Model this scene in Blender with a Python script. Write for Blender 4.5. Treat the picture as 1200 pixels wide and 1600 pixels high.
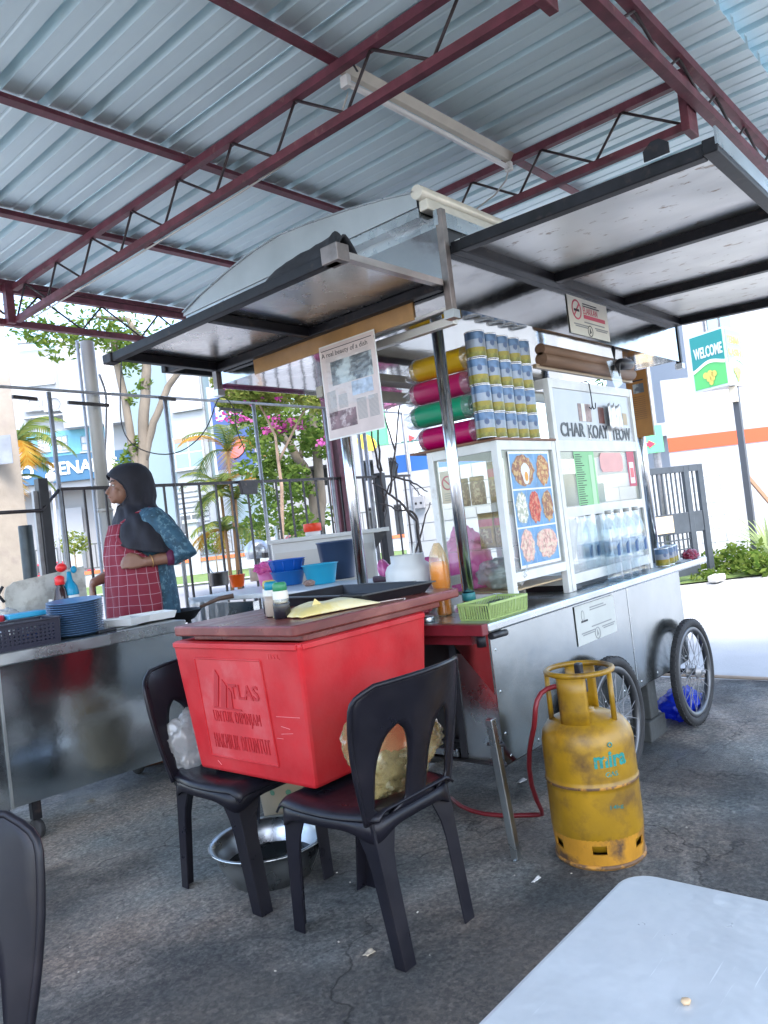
import bpy, bmesh, math, random
from mathutils import Vector, Matrix, noise
R_ = math.radians
random.seed(7)
for o in list(bpy.data.objects): bpy.data.objects.remove(o)
SC = bpy.context.scene
COL = SC.collection

# ------------------------------------------------------------------ camera, world, sun, exposure
RIGHT = Vector((0.65464, -0.74693, -0.11638))
DOWN = Vector((-0.06106, 0.10121, -0.99299))
FWD = Vector((0.75347, 0.65716, 0.02065))
EYE = Vector((0, 0, 1.2))
cd = bpy.data.cameras.new('camera'); cam = bpy.data.objects.new('camera', cd); COL.objects.link(cam)
cam.matrix_world = Matrix(((RIGHT.x, -DOWN.x, -FWD.x, EYE.x), (RIGHT.y, -DOWN.y, -FWD.y, EYE.y), (RIGHT.z, -DOWN.z, -FWD.z, EYE.z), (0, 0, 0, 1)))
cd.sensor_fit = 'VERTICAL'; cd.sensor_height = 36; cd.lens = 1197 / 1600 * 36
cd.clip_start = .02; cd.clip_end = 900
SC.camera = cam

SUN_EL, SUN_AZ = 58, (-0.45, -0.9)        # the sun stands behind the camera, high
w = bpy.data.worlds.new('World'); SC.world = w; w.use_nodes = True
nt = w.node_tree; bg = nt.nodes['Background']
sky = nt.nodes.new('ShaderNodeTexSky'); sky.sky_type = 'NISHITA'; sky.sun_disc = False
sky.sun_elevation = R_(SUN_EL); sky.sun_rotation = math.atan2(SUN_AZ[0], SUN_AZ[1]); sky.dust_density = 2.4; sky.ozone_density = 1.0; sky.air_density = 1.0
nt.links.new(sky.outputs[0], bg.inputs[0]); bg.inputs[1].default_value = 0.15
sl = bpy.data.lights.new('sun', 'SUN'); sl.energy = .7; sl.angle = R_(20); sl.color = (1, .96, .9)
so = bpy.data.objects.new('sun', sl); COL.objects.link(so)
az = Vector((SUN_AZ[0], SUN_AZ[1], 0)).normalized()
sd = Vector((az.x * math.cos(R_(SUN_EL)), az.y * math.cos(R_(SUN_EL)), math.sin(R_(SUN_EL))))
so.rotation_euler = sd.to_track_quat('Z', 'Y').to_euler(); so.location = (-3, -8, 14)
SC.view_settings.view_transform = 'Standard'; SC.view_settings.look = 'None'
SC.view_settings.exposure = 2.62; SC.view_settings.gamma = 1.0; SC.view_settings.use_curve_mapping = False
SC.cycles.use_denoising = True
SC.cycles.max_bounces = 9; SC.cycles.diffuse_bounces = 5; SC.cycles.glossy_bounces = 5
SC.cycles.transparent_max_bounces = 16; SC.cycles.transmission_bounces = 6
SC.cycles.caustics_reflective = False; SC.cycles.caustics_refractive = False
SC.cycles.sample_clamp_indirect = 6

# ------------------------------------------------------------------ helpers
def at(px, py, dep):
    "a point of the place: a direction measured in the photograph and the metres it lies ahead"
    return EYE + (RIGHT * (px - 600) + DOWN * (py - 800) + FWD * 1197) * (dep / 1197)
def atz(px, py, z):
    d = RIGHT * (px - 600) + DOWN * (py - 800) + FWD * 1197
    return EYE + d * ((z - EYE.z) / d.z)
V = Vector
class MB:
    def __init__(s): s.v = []; s.f = []; s.m = []; s.sm = []
    def add(s, vs, fs, m=0, smooth=False):
        b = len(s.v); s.v += [V(p) for p in vs]
        for f in fs: s.f.append([i + b for i in f]); s.m.append(m); s.sm.append(smooth)
        return s
    def box(s, x0, x1, y0, y1, z0, z1, m=0):
        vs = [(x, y, z) for z in (z0, z1) for y in (y0, y1) for x in (x0, x1)]
        return s.add(vs, [(0, 2, 3, 1), (4, 5, 7, 6), (0, 1, 5, 4), (2, 6, 7, 3), (0, 4, 6, 2), (1, 3, 7, 5)], m)
    def hexa(s, c, m=0):   # 8 corners: bottom 4 ccw, top 4 ccw
        return s.add(c, [(3, 2, 1, 0), (4, 5, 6, 7), (0, 1, 5, 4), (1, 2, 6, 5), (2, 3, 7, 6), (3, 0, 4, 7)], m)
    def bar(s, p, q, w, h, up=(0, 0, 1), m=0):
        p, q = V(p), V(q); d = (q - p).normalized(); u = V(up)
        sx = d.cross(u)
        if sx.length < 1e-4: sx = d.cross(V((0, 1, 0)))
        sx.normalize(); uz = sx.cross(d).normalized(); a, b = sx * w / 2, uz * h / 2
        return s.hexa([p - a - b, p + a - b, q + a - b, q - a - b, p - a + b, p + a + b, q + a + b, q - a + b], m)
    def tube(s, pts, r, n=8, m=0, cap=True, closed=False):
        pts = [V(p) for p in pts]; k = len(pts); rr = r if isinstance(r, (list, tuple)) else [r] * k
        t0 = (pts[1] - pts[0]).normalized(); nx = t0.orthogonal().normalized(); vs = []; prev = t0
        for i, p in enumerate(pts):
            if closed: t = (pts[(i + 1) % k] - pts[i - 1]).normalized()
            else: t = (pts[min(i + 1, k - 1)] - pts[max(i - 1, 0)]).normalized()
            nx = (prev.rotation_difference(t) @ nx); nx = (nx - t * nx.dot(t)).normalized(); prev = t; ny = t.cross(nx)
            for j in range(n):
                a = 2 * math.pi * j / n; vs.append(p + (nx * math.cos(a) + ny * math.sin(a)) * rr[i])
        fs = []
        for i in range(k if closed else k - 1):
            i2 = (i + 1) % k
            for j in range(n): fs.append((i * n + j, i * n + (j + 1) % n, i2 * n + (j + 1) % n, i2 * n + j))
        s.add(vs, fs, m, True)
        if cap and not closed:
            s.add(vs[:n], [tuple(range(n - 1, -1, -1))], m); s.add(vs[-n:], [tuple(range(n))], m)
        return s
    def lathe(s, prof, c=(0, 0, 0), n=24, m=0, ax=None, smooth=True, sx=1, sy=1, cuts=None):
        c = V(c); k = len(prof); M = Matrix.Identity(3) if ax is None else V((0, 0, 1)).rotation_difference(V(ax)).to_matrix()
        vs = [c + M @ V((r * math.cos(2 * math.pi * j / n) * sx, r * math.sin(2 * math.pi * j / n) * sy, z)) for r, z in prof for j in range(n)]
        b = len(s.v); s.v += vs
        for i in range(k - 1):
            for j in range(n):
                mm = m(i) if callable(m) else m
                s.f.append([b + i * n + j, b + i * n + (j + 1) % n, b + (i + 1) * n + (j + 1) % n, b + (i + 1) * n + j]); s.m.append(mm); s.sm.append(smooth)
        return s
    def disc(s, c, r, n=24, m=0, ax=(0, 0, 1), sx=1, sy=1):
        M = V((0, 0, 1)).rotation_difference(V(ax)).to_matrix()
        return s.add([V(c) + M @ V((r * sx * math.cos(2 * math.pi * j / n), r * sy * math.sin(2 * math.pi * j / n), 0)) for j in range(n)], [tuple(range(n))], m)
    def grid(s, fn, nu, nv, m=0, smooth=True, closeu=False):
        vs = [fn(i / (nu if closeu else nu - 1), j / (nv - 1)) for j in range(nv) for i in range(nu)]
        fs = [(j * nu + i, j * nu + (i + 1) % nu, (j + 1) * nu + (i + 1) % nu, (j + 1) * nu + i) for j in range(nv - 1) for i in range(nu if closeu else nu - 1)]
        return s.add(vs, fs, m, smooth)
    def prism(s, poly, o, ux, uy, t, m=0):   # polygon (2d, ccw) in plane o+ux*a+uy*b, thickness t along ux x uy
        o, ux, uy = V(o), V(ux).normalized(), V(uy).normalized(); nn = ux.cross(uy) * t; k = len(poly)
        p0 = [o + ux * a + uy * b for a, b in poly]
        vs = p0 + [p + nn for p in p0]
        return s.add(vs, [tuple(range(k - 1, -1, -1)), tuple(range(k, 2 * k))] + [(i, (i + 1) % k, k + (i + 1) % k, k + i) for i in range(k)], m)
    def sheet(s, o, ux, uy, w, h, t=.001, m=0):
        return s.prism([(0, 0), (w, 0), (w, h), (0, h)], o, ux, uy, t, m)
    def sphere(s, c, r, n=12, k=8, m=0, sx=1, sy=1, sz=1):
        return s.lathe([(max(1e-4, r * math.sin(math.pi * i / k)), -r * sz * math.cos(math.pi * i / k)) for i in range(k + 1)], c, n, m, sx=sx, sy=sy)
    def mesh(s, name):
        me = bpy.data.meshes.new(name); me.from_pydata([tuple(p) for p in s.v], [], s.f)
        for p, mi, sm in zip(me.polygons, s.m, s.sm): p.material_index = mi; p.use_smooth = sm
        me.validate(); me.update(); return me
    def build(s, name, mats, parent=None, bevel=0, solid=0, local=False, smooth=None, sub=0, fix=True):
        if parent is not None and not local:
            off = V((0, 0, 0)); p = parent
            while p is not None: off += p.location; p = p.parent
            s.v = [p - off for p in s.v]
        me = s.mesh(name)
        if fix:
            bm = bmesh.new(); bm.from_mesh(me); bmesh.ops.remove_doubles(bm, verts=bm.verts, dist=1e-5)
            bmesh.ops.recalc_face_normals(bm, faces=bm.faces); bm.to_mesh(me); bm.free()
        if smooth is not None:
            for p in me.polygons: p.use_smooth = smooth
        for m in (mats if isinstance(mats, (list, tuple)) else [mats]): me.materials.append(m)
        o = bpy.data.objects.new(name, me); COL.objects.link(o)
        if parent is not None: o.parent = parent
        if solid:
            q = o.modifiers.new('thickness', 'SOLIDIFY'); q.thickness = solid; q.offset = 0
        if bevel:
            q = o.modifiers.new('bevel', 'BEVEL'); q.width = bevel; q.segments = 2; q.limit_method = 'ANGLE'; q.angle_limit = R_(40)
        if sub:
            q = o.modifiers.new('sub', 'SUBSURF'); q.levels = sub; q.render_levels = sub
        return o
def tag(o, label=None, cat=None, group=None, kind=None):
    if label: o['label'] = label
    if cat: o['category'] = cat
    if group: o['group'] = group
    if kind: o['kind'] = kind
    return o
def thing(name, label, cat, loc=(0, 0, 0), rz=0, group=None, kind=None):
    o = bpy.data.objects.new(name, None); COL.objects.link(o); o.location = loc; o.rotation_euler = (0, 0, rz); o.empty_display_size = .1
    return tag(o, label, cat, group, kind)
def copy_tree(o, loc=None, rot=None, label=None, parent=None):
    c = o.copy(); COL.objects.link(c); c.parent = parent
    if loc is not None: c.location = loc
    if rot is not None: c.rotation_euler = rot
    if label: c['label'] = label
    for ch in o.children: copy_tree(ch, parent=c)
    return c
def text_mb(s, o, ux, uy, height=None, width=None, t=.0012, center=False, mb=None, m=0, spacing=1.0, bold=0):
    cu = bpy.data.curves.new('t', 'FONT'); cu.body = s; cu.size = 1; cu.extrude = .5; cu.space_character = spacing; cu.resolution_u = 3
    cu.offset = bold
    ob = bpy.data.objects.new('t', cu); me = bpy.data.meshes.new_from_object(ob)
    xs = [v.co.x for v in me.vertices]; ys = [v.co.y for v in me.vertices]
    x0, x1, y0, y1 = min(xs), max(xs), min(ys), max(ys)
    hy = (height / (y1 - y0)) if height else width / (x1 - x0)
    hx = (width / (x1 - x0)) if width else hy
    o, ux, uy = V(o), V(ux).normalized(), V(uy).normalized(); nz = ux.cross(uy)
    sh = (x1 - x0) * hx / 2 if center else 0
    mb = mb or MB()
    mb.add([o + ux * ((v.co.x - x0) * hx - sh) + uy * ((v.co.y - y0) * hy) + nz * ((v.co.z + .5) * t) for v in me.vertices], [tuple(p.vertices) for p in me.polygons], m)
    bpy.data.objects.remove(ob); bpy.data.curves.remove(cu); bpy.data.meshes.remove(me)
    return mb

# ------------------------------------------------------------------ materials
MATS = {}
def mat(name, col, rough=.6, metal=0, var=.0, vscale=6, bump=0, bscale=40, rvar=0, spec=None, col2=None, c2scale=3, c2lo=.5, c2hi=.6, trans=0, coat=0, stretch=None, alpha=None, detail=6, bdist=.01):
    if name in MATS: return MATS[name]
    m = bpy.data.materials.new(name); m.use_nodes = True; n = m.node_tree.nodes; L = m.node_tree.links; b = n['Principled BSDF']
    c = (*col, 1); b.inputs['Base Color'].default_value = c; b.inputs['Roughness'].default_value = rough; b.inputs['Metallic'].default_value = metal
    if spec is not None: b.inputs['Specular IOR Level'].default_value = spec
    if coat: b.inputs['Coat Weight'].default_value = coat; b.inputs['Coat Roughness'].default_value = .1
    if trans: b.inputs['Transmission Weight'].default_value = trans
    tc = n.new('ShaderNodeTexCoord'); src = tc.outputs['Object']
    if stretch:
        mp = n.new('ShaderNodeMapping'); mp.inputs['Scale'].default_value = stretch; L.new(src, mp.inputs[0]); src = mp.outputs[0]
    last = None
    def nz(scale, det=6, rough_=.55):
        t = n.new('ShaderNodeTexNoise'); t.inputs['Scale'].default_value = scale; t.inputs['Detail'].default_value = det; t.inputs['Roughness'].default_value = rough_; L.new(src, t.inputs[0]); return t.outputs[0]
    def ramp(sock, lo, hi, a=(0, 0, 0, 1), bb=(1, 1, 1, 1)):
        r = n.new('ShaderNodeValToRGB'); r.color_ramp.elements[0].position = lo; r.color_ramp.elements[1].position = hi
        r.color_ramp.elements[0].color = a; r.color_ramp.elements[1].color = bb; L.new(sock, r.inputs[0]); return r.outputs[0]
    def mix(f, a, bb, mode='MIX'):
        q = n.new('ShaderNodeMix'); q.data_type = 'RGBA'; q.blend_type = mode
        for sock, val in ((q.inputs[0], f), (q.inputs[6], a), (q.inputs[7], bb)):
            if isinstance(val, (int, float)): sock.default_value = val
            elif isinstance(val, tuple): sock.default_value = val
            else: L.new(val, sock)
        return q.outputs[2]
    if var:
        lo = tuple(max(0, x * (1 - var)) for x in col) + (1,); hi = tuple(min(1, x * (1 + var)) for x in col) + (1,)
        last = ramp(nz(vscale, detail), .32, .68, lo, hi)
    if col2:
        f = ramp(nz(c2scale, 8, .62), c2lo, c2hi)
        last = mix(f, last if last is not None else c, (*col2, 1))
    if last is not None: L.new(last, b.inputs['Base Color'])
    if rvar:
        r = ramp(nz(vscale * 1.7, 5), .3, .7, (max(0, rough - rvar),) * 3 + (1,), (min(1, rough + rvar),) * 3 + (1,)); L.new(r, b.inputs['Roughness'])
    if bump:
        bp = n.new('ShaderNodeBump'); bp.inputs['Strength'].default_value = bump; bp.inputs['Distance'].default_value = bdist
        L.new(nz(bscale, 5), bp.inputs['Height']); L.new(bp.outputs[0], b.inputs['Normal'])
    if alpha is not None: b.inputs['Alpha'].default_value = alpha
    MATS[name] = m; return m
def glass_mat(name, tint=(1, 1, 1), refl=.10, rough=.02, milk=0, milkcol=(.9, .9, .9)):
    m = bpy.data.materials.new(name); m.use_nodes = True; n = m.node_tree.nodes; L = m.node_tree.links; n.clear()
    out = n.new('ShaderNodeOutputMaterial'); tr = n.new('ShaderNodeBsdfTransparent'); tr.inputs[0].default_value = (*tint, 1)
    gl = n.new('ShaderNodeBsdfGlossy'); gl.inputs['Roughness'].default_value = rough
    fr = n.new('ShaderNodeLayerWeight'); fr.inputs[0].default_value = .5; pw = n.new('ShaderNodeMath'); pw.operation = 'POWER'; pw.inputs[1].default_value = 4.0; L.new(fr.outputs['Facing'], pw.inputs[0])
    mx = n.new('ShaderNodeMixShader'); ad = n.new('ShaderNodeMath'); ad.operation = 'ADD'; ad.inputs[1].default_value = refl; ad.use_clamp = True
    L.new(pw.outputs[0], ad.inputs[0]); L.new(ad.outputs[0], mx.inputs[0]); L.new(tr.outputs[0], mx.inputs[1]); L.new(gl.outputs[0], mx.inputs[2])
    res = mx.outputs[0]
    if milk:
        df = n.new('ShaderNodeBsdfDiffuse'); df.inputs[0].default_value = (*milkcol, 1); tl = n.new('ShaderNodeBsdfTranslucent'); tl.inputs[0].default_value = (*milkcol, 1)
        m1 = n.new('ShaderNodeMixShader'); m1.inputs[0].default_value = .5; L.new(df.outputs[0], m1.inputs[1]); L.new(tl.outputs[0], m1.inputs[2])
        m2 = n.new('ShaderNodeMixShader'); m2.inputs[0].default_value = milk; L.new(res, m2.inputs[1]); L.new(m1.outputs[0], m2.inputs[2]); res = m2.outputs[0]
    L.new(res, out.inputs[0]); MATS[name] = m; return m
def leaf_mat(name, c1, c2, tl=.5):
    m = bpy.data.materials.new(name); m.use_nodes = True; n = m.node_tree.nodes; L = m.node_tree.links; n.clear()
    out = n.new('ShaderNodeOutputMaterial'); df = n.new('ShaderNodeBsdfDiffuse'); t = n.new('ShaderNodeBsdfTranslucent'); mx = n.new('ShaderNodeMixShader'); mx.inputs[0].default_value = tl
    ge = n.new('ShaderNodeNewGeometry'); rp = n.new('ShaderNodeValToRGB'); rp.color_ramp.elements[0].color = (*c1, 1); rp.color_ramp.elements[1].color = (*c2, 1)
    L.new(ge.outputs['Random Per Island'], rp.inputs[0]); L.new(rp.outputs[0], df.inputs[0]); L.new(rp.outputs[0], t.inputs[0])
    L.new(df.outputs[0], mx.inputs[1]); L.new(t.outputs[0], mx.inputs[2]); L.new(mx.outputs[0], out.inputs[0]); MATS[name] = m; return m

STEEL = mat('stainless_steel', (.62, .64, .65), .17, 1, var=.10, vscale=3, bump=.10, bscale=2.2, rvar=.06, bdist=.05)
STEEL_SM = mat('stainless_smudged', (.38, .415, .42), .20, 1, var=.05, vscale=5, bump=.05, bscale=3, rvar=.06, bdist=.05, col2=(.31, .34, .34), c2scale=2.0, c2lo=.4, c2hi=.8)
STEEL_BR = mat('steel_brushed', (.50, .53, .54), .30, 1, var=.14, vscale=4, bump=.1, bscale=3, rvar=.08, bdist=.04)
STEEL_SHEET = mat('steel_flap_sheet', (.60, .59, .57), .40, 1, var=.12, vscale=2.5, bump=.12, bscale=5, rvar=.1, bdist=.03, col2=(.30, .24, .19), c2scale=24, c2lo=.60, c2hi=.66, stretch=(1, .45, 1))
STEEL_T = mat('steel_tube', (.62, .64, .66), .16, 1, var=.05)
DARK_TUBE = mat('dark_tube', (.010, .010, .013), .45, 0, var=.4, vscale=18, spec=.25, col2=(.035, .025, .022), c2scale=30, c2lo=.56, c2hi=.7)
TUBE_BROWN = mat('tube_brown', (.20, .17, .155), .4, .75, var=.3, vscale=14)
MAROON = mat('maroon_paint', (.13, .030, .045), .55, 0, var=.3, vscale=14, col2=(.21, .10, .09), c2scale=22, c2lo=.60, c2hi=.72)
RODBLK = mat('truss_rod', (.03, .018, .02), .5)
ROOFM = mat('roof_metal', (.68, .84, .88), .45, .05, var=.07, vscale=2.2, bump=.04, bscale=6, col2=(.58, .72, .76), c2scale=1.2, c2lo=.52, c2hi=.8, stretch=(1, .3, 1))
WHITE = mat('white_paint', (.78, .78, .76), .5, 0, var=.05, vscale=5)
WHITE_OLD = mat('white_frame', (.70, .70, .67), .45, 0, var=.10, vscale=9, col2=(.45, .42, .37), c2scale=9, c2lo=.64, c2hi=.8)
BLACK = mat('black_paint', (.02, .02, .024), .45, 0, var=.2, vscale=12)
RUBBER = mat('rubber', (.022, .022, .024), .75, 0, var=.25, vscale=20, bump=.2, bscale=90)
CHAIRM = mat('chair_plastic', (.008, .0075, .012), .36, 0, var=.2, vscale=10, rvar=.10, col2=(.018, .015, .019), c2scale=7, c2lo=.5, c2hi=.85, spec=.3)
REDPL = mat('red_plastic', (.50, .014, .020), .46, 0, var=.16, vscale=5, bump=.06, bscale=90, rvar=.08, col2=(.52, .055, .055), c2scale=6, c2lo=.4, c2hi=.8, spec=.35)
REDLID = mat('maroon_lid', (.15, .026, .022), .34, 0, var=.3, vscale=9, rvar=.12, col2=(.25, .075, .055), c2scale=12, c2lo=.5, c2hi=.7, stretch=(.35, 1, 1))
REDWOOD = mat('dark_red_board', (.16, .012, .02), .4, 0, var=.25, vscale=9)
GASY = mat('gas_yellow', (.35, .19, .008), .38, 0, var=.28, vscale=5, bump=.05, bscale=60, rvar=.08, col2=(.10, .05, .018), c2scale=9, c2lo=.48, c2hi=.72)
TEAL = mat('teal_print', (.02, .23, .20), .5, 0, var=.2, vscale=40, col2=(.45, .22, .02), c2scale=26, c2lo=.60, c2hi=.62)
BLKPL = mat('black_plastic', (.018, .018, .022), .38, 0, var=.2, vscale=16)
GLASS = glass_mat('pane_glass', (.93, .96, .95), .07)
PETM = glass_mat('clear_plastic', (.84, .90, .935), .13, .05)
FILM = glass_mat('cling_film', (.97, .975, .975), .07, .22)
WRAP = glass_mat('bag_wrap', (.95, .96, .97), .16, .12, .22, (.85, .86, .88))
PAPERN = mat('newsprint', (.60, .50, .47), .6, 0, var=.08, vscale=10)
CONC = mat('concrete', (.42, .41, .39), .85, 0, var=.12, vscale=3, bump=.3, bscale=30)
def plain(name, c, r=.45, **k): return mat(name, c, r, 0, **k)
# ------------------------------------------------------------------ ground
def asphalt():
    m = bpy.data.materials.new('asphalt'); m.use_nodes = True; n = m.node_tree.nodes; L = m.node_tree.links; b = n['Principled BSDF']
    tc = n.new('ShaderNodeTexCoord'); src = tc.outputs['Object']
    def nz(s, d=6, r=.6, w=0):
        t = n.new('ShaderNodeTexNoise'); t.inputs['Scale'].default_value = s; t.inputs['Detail'].default_value = d; t.inputs['Roughness'].default_value = r; t.inputs['Distortion'].default_value = w; L.new(src, t.inputs[0]); return t.outputs[0]
    def ramp(s, lo, hi, a, c):
        r = n.new('ShaderNodeValToRGB'); r.color_ramp.elements[0].position = lo; r.color_ramp.elements[1].position = hi; r.color_ramp.elements[0].color = (*a, 1); r.color_ramp.elements[1].color = (*c, 1); L.new(s, r.inputs[0]); return r.outputs[0]
    def mix(f, a, c, mode='MIX', fac=1):
        q = n.new('ShaderNodeMix'); q.data_type = 'RGBA'; q.blend_type = mode
        if f is None: q.inputs[0].default_value = fac
        else: L.new(f, q.inputs[0])
        L.new(a, q.inputs[6]); L.new(c, q.inputs[7]); return q.outputs[2]
    base = ramp(nz(48, 8, .8), .36, .64, (.085, .086, .087), (.285, .275, .26))
    warm = ramp(nz(1.3, 5), .38, .66, (.72, .86, .92), (1.35, 1.12, .96))
    base = mix(None, base, warm, 'MULTIPLY')
    vo = n.new('ShaderNodeTexVoronoi'); vo.inputs['Scale'].default_value = 95; L.new(src, vo.inputs[0])
    sv = n.new('ShaderNodeSeparateColor'); L.new(vo.outputs['Color'], sv.inputs[0]); base = mix(None, base, ramp(sv.outputs[0], .1, .95, (.74, .74, .75), (1.38, 1.35, 1.3)), 'MULTIPLY')
    patch = ramp(nz(.9, 7, .6, .8), .44, .60, (.42, .43, .44), (1.45, 1.41, 1.36))
    base = mix(None, base, patch, 'MULTIPLY')
    vor = n.new('ShaderNodeTexVoronoi'); vor.feature = 'DISTANCE_TO_EDGE'; vor.inputs['Scale'].default_value = .85
    dn = n.new('ShaderNodeTexNoise'); dn.inputs['Scale'].default_value = 3.5; dn.inputs['Detail'].default_value = 8; L.new(src, dn.inputs[0])
    mp = n.new('ShaderNodeVectorMath'); mp.operation = 'SCALE'; mp.inputs[3].default_value = .55; L.new(dn.outputs[1], mp.inputs[0])
    ad = n.new('ShaderNodeVectorMath'); ad.operation = 'ADD'; L.new(src, ad.inputs[0]); L.new(mp.outputs[0], ad.inputs[1]); L.new(ad.outputs[0], vor.inputs[0])
    crack = ramp(vor.outputs['Distance'], .0, .006, (.25, .25, .25), (1, 1, 1))
    base = mix(None, base, crack, 'MULTIPLY')
    spk = ramp(nz(190, 2, .5), .70, .76, (0, 0, 0), (.14, .14, .13)); base = mix(None, base, spk, 'ADD')
    L.new(base, b.inputs['Base Color'])
    L.new(ramp(nz(2.2, 6), .38, .62, (.34, .34, .34), (.82, .82, .82)), b.inputs['Roughness'])
    h1 = nz(38, 8, .8); bp = n.new('ShaderNodeBump'); bp.inputs['Strength'].default_value = 1.0; bp.inputs['Distance'].default_value = .022; L.new(h1, bp.inputs['Height'])
    b2 = n.new('ShaderNodeBump'); b2.inputs['Strength'].default_value = .5; b2.inputs['Distance'].default_value = .05; L.new(nz(5, 4), b2.inputs['Height']); L.new(bp.outputs[0], b2.inputs['Normal'])
    b3 = n.new('ShaderNodeBump'); b3.inputs['Strength'].default_value = .6; b3.inputs['Distance'].default_value = .008; L.new(crack, b3.inputs['Height']); L.new(b2.outputs[0], b3.inputs['Normal'])
    L.new(b3.outputs[0], b.inputs['Normal']); return m
ASPH = asphalt()
CONC_OUT = mat('pale_concrete_ground', (.42, .42, .415), .85, 0, var=.10, vscale=1.1, bump=.35, bscale=60, col2=(.29, .29, .285), c2scale=.7, c2lo=.5, c2hi=.7)
LAWN = mat('lawn', (.10, .155, .035), .9, 0, var=.35, vscale=3, bump=.6, bscale=30)
g = MB().add([(-400, -400, -.02), (400, -400, -.02), (400, 400, -.02), (-400, 400, -.02)], [(0, 1, 2, 3)]).build('ground', CONC_OUT); tag(g, 'pale concrete ground around the eating shed', kind='structure')
g = MB().grid(lambda u, v: V((-7 + 12 * u + (.03 * math.sin(v * 31) + .02 * math.sin(v * 83) if u > .99 else 0), -11 + 16.05 * v, 0)), 40, 60).build('floor', ASPH); tag(g, 'rough dark asphalt floor under the shed roof', kind='structure')

# ------------------------------------------------------------------ shed roof
shed = thing('roof_shelter', 'open shed with blue grey corrugated roof on maroon steel trusses', 'shelter', (2.2, 4.92, 0))
def sheet_profile(w):
    pts = [(0, 0)]; x = 0; pitch = w / 4
    for k in range(4):
        x0 = k * pitch
        pts += [(x0 + .006, .050), (x0 + .040, .050), (x0 + .047, 0), (x0 + .112, 0), (x0 + .118, .0035), (x0 + .126, .0035), (x0 + .132, 0), (x0 + pitch, 0)]
    return pts
SW = .76
def roof_sheet(x0, y0, y1, z, nm='roof_sheet', me=None):
    if me is None:
        pr = sheet_profile(SW); mb = MB(); k = len(pr)
        vs = [(a, yy, b) for yy in (0, y1 - y0) for a, b in pr] + [(a, yy, b + .0025) for yy in (0, y1 - y0) for a, b in pr]
        fs = [(i, i + 1, k + i + 1, k + i) for i in range(k - 1)] + [(2 * k + i, 3 * k + i, 3 * k + i + 1, 2 * k + i + 1) for i in range(k - 1)]
        fs += [(i, 2 * k + i, 2 * k + i + 1, i + 1) for i in range(k - 1)] + [(k + i, k + i + 1, 3 * k + i + 1, 3 * k + i) for i in range(k - 1)]
        mb.add(vs, fs); o = mb.build(nm, ROOFM, shed, local=True, fix=False)
    else:
        o = bpy.data.objects.new(nm, me); COL.objects.link(o); o.parent = shed
    o.location = V((x0, y0, z)) - shed.location
    return o
ZR = 3.085; XR0 = -.94
first = roof_sheet(XR0, .80, 5.02, ZR)
for i in range(1, 9): roof_sheet(XR0 + i * SW, .80, 5.02, ZR + random.uniform(-.001, .001) + .0028 * (i % 2), me=first.data)
sec = roof_sheet(XR0, -2.6, .96, ZR + .07)
for i in range(1, 9): roof_sheet(XR0 + i * SW, -2.6, .96, ZR + .07 + .0028 * (i % 2), me=sec.data)
def angle_bar(name, p, q, s, parent, flip=1, m=MAROON):
    mb = MB(); p, q = V(p), V(q); d = (q - p).normalized(); sx = d.cross(V((0, 0, 1))).normalized() * flip
    mb.bar(p - V((0, 0, s / 2 - .0025)), q - V((0, 0, s / 2 - .0025)), s, .005); mb.bar(p + sx * (s / 2 - .0025) + V((0, 0, .0025)), q + sx * (s / 2 - .0025) + V((0, 0, .0025)), .005, s - .005)
    return mb.build(name, m, parent)
# purlins along the cart's length, sheets rest on them
for y in (1.94, 2.92, 3.92, 4.92): angle_bar('purlin', (XR0, y, 3.058), (5.9, y, 3.058), .048, shed, -1)
for y in (-2.4, -1.2, .1): angle_bar('purlin', (XR0, y, 3.128), (5.9, y, 3.128), .048, shed, -1)
def truss(p, q, zl, zu, n, label, cw=.036, phase=0):
    p, q = V(p), V(q); d = q - p
    t = MB().bar((p.x, p.y, zl), (q.x, q.y, zl), cw, cw).build('truss', MAROON, shed); t['label'] = label
    MB().bar((p.x, p.y, zu), (q.x, q.y, zu), cw, cw).build('top_chord', MAROON, t)
    for i in range(n):
        a, b = p + d * (i / n), p + d * ((i + .36) / n); c = p + d * ((i + 1) / n)
        lo, hi = zl + cw / 2 - .004, zu - cw / 2 + .004
        MB().tube([(a.x, a.y, lo), (b.x, b.y, hi)], .0065, 6).build('web_rod', RODBLK, t)
        MB().tube([(b.x, b.y, hi), (c.x, c.y, lo)], .0065, 6).build('web_rod', RODBLK, t)
    return t
truss((2.24, 4.86), (2.24, 1.06), 2.80, 3.005, 9, 'maroon truss passing over the cart end')
truss((3.52, 4.86), (3.52, 1.06), 2.80, 3.005, 9, 'maroon truss over the middle of the cart')
truss((XR0, .99), (5.9, .99), 2.88, 3.02, 15, 'girder truss running along the cart front', .042)
truss((XR0, 4.92), (5.9, 4.92), 2.79, 3.008, 15, 'eave truss above the fence', .04)
MB().box(3.46, 3.58, 1.02, 1.055, 2.76, 3.03).build('joint_plate', MAROON, shed, bevel=.003)
MB().box(2.19, 2.29, 1.02, 1.055, 2.76, 3.03).build('joint_plate', MAROON, shed, bevel=.003)
MB().bar((2.205, 4.88, 2.775), (2.205, 4.88, 3.03), .05, .05, (0, 1, 0)).build('joint_plate', MAROON, shed)
pb = atz(531, 838, 0)
for (x, y) in ((5.2, 4.92), (-.8, 4.92), (-.8, -2.4), (5.2, -2.4)): MB().box(x - .05, x + .05, y - .05, y + .05, 0, 2.765).build('roof_post', MAROON, shed, bevel=.004)
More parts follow.
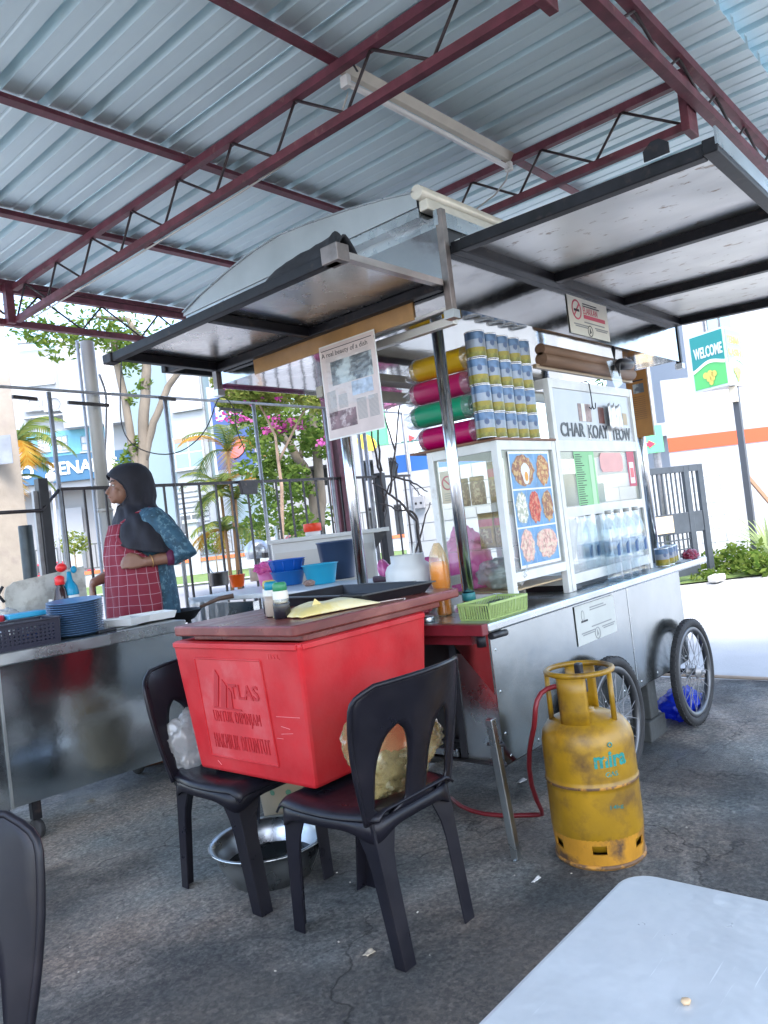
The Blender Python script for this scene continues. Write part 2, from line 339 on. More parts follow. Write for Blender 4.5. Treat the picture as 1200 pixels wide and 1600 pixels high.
# fluorescent batten under the purlin
lt = thing('batten_light', 'long cream fluorescent batten fixed under the roof purlin', 'light', (2.25, 1.91, 3.0))
mb = MB(); y0 = 1.885
mb.prism([(0, 0), (.024, -.030), (.050, -.030), (.074, 0)], (2.27, y0 + .008, 3.028), (0, 1, 0), (0, 0, 1), 1.24)
mb.build('housing', mat('cream_metal', (.62, .57, .47), .45, var=.08, vscale=8), lt)
MB().tube([(2.30, y0 + .045, 2.965), (3.48, y0 + .045, 2.965)], .013, 10).build('tube', mat('unlit_tube', (.82, .82, .80), .3), lt)
for x in (2.285, 3.495): MB().box(x - .012, x + .012, y0 + .025, y0 + .065, 2.945, 2.992).build('lamp_holder', WHITE_OLD, lt, bevel=.003)
MB().tube([(2.28, y0 - .01, 3.02), (2.255, y0 - .03, 2.985), (2.26, y0 - .04, 2.96), (2.275, y0 - .03, 2.97)], .004, 6).build('wire', BLACK, lt)

for k_, (pts_, lab_) in enumerate((([(2.255, 4.8, 2.765), (2.262, 4.2, 2.772), (2.255, 3.4, 2.768), (2.268, 2.6, 2.774), (2.28, 1.98, 2.80), (2.30, 1.93, 2.95)], 'thin white wire tied along the truss over the cart end'), ([(3.50, 4.7, 2.776), (3.49, 3.6, 2.770), (3.50, 2.4, 2.776), (3.48, 1.95, 2.85), (3.47, 1.92, 2.95)], 'thin white wire tied along the truss over the cart middle'))):
    o = MB().tube(pts_, .0055, 6).build('roof_wire', mat('wire_white', (.5, .49, .46), .5), None, sub=1); tag(o, lab_, 'wire')
# ------------------------------------------------------------------ railing at the eave
rail = thing('railing', 'black iron railing with tall posts and a top bar behind the stall', 'railing', (2.46, 5.0, 0))
RZ = 1.70
IRON = mat('iron', (.03, .024, .026), .5, .2, var=.4, vscale=20, col2=(.12, .07, .055), c2scale=16, c2lo=.6, c2hi=.7)
MB().box(2.46, 6.2, 4.985, 5.015, RZ, RZ + .022).build('top_rail', IRON, rail)
MB().box(2.46, 6.2, 4.985, 5.015, .12, .142).build('bottom_rail', IRON, rail)
x = 2.475; k = 0
while x < 6.2:
    MB().bar((x, 5, .142), (x, 5, RZ), .014, .014, (0, 1, 0)).build('baluster', IRON, rail); x += .158; k += 1
GREYT = mat('grey_tube', (.30, .30, .31), .45, .5, var=.2, vscale=15)
for x in (2.46, 3.36, 4.22, 5.06, 6.2): MB().tube([(x, 5, 0), (x, 5, 2.372)], .016, 8).build('post', GREYT if x > 2 else IRON, rail)
MB().tube([(.9, 5, 2.40), (3, 5, 2.384), (6.2, 5, 2.366)], .011, 8).build('wire_bar', GREYT, rail)
MB().tube([(2.46, 5, RZ + .01), (2.28, 4.9, RZ - .13), (1.9, 4.9, RZ - .13)], .012, 8).build('end_loop', IRON, rail)
for (xx, zz, l) in ((2.28, 2.32, .16), (2.72, 2.30, .30), (3.36, 2.37, .14), (3.95, 2.31, .22)):
    MB().bar((xx - l / 2, 4.965, zz), (xx + l / 2, 4.965, zz - .008), .022, .022).build('bracket', IRON, rail)
MB().prism([(-.10, 0), (.10, 0), (.075, -.115), (-.075, -.115)], (4.04, 4.978, RZ + .02), (1, 0, 0), (0, 0, 1), .03).build('lock_plate', IRON, rail, bevel=.004)
# poles at the eave
p = thing('drain_pipe', 'white plastic pipe column with rusty lower sleeve behind the seller', 'pipe', (2.83, 5.08, 0))
PVC = mat('old_pvc', (.46, .44, .40), .5, 0, var=.08, vscale=5, col2=(.42, .32, .24), c2scale=4, c2lo=.58, c2hi=.8, stretch=(1, 1, .3))
MB().tube([(2.83, 5.10, 1.55), (2.83, 5.10, 2.78)], .047, 20).build('upper_pipe', PVC, p)
MB().tube([(2.83, 5.10, 0), (2.83, 5.10, 1.56)], .051, 20).build('sleeve', PVC, p)
MB().tube([(2.755, 5.10, 0), (2.755, 5.10, 2.78)], .011, 8).build('conduit', mat('conduit_grey', (.40, .44, .50), .5), p)
MB().lathe([(.05, 0), (.058, .004), (.058, .02), (.05, .024)], (2.83, 5.10, 1.545), 20).build('collar', PVC, p)
bc = at(41, 840, 5.2)
p = MB().lathe([(.0005, 1.50), (.043, 1.50), (.045, 1.49), (.045, 0)], (bc.x, bc.y, 0), 20).build('bollard', mat('dark_green_steel', (.035, .045, .05), .45, .3, var=.3, vscale=8)); tag(p, 'round dark steel pipe post standing left of the square post', 'post')
bc = at(70, 810, 5.0)
p = thing('square_post', 'square black steel post with open top beside the railing end', 'post', (bc.x, bc.y, 0))
MB().box(bc.x - .032, bc.x + .032, bc.y - .032, bc.y + .032, 0, 1.78).build('tube', BLACK, p, bevel=.003); MB().box(bc.x - .062, bc.x - .034, bc.y - .01, bc.y + .02, 0, 1.70).build('flat_bar', GREYT, p)
bc = at(4, 800, 6.6)
p = thing('utility_pole', 'weathered concrete utility pole with a grey metal plate', 'pole', (bc.x, bc.y, 0))
PCON = mat('pole_concrete', (.34, .30, .25), .9, 0, var=.15, vscale=4, bump=.3, bscale=30, col2=(.30, .26, .23), c2scale=5, c2lo=.56, c2hi=.7)
MB().hexa([bc + V((a, b, c)) for c, s in ((-bc.z, .155), (2.2, .125)) for a, b in ((-s, -s), (s, -s), (s, s), (-s, s))]).build('shaft', PCON, p, bevel=.012)
ux = RIGHT.copy(); ux.z = 0; ux.normalize()
q = at(8, 725, 6.42); MB().sheet(q - ux * .10, ux, V((0, 0, 1)), .17, .24, .006).build('plate', mat('plate_grey', (.25, .27, .30), .5, .4, var=.2), p)
bc = at(531, 800, 7.25)
p = thing('steel_column', 'maroon square steel column of the roof beside the newspaper', 'column', (bc.x, bc.y, 0))
MB().box(bc.x - .045, bc.x + .045, bc.y - .045, bc.y + .045, 0, 3.0).build('column_tube', MAROON, p, bevel=.004); MB().box(bc.x - .1, bc.x + .1, bc.y - .1, bc.y + .1, 0, .012).build('base_plate', MAROON, p)
# ------------------------------------------------------------------ the hawker cart
X1, Y1, Z1 = V((1, 0, 0)), V((0, 1, 0)), V((0, 0, 1))
cart = thing('food_cart', 'stainless steel hawker cart with spoked wheels and a raised flap canopy', 'cart', (3.3, 1.95, 0))
TAPE = mat('brown_tape', (.36, .20, .075), .3, 0, var=.15, vscale=12)
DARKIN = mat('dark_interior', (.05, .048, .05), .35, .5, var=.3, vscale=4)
fp = MB().box(2.275, 4.12, 1.556, 1.560, .312, .80).build('front_panel', STEEL_SM, cart)
for k_ in range(10): MB().lathe([(.006, 0), (.005, .0015), (.0005, .002)], (2.32 + k_ * .195, 1.556, .335), 8, ax=(0, -1, 0)).build('rivet', STEEL_BR, fp)
for k_ in range(3): MB().lathe([(.006, 0), (.005, .0015), (.0005, .002)], (2.30, 1.556, .42 + k_ * .15), 8, ax=(0, -1, 0)).build('rivet', STEEL_BR, fp)
MB().box(3.44, 3.448, 1.5545, 1.5558, .316, .785).build('panel_seam', STEEL_BR, fp)
MB().box(2.275, 4.12, 2.376, 2.38, .312, .80).build('back_panel', STEEL_SM, cart)
MB().box(4.116, 4.12, 1.561, 2.375, .312, .80).build('end_panel', STEEL_SM, cart)
MB().box(2.275, 4.115, 1.561, 2.375, .305, .3105).build('underside', DARKIN, cart)
MB().prism([(0, .80), (0, .565), (.20, .79), (.20, .80)], (2.270, 1.561, 0), Y1, Z1, .004).build('corner_gusset', STEEL_SM, cart)
MB().prism([(0, .312), (.17, .29), (.17, .70), (.145, .70), (0, .56)], (2.305, 1.565, 0), Y1, Z1, .004).build('side_plate', STEEL_BR, cart)
MB().box(2.30, 2.31, 1.735, 1.765, .312, .79).build('dark_stile', BLACK, cart)
MB().box(2.42, 2.43, 1.77, 2.375, .312, .79).build('inner_panel', DARKIN, cart)
MB().box(2.285, 2.40, 1.77, 2.35, .315, .345).build('shelf', STEEL_BR, cart, bevel=.003)
ct = MB().box(2.236, 4.50, 1.528, 2.42, .790, .825).build('counter_top', STEEL_BR, cart, bevel=.008)
MB().box(2.198, 2.2355, 1.532, 2.42, .786, .826).build('counter_end_board', REDWOOD, cart, bevel=.003)
MB().box(2.25, 2.40, 1.62, 2.40, .745, .785).build('counter_bearer', REDWOOD, cart)
MB().lathe([(.0005, 0), (.017, 0), (.017, .04), (.0005, .04)], (2.225, 1.56, .745), 16).build('leg_socket', DARK_TUBE, cart)
MB().tube([(2.262, 1.543, .775), (2.36, 1.543, .772)], .0125, 10).build('hinge_pipe', BLACK, cart)
MB().bar((2.20, 1.545, .50), (2.238, 1.530, .004), .028, .028, (0, 1, 0)).build('prop_leg', STEEL_BR, cart, bevel=.003)
MB().box(2.215, 2.262, 1.52, 1.530, 0, .006).build('leg_foot', STEEL_BR, cart)
for z in (.40, .33): MB().tube([(2.20, 1.57, z + .01), (2.235, 1.525, z), (2.27, 1.555, z - .005)], .007, 6).build('wire_tie', BLACK, cart)
for x in (2.42, 4.27):
    for y in (1.73, 2.28): MB().tube([(x, y, .826), (x, y, 1.955)], .0235, 18).build('canopy_pole', STEEL_T, cart)
MB().lathe([(.0245, 0), (.027, .001), (.027, .028), (.0245, .03)], (2.42, 1.73, .885), 16).build('pole_band', plain('teal_tape', (.02, .16, .17)), cart)
# canopy box
MB().box(2.252, 4.465, 1.524, 1.528, 1.945, 2.172).build('front_fascia', mat('fascia_mirror', (.44, .45, .46), .12, 1, var=.08, vscale=2, bump=.10, bscale=1.6, rvar=.04, bdist=.05), cart)
MB().box(2.248, 2.252, 1.53, 2.90, 1.957, 2.245).build('end_fascia', MATS['fascia_mirror'], cart)
MB().box(4.463, 4.467, 1.53, 2.90, 1.957, 2.245).build('end_fascia', MATS['fascia_mirror'], cart)
MB().box(2.252, 4.465, 2.896, 2.90, 1.945, 2.172).build('back_fascia', MATS['fascia_mirror'], cart)
MB().box(2.254, 4.461, 1.53, 2.894, 1.9585, 1.962).build('canopy_ceiling', mat('ceiling_mirror', (.70, .71, .71), .09, 1, bump=.07, bscale=2.2, bdist=.05), cart)
MB().box(2.24, 2.247, 1.70, 2.62, 1.948, 2.02).build('brown_tape_strip', TAPE, cart)
for (x, y, za, zb) in ((2.232, 1.518, 1.925, 2.30), (2.232, 2.885, 1.925, 2.06), (4.452, 1.518, 1.925, 2.18), (4.452, 2.885, 1.925, 2.18)):
    MB().box(x, x + .028, y, y + .03, za, zb).build('corner_post', TUBE_BROWN if x < 3 else DARK_TUBE, cart, bevel=.002)
    MB().box(x - .006, x + .034, y - .006, y + .036, za - .018, za + .012).build('post_cap', STEEL_BR, cart)
# roof of the canopy
arc = [(1.600, 2.375), (1.741, 2.403), (1.935, 2.432), (2.149, 2.455), (2.323, 2.468), (2.50, 2.455), (2.706, 2.422), (2.911, 2.378), (3.045, 2.338)]
mb = MB()
mb.prism([(arc[0][0], 2.325)] + [(arc[-1][0] + .005, 2.325)] + arc[::-1], (2.205, 0, 0), Y1, Z1, .004)
mb.build('arched_end_plate', mat('dull_zinc', (.40, .42, .43), .42, .85, var=.12, vscale=3, bump=.05, bscale=4, bdist=.04), cart)
mb = MB().prism([(arc[0][0], 2.325)] + [(arc[-1][0] + .005, 2.325)] + arc[::-1], (4.50, 0, 0), Y1, Z1, .004); mb.build('arched_end_plate', MATS['dull_zinc'], cart)
mb = MB(); k = len(arc)
mb.add([(x, a, b + dz) for x in (2.195, 4.515) for dz in (.001, .005) for a, b in arc], [(i, i + 1, 2 * k + i + 1, 2 * k + i) for i in range(k - 1)] + [(k + i, 3 * k + i, 3 * k + i + 1, k + i + 1) for i in range(k - 1)] + [(i, k + i, k + i + 1, i + 1) for i in range(k - 1)])
mb.build('roof_skin', STEEL_BR, cart, fix=False)
TRIM = mat('cream_trim', (.60, .56, .48), .4, .2, var=.12, vscale=10)
MB().tube([(2.195, 1.588, 2.372), (4.515, 1.588, 2.372)], .026, 12).build('roof_edge_roll', TRIM, cart)
MB().box(2.21, 4.50, 1.556, 1.596, 2.305, 2.345).build('gutter', TRIM, cart, bevel=.006)
MB().box(2.23, 4.48, 1.535, 1.552, 2.245, 2.30).build('gutter_lip', STEEL_BR, cart)
MB().box(2.212, 4.49, 1.60, 3.04, 2.29, 2.324).build('roof_soffit', STEEL_BR, cart)
MB().box(2.265, 4.455, 1.545, 1.549, 2.175, 2.29).build('upper_band', DARKIN, cart); MB().box(2.262, 2.266, 1.55, 2.89, 2.246, 2.29).build('upper_band', STEEL_BR, cart)
# end flap, level, on dark tubes
def flap(name, label, c, ribs, sheetm, tube=.036, edge=True, zoff=.018):
    # c: hinge a, hinge b, outer b, outer a
    c = [V(p) for p in c]; f = MB(); up = (c[1] - c[0]).cross(c[3] - c[0]).normalized()
    if up.z < 0: up = -up
    f.hexa([p + up * zoff for p in c] + [p + up * (zoff + .003) for p in c]); o = f.build(name, sheetm, cart); o['label'] = label
    for a, b, nm in ((0, 1, 'hinge_bar'), (3, 2, 'outer_bar')):
        d = (c[b] - c[a]).normalized() * (.0 if nm == 'hinge_bar' else .02); MB().bar(c[a] - d, c[b] + d, tube, tube, up).build(nm, DARK_TUBE, o, bevel=.004)
    for t in ribs:
        p, q = c[0].lerp(c[1], t), c[3].lerp(c[2], t); d = (q - p).normalized(); MB().bar(p + d * (tube / 2 + .001), q - d * (tube / 2 + .001), tube, tube * .98, up).build('rib', DARK_TUBE, o, bevel=.004)
    return o
FLAPE = mat('flap_sheet_end', (.60, .58, .55), .26, 1, var=.1, vscale=3, bump=.1, bscale=4, rvar=.08, bdist=.04)
ef = flap('end_flap', 'dark framed steel flap lifted over the cart end', [(2.225, 1.55, 2.03), (2.225, 2.86, 2.03), (1.70, 2.83, 2.03), (1.70, 1.56, 2.03)], (0.995, .52), FLAPE)
MB().bar((1.715, 1.545, 2.035), (2.22, 1.55, 2.035), .028, .022).build('bare_arm', mat('worn_arm', (.45, .40, .37), .35, .9, var=.2), ef); MB().box(1.675, 1.73, 1.525, 1.595, 2.012, 2.066).build('arm_clamp', TUBE_BROWN, ef, bevel=.003)
MB().box(1.675, 1.725, 2.845, 2.91, 2.01, 2.05).build('bar_end', DARK_TUBE, ef, bevel=.004)
ff = flap('front_flap', 'wide pale steel flap lifted over the cart front', [(2.275, 1.505, 2.165), (4.45, 1.505, 2.165), (4.45, .63, 2.12), (2.275, .62, 2.15)], (.008, .325, .645, .992), STEEL_SHEET, .042)
mb = MB().prism([(0, 0), (.075, 0), (.075, .03), (.05, .05), (.025, .05), (0, .03)], (2.25, .80, 2.172), V((0, -1, 0)), Z1, .005); mb.build('bolt_plate', DARK_TUBE, ff)
MB().bar((2.25, .60, 2.17), (4.47, .61, 2.14), .006, .05).build('edge_strip', STEEL_BR, ff)
flap('back_flap', 'steel flap lifted over the back of the cart', [(2.28, 2.92, 2.12), (4.45, 2.92, 2.12), (4.45, 3.35, 2.14), (2.28, 3.35, 2.14)], (.005, .5, .995), FLAPE)
MB().bar((2.37, 2.22, 1.937), (2.34, 1.585, 1.93), .03, .032).build('cross_bar', mat('pale_alloy', (.62, .60, .56), .4, .6, var=.15), cart, bevel=.003)
MB().bar((2.43, 2.34, 1.90), (4.30, 2.34, 1.90), .10, .035).build('back_rail', mat('pale_timber', (.42, .39, .33), .6, var=.15, vscale=8), cart, bevel=.004)
MB().bar((2.43, 2.42, 1.84), (4.30, 2.42, 1.84), .04, .05).build('back_rail', MATS['pale_timber'], cart, bevel=.004)
# rolled blinds under the front fascia
BLIND = mat('brown_blind', (.20, .115, .07), .6, 0, var=.25, vscale=5, stretch=(.4, 6, 6))
bl = thing('rolled_blind', 'pair of brown rolled blinds under the cart front fascia', 'blind', (3.4, 1.66, 1.87))
for z, r in ((1.905, .026), (1.862, .030)): MB().tube([(3.05, 1.64, z), (4.02, 1.64, z)], r, 14).build('roll', BLIND, bl)
MB().bar((3.02, 1.66, 1.832), (4.05, 1.66, 1.832), .02, .018).build('bottom_batten', plain('batten_tan', (.40, .30, .2)), bl)
fan = thing('clip_fan', 'small black fan bound with plastic under the fascia', 'fan', (3.75, 1.60, 1.88))
MB().lathe([(.0005, -.05), (.02, -.05), (.03, -.03), (.03, .05), (.022, .07), (.0005, .07)], (3.78, 1.575, 1.885), 14, ax=(1, -.1, .05)).build('motor', BLKPL, fan)
for a in range(3): MB().hexa([V((3.70, 1.585, 1.885)) + V((dx, math.sin(a * 2.1 + t) * rr * .3, math.cos(a * 2.1 + t) * rr)) for dx in (0, .006) for t, rr in ((-.3, .015), (.3, .015), (.45, .085), (-.45, .085))]).build('blade', BLKPL, fan)
MB().prism([(0, 0), (.12, .02), (.16, -.10), (.06, -.14)], (3.62, 1.592, 1.89), X1, Z1, .002).build('plastic_wrap', FILM, fan)
# wheels
def wheel(x, y):
    r = .272; w_ = MB().grid(lambda u, v: V((x, y, r + .004)) + V((math.cos(u * 2 * math.pi) * (r - .023 + .023 * math.cos(v * 2 * math.pi)), .021 * math.sin(v * 2 * math.pi), math.sin(u * 2 * math.pi) * (r - .023 + .023 * math.cos(v * 2 * math.pi)))), 56, 13, closeu=True).build('wheel', RUBBER, cart)
    c = V((x, y, r + .004))
    MB().lathe([(.205, -.014), (.226, -.016), (.230, -.012), (.228, .012), (.226, .016), (.205, .014), (.205, -.014)], c, 56, ax=(0, 1, 0)).build('rim', mat('rim_steel', (.13, .135, .145), .4, .8, var=.2), w_)
    MB().lathe([(.0005, -.045), (.022, -.045), (.024, -.03), (.034, -.028), (.034, -.02), (.018, -.018), (.018, .018), (.034, .02), (.034, .028), (.0005, .03)], c, 20, ax=(0, 1, 0)).build('hub', GREYT, w_)
    MB().lathe([(.0005, -.062), (.009, -.062), (.009, -.045)], c, 10, ax=(0, 1, 0)).build('axle_nut', GREYT, w_)
    mb = MB()
    for i in range(32):
        a = 2 * math.pi * i / 32; b = a + (1 if (i // 2) % 2 else -1) * .9; s = -.022 if i % 2 else .022
        mb.tube([c + V((.032 * math.cos(b), s, .032 * math.sin(b))), c + V((.207 * math.cos(a), s * .3, .207 * math.sin(a)))], .0016, 4, cap=False)
    mb.build('spokes', GREYT, w_)
    mb = MB()
    for i in range(56):
        a = 2 * math.pi * i / 56
        for s in (-1, 1):
            d = V((math.cos(a + s * .02), 0, math.sin(a + s * .02))); t = V((-d.z, 0, d.x)); p = c + d * (r - .003) + V((0, s * .009, 0)); mb.bar(p - t * .009, p + t * .009, .008, .006, d)
    mb.build('tread', RUBBER, w_)
    return w_
for x, y in ((3.02, 1.485), (3.985, 1.495), (3.02, 2.45), (3.985, 2.45)): wheel(x, y)
for x in (3.02, 3.985): MB().tube([(x, 1.53, .276), (x, 2.41, .276)], .014, 10).build('axle', DARK_TUBE, cart); MB().bar((x, 1.62, .29), (x, 2.34, .29), .04, .03).build('axle_beam', DARK_TUBE, cart)
# notice panels on the cart
GREYP = plain('notice_grey', (.50, .52, .49), .45, var=.06); CREAMP = plain('notice_cream', (.66, .64, .56), .45, var=.05)
INK = plain('ink_black', (.03, .03, .035), .6); INKR = plain('ink_red', (.55, .08, .13), .6); INKF = plain('ink_faded', (.26, .27, .27), .6)
def notice(name, label, o, w_, h, paper, red):
    n_ = MB().sheet(o, X1, Z1, w_, h, .0016).build(name, paper); n_.location = (0, 0, 0); tag(n_, label, 'notice')
    o = V(o) - Y1 * .0022
    def ln(x, z, l, hh, m): MB().sheet(o + X1 * x * w_ + Z1 * z * h, X1, Z1, l * w_, hh, .0006).build('print_line', m, n_)
    for (x, z, l) in ((.36, .85, .36), (.36, .79, .42), (.36, .355, .52), (.1, .26, .34), (.13, .21, .30), (.62, .26, .34), (.65, .21, .28)): ln(x, z, l, .0055, INKF if not red or z < .5 else INK)
    ring = MB().lathe([(.022, -.0008), (.026, -.0008), (.026, .0), (.022, .0)], o + X1 * (.49 * w_) + Z1 * (.16 * h), 20, ax=(0, 1, 0)); ring.prism([(-.008, -.014), (.010, -.006), (-.002, .016)], o + X1 * (.49 * w_) + Z1 * (.16 * h), X1, Z1, .0006); ring.build('round_emblem', INKF if not red else INK, n_)
    if red:
        text_mb('ELAKKAN', o + X1 * .36 * w_ + Z1 * .60 * h, X1, Z1, .030, .36 * w_, .0006).build('lettering', INKR, n_)
        ln(.36, .47, .55, .018, INKR)
        c = o + X1 * .2 * w_ + Z1 * .66 * h
        MB().lathe([(.038, -.0008), (.046, -.0008), (.046, 0), (.038, 0)], c, 24, ax=(0, 1, 0)).prism([(-.032, -.026), (-.026, -.032), (.032, .026), (.026, .032)], c, X1, Z1, .0006).build('no_smoking_ring', INKR, n_)
        MB().sheet(c + V((-.026, 0, -.008)), X1, Z1, .05, .011, .0006).build('cigarette', INK, n_)
    else:
        MB().lathe([(.020, -.0008), (.023, -.0008), (.023, 0), (.020, 0)], o + X1 * .17 * w_ + Z1 * .72 * h, 20, ax=(0, 1, 0), sx=.6).build('leaf_emblem', INKF, n_); ln(.12, .55, .16, .008, INK)
    return n_
notice('warning_notice', 'cream no smoking notice with red ring on the canopy fascia', (3.125, 1.521, 1.958), .40, .172, CREAMP, True)
notice('information_notice', 'faded grey printed notice on the cart front panel', (2.91, 1.553, .612), .375, .166, GREYP, False)
# ------------------------------------------------------------------ glass cases on the cart
CT = .8255
ORD = ['first', 'second', 'third', 'fourth', 'fifth', 'sixth', 'seventh', 'eighth', 'ninth', 'tenth', 'eleventh', 'twelfth', 'thirteenth', 'fourteenth', 'fifteenth', 'sixteenth', 'seventeenth', 'eighteenth']
def frame_rect(name, o, ux, uz, w_, h, b, t, m, parent):
    mb = MB()
    mb.prism([(0, 0), (w_, 0), (w_, b), (0, b)], o, ux, uz, t).prism([(0, h - b), (w_, h - b), (w_, h), (0, h)], o, ux, uz, t)
    mb.prism([(0, b), (b, b), (b, h - b), (0, h - b)], o, ux, uz, t).prism([(w_ - b, b), (w_, b), (w_, h - b), (w_ - b, h - b)], o, ux, uz, t)
    return mb.build(name, m, parent, bevel=.002)
ca = thing('glass_case', 'white framed glass display case with food photos on its front', 'display case', (2.81, 1.78, CT))
cx0, cx1, cy0, cy1, cz0, cz1 = 2.572, 3.045, 1.62, 1.97, CT, 1.492
for x, y in ((cx0, cy0), (cx1 - .03, cy0), (cx0, cy1 - .03), (cx1 - .03, cy1 - .03)): MB().box(x, x + .03, y, y + .03, cz0, cz1).build('post', WHITE_OLD, ca, bevel=.002)
for z, b in ((.925, .038), (1.454, .038)):
    MB().box(cx0 + .03, cx1 - .03, cy0 + .002, cy0 + .026, z, z + b).build('rail', WHITE_OLD, ca); MB().box(cx0 + .03, cx1 - .03, cy1 - .026, cy1 - .002, z, z + b).build('rail', WHITE_OLD, ca)
    MB().box(cx0 + .002, cx0 + .026, cy0 + .03, cy1 - .03, z if z > 1 else .845, z + b if z > 1 else .885).build('rail', WHITE_OLD, ca); MB().box(cx1 - .026, cx1 - .002, cy0 + .03, cy1 - .03, z, z + b).build('rail', WHITE_OLD, ca)
MB().box(cx0 + .03, cx1 - .03, cy0 + .03, cy1 - .03, .886, .893).build('case_floor', mat('tan_board', (.42, .31, .18), .6, var=.1), ca)
MB().box(cx0 + .03, cx1 - .03, cy0 + .05, cy1 - .03, 1.062, 1.067).build('shelf', GLASS, ca); MB().box(cx0 + .03, cx1 - .03, cy0 + .05, cy1 - .03, 1.245, 1.249).build('shelf', GLASS, ca)
MB().box(cx0 + .03, cx1 - .03, cy0 + .010, cy0 + .014, .963, 1.454).build('front_pane', GLASS, ca); MB().box(cx0 + .010, cx0 + .014, cy0 + .03, cy1 - .03, .886, 1.454).build('side_pane', GLASS, ca)
MB().box(cx0 - .01, cx1 + .005, cy0 - .005, cy1 + .08, cz1 + .001, cz1 + .010).build('top_board', mat('brown_ply', (.20, .09, .05), .6, var=.2), ca)
# food photographs taped behind the front pane
MENUB = mat('photo_blue', (.10, .28, .52), .35, var=.25, vscale=14)
ph = thing('food_poster', 'poster of eight food photographs on blue inside the glass case', 'poster', (2.80, cy0 + .006, .97))
po, pw, phh = V((2.655, cy0 + .0072, .972)), .330, .475
MB().sheet(po, X1, Z1, pw, phh, .001).build('sheet', mat('photo_sheet', (.75, .76, .76), .3), ph)
FOODS = [mat('food_%s' % n_, c, .5, var=.45, vscale=60, col2=c2, c2scale=45, c2lo=.5, c2hi=.56) for n_, c, c2 in (('noodle', (.42, .16, .06), (.62, .42, .16)), ('chilli', (.48, .05, .03), (.62, .22, .12)), ('rice', (.70, .68, .60), (.40, .42, .30)), ('fried', (.30, .12, .06), (.55, .35, .14)), ('pale', (.62, .36, .30), (.70, .55, .42)))]
EGGW, EGGY = plain('egg_white', (.72, .74, .74)), plain('egg_yolk', (.75, .33, .03))
rows = [(.322, .146, [(0, .62, 3, 1), (.62, .38, 0, 0)]), (.166, .152, [(0, .33, 2, 0), (.33, .34, 1, 0), (.67, .33, 3, 0)]), (.012, .150, [(0, .40, 4, 0), (.40, .60, 4, 0)])]
for z, h, cells in rows:
    for u, cw, fm, egg in cells:
        x0 = po.x + .008 + u * (pw - .016); w_ = cw * (pw - .016) - .002; ccell = V((x0 + w_ / 2, po.y - .0012, po.z + z + h / 2))
        p_ = MB().sheet(V((x0, po.y - .001, po.z + z)), X1, Z1, w_, h - .003, .0005).build('photo', MENUB, ph)
        MB().disc(ccell - V((0, .0008, 0)), 1, 28, ax=(0, -1, 0), sx=w_ * .50, sy=h * .485).build('plate', mat('plate_photo_white', (.17, .33, .52), .4), p_)
        mb = MB(); n_ = 28; rr = random.Random(int(u * 100 + z * 1000))
        pts = [(math.cos(2 * math.pi * i / n_) * w_ * .465 * rr.uniform(.82, 1.05), math.sin(2 * math.pi * i / n_) * h * .455 * rr.uniform(.85, 1.05)) for i in range(n_)]
        mb.prism(pts, ccell - V((0, .0016, 0)), X1, Z1, .0004).build('food', FOODS[fm], p_)
        if egg:
            MB().prism([(math.cos(a) * .032 * (1 + .2 * math.sin(3 * a)), math.sin(a) * .045) for a in [2 * math.pi * i / 18 for i in range(18)]], ccell + V((.012, -.0024, -.012)), X1, Z1, .0004).build('egg_white', EGGW, p_); MB().prism([(math.cos(a) * .014, math.sin(a) * .020) for a in [2 * math.pi * i / 14 for i in range(14)]], ccell + V((.016, -.003, -.024)), X1, Z1, .0004).build('egg_yolk', EGGY, p_)
# no smoking card on the side pane
c_ = MB().sheet((cx0 + .0165, cy1 - .045, 1.27), V((0, -1, 0)), Z1, .075, .135, .001).build('warning_card', plain('card_peach', (.66, .50, .40))); tag(c_, 'small peach no smoking card inside the case side pane', 'card')
MB().lathe([(.024, -.0006), (.030, -.0006), (.030, .0006), (.024, .0006)], (cx0 + .0145, cy1 - .082, 1.355), 22, ax=(1, 0, 0)).build('red_ring', INKR, c_)
MB().bar((cx0 + .0145, cy1 - .10, 1.338), (cx0 + .0145, cy1 - .064, 1.372), .001, .006).build('red_bar', INKR, c_)
for k in range(4): MB().box(cx0 + .0142, cx0 + .0150, cy1 - .105, cy1 - .06, 1.282 + k * .009, 1.285 + k * .009).build('print_line', INKF, c_)
# snack packets in the case
PKT = mat('snack_gold', (.30, .17, .025), .3, .3, var=.2, vscale=20); PKR = plain('snack_red', (.50, .03, .06), .35); PKB = mat('snack_brown', (.22, .11, .05), .4, var=.4, vscale=50, col2=(.5, .36, .2), c2scale=60)
def packet(x, y, z, w_, h, label, rz=0):
    t = thing('snack_packet', label, 'snack packet', (x, y, z), rz, 'snack packets in the glass case')
    def pil(u, v): a, b = 2 * u - 1, 2 * v - 1; th = .018 * max(0, 1 - a ** 4) * max(0, 1 - b ** 6); return th
    mb = MB()
    for s in (1, -1): mb.grid(lambda u, v, s=s: V((s * pil(u, v), (u - .5) * w_, v * h)), 12, 14)
    mb.build('pouch', PKT, t, local=True)
    mb = MB().grid(lambda u, v: V((-pil(.08 + .84 * u, .62 + .2 * v) - .0012, (.08 + .84 * u - .5) * w_, (.62 + .2 * v) * h)), 8, 4); mb.build('red_band', PKR, t, local=True)
    mb = MB().grid(lambda u, v: V((-pil(.15 + .7 * u, .14 + .42 * v) - .0014, (.15 + .7 * u - .5) * w_, (.14 + .42 * v) * h)), 8, 6); mb.build('picture', PKB, t, local=True)
    return t
packet(cx0 + .048, 1.742, 1.068, .080, .145, 'gold snack packet on the middle shelf next to the pole')
packet(cx0 + .048, 1.668, 1.068, .074, .145, 'gold snack packet on the middle shelf beside the case corner')
packet(cx0 + .048, 1.675, 1.250, .066, .165, 'gold snack packet alone on the top shelf')
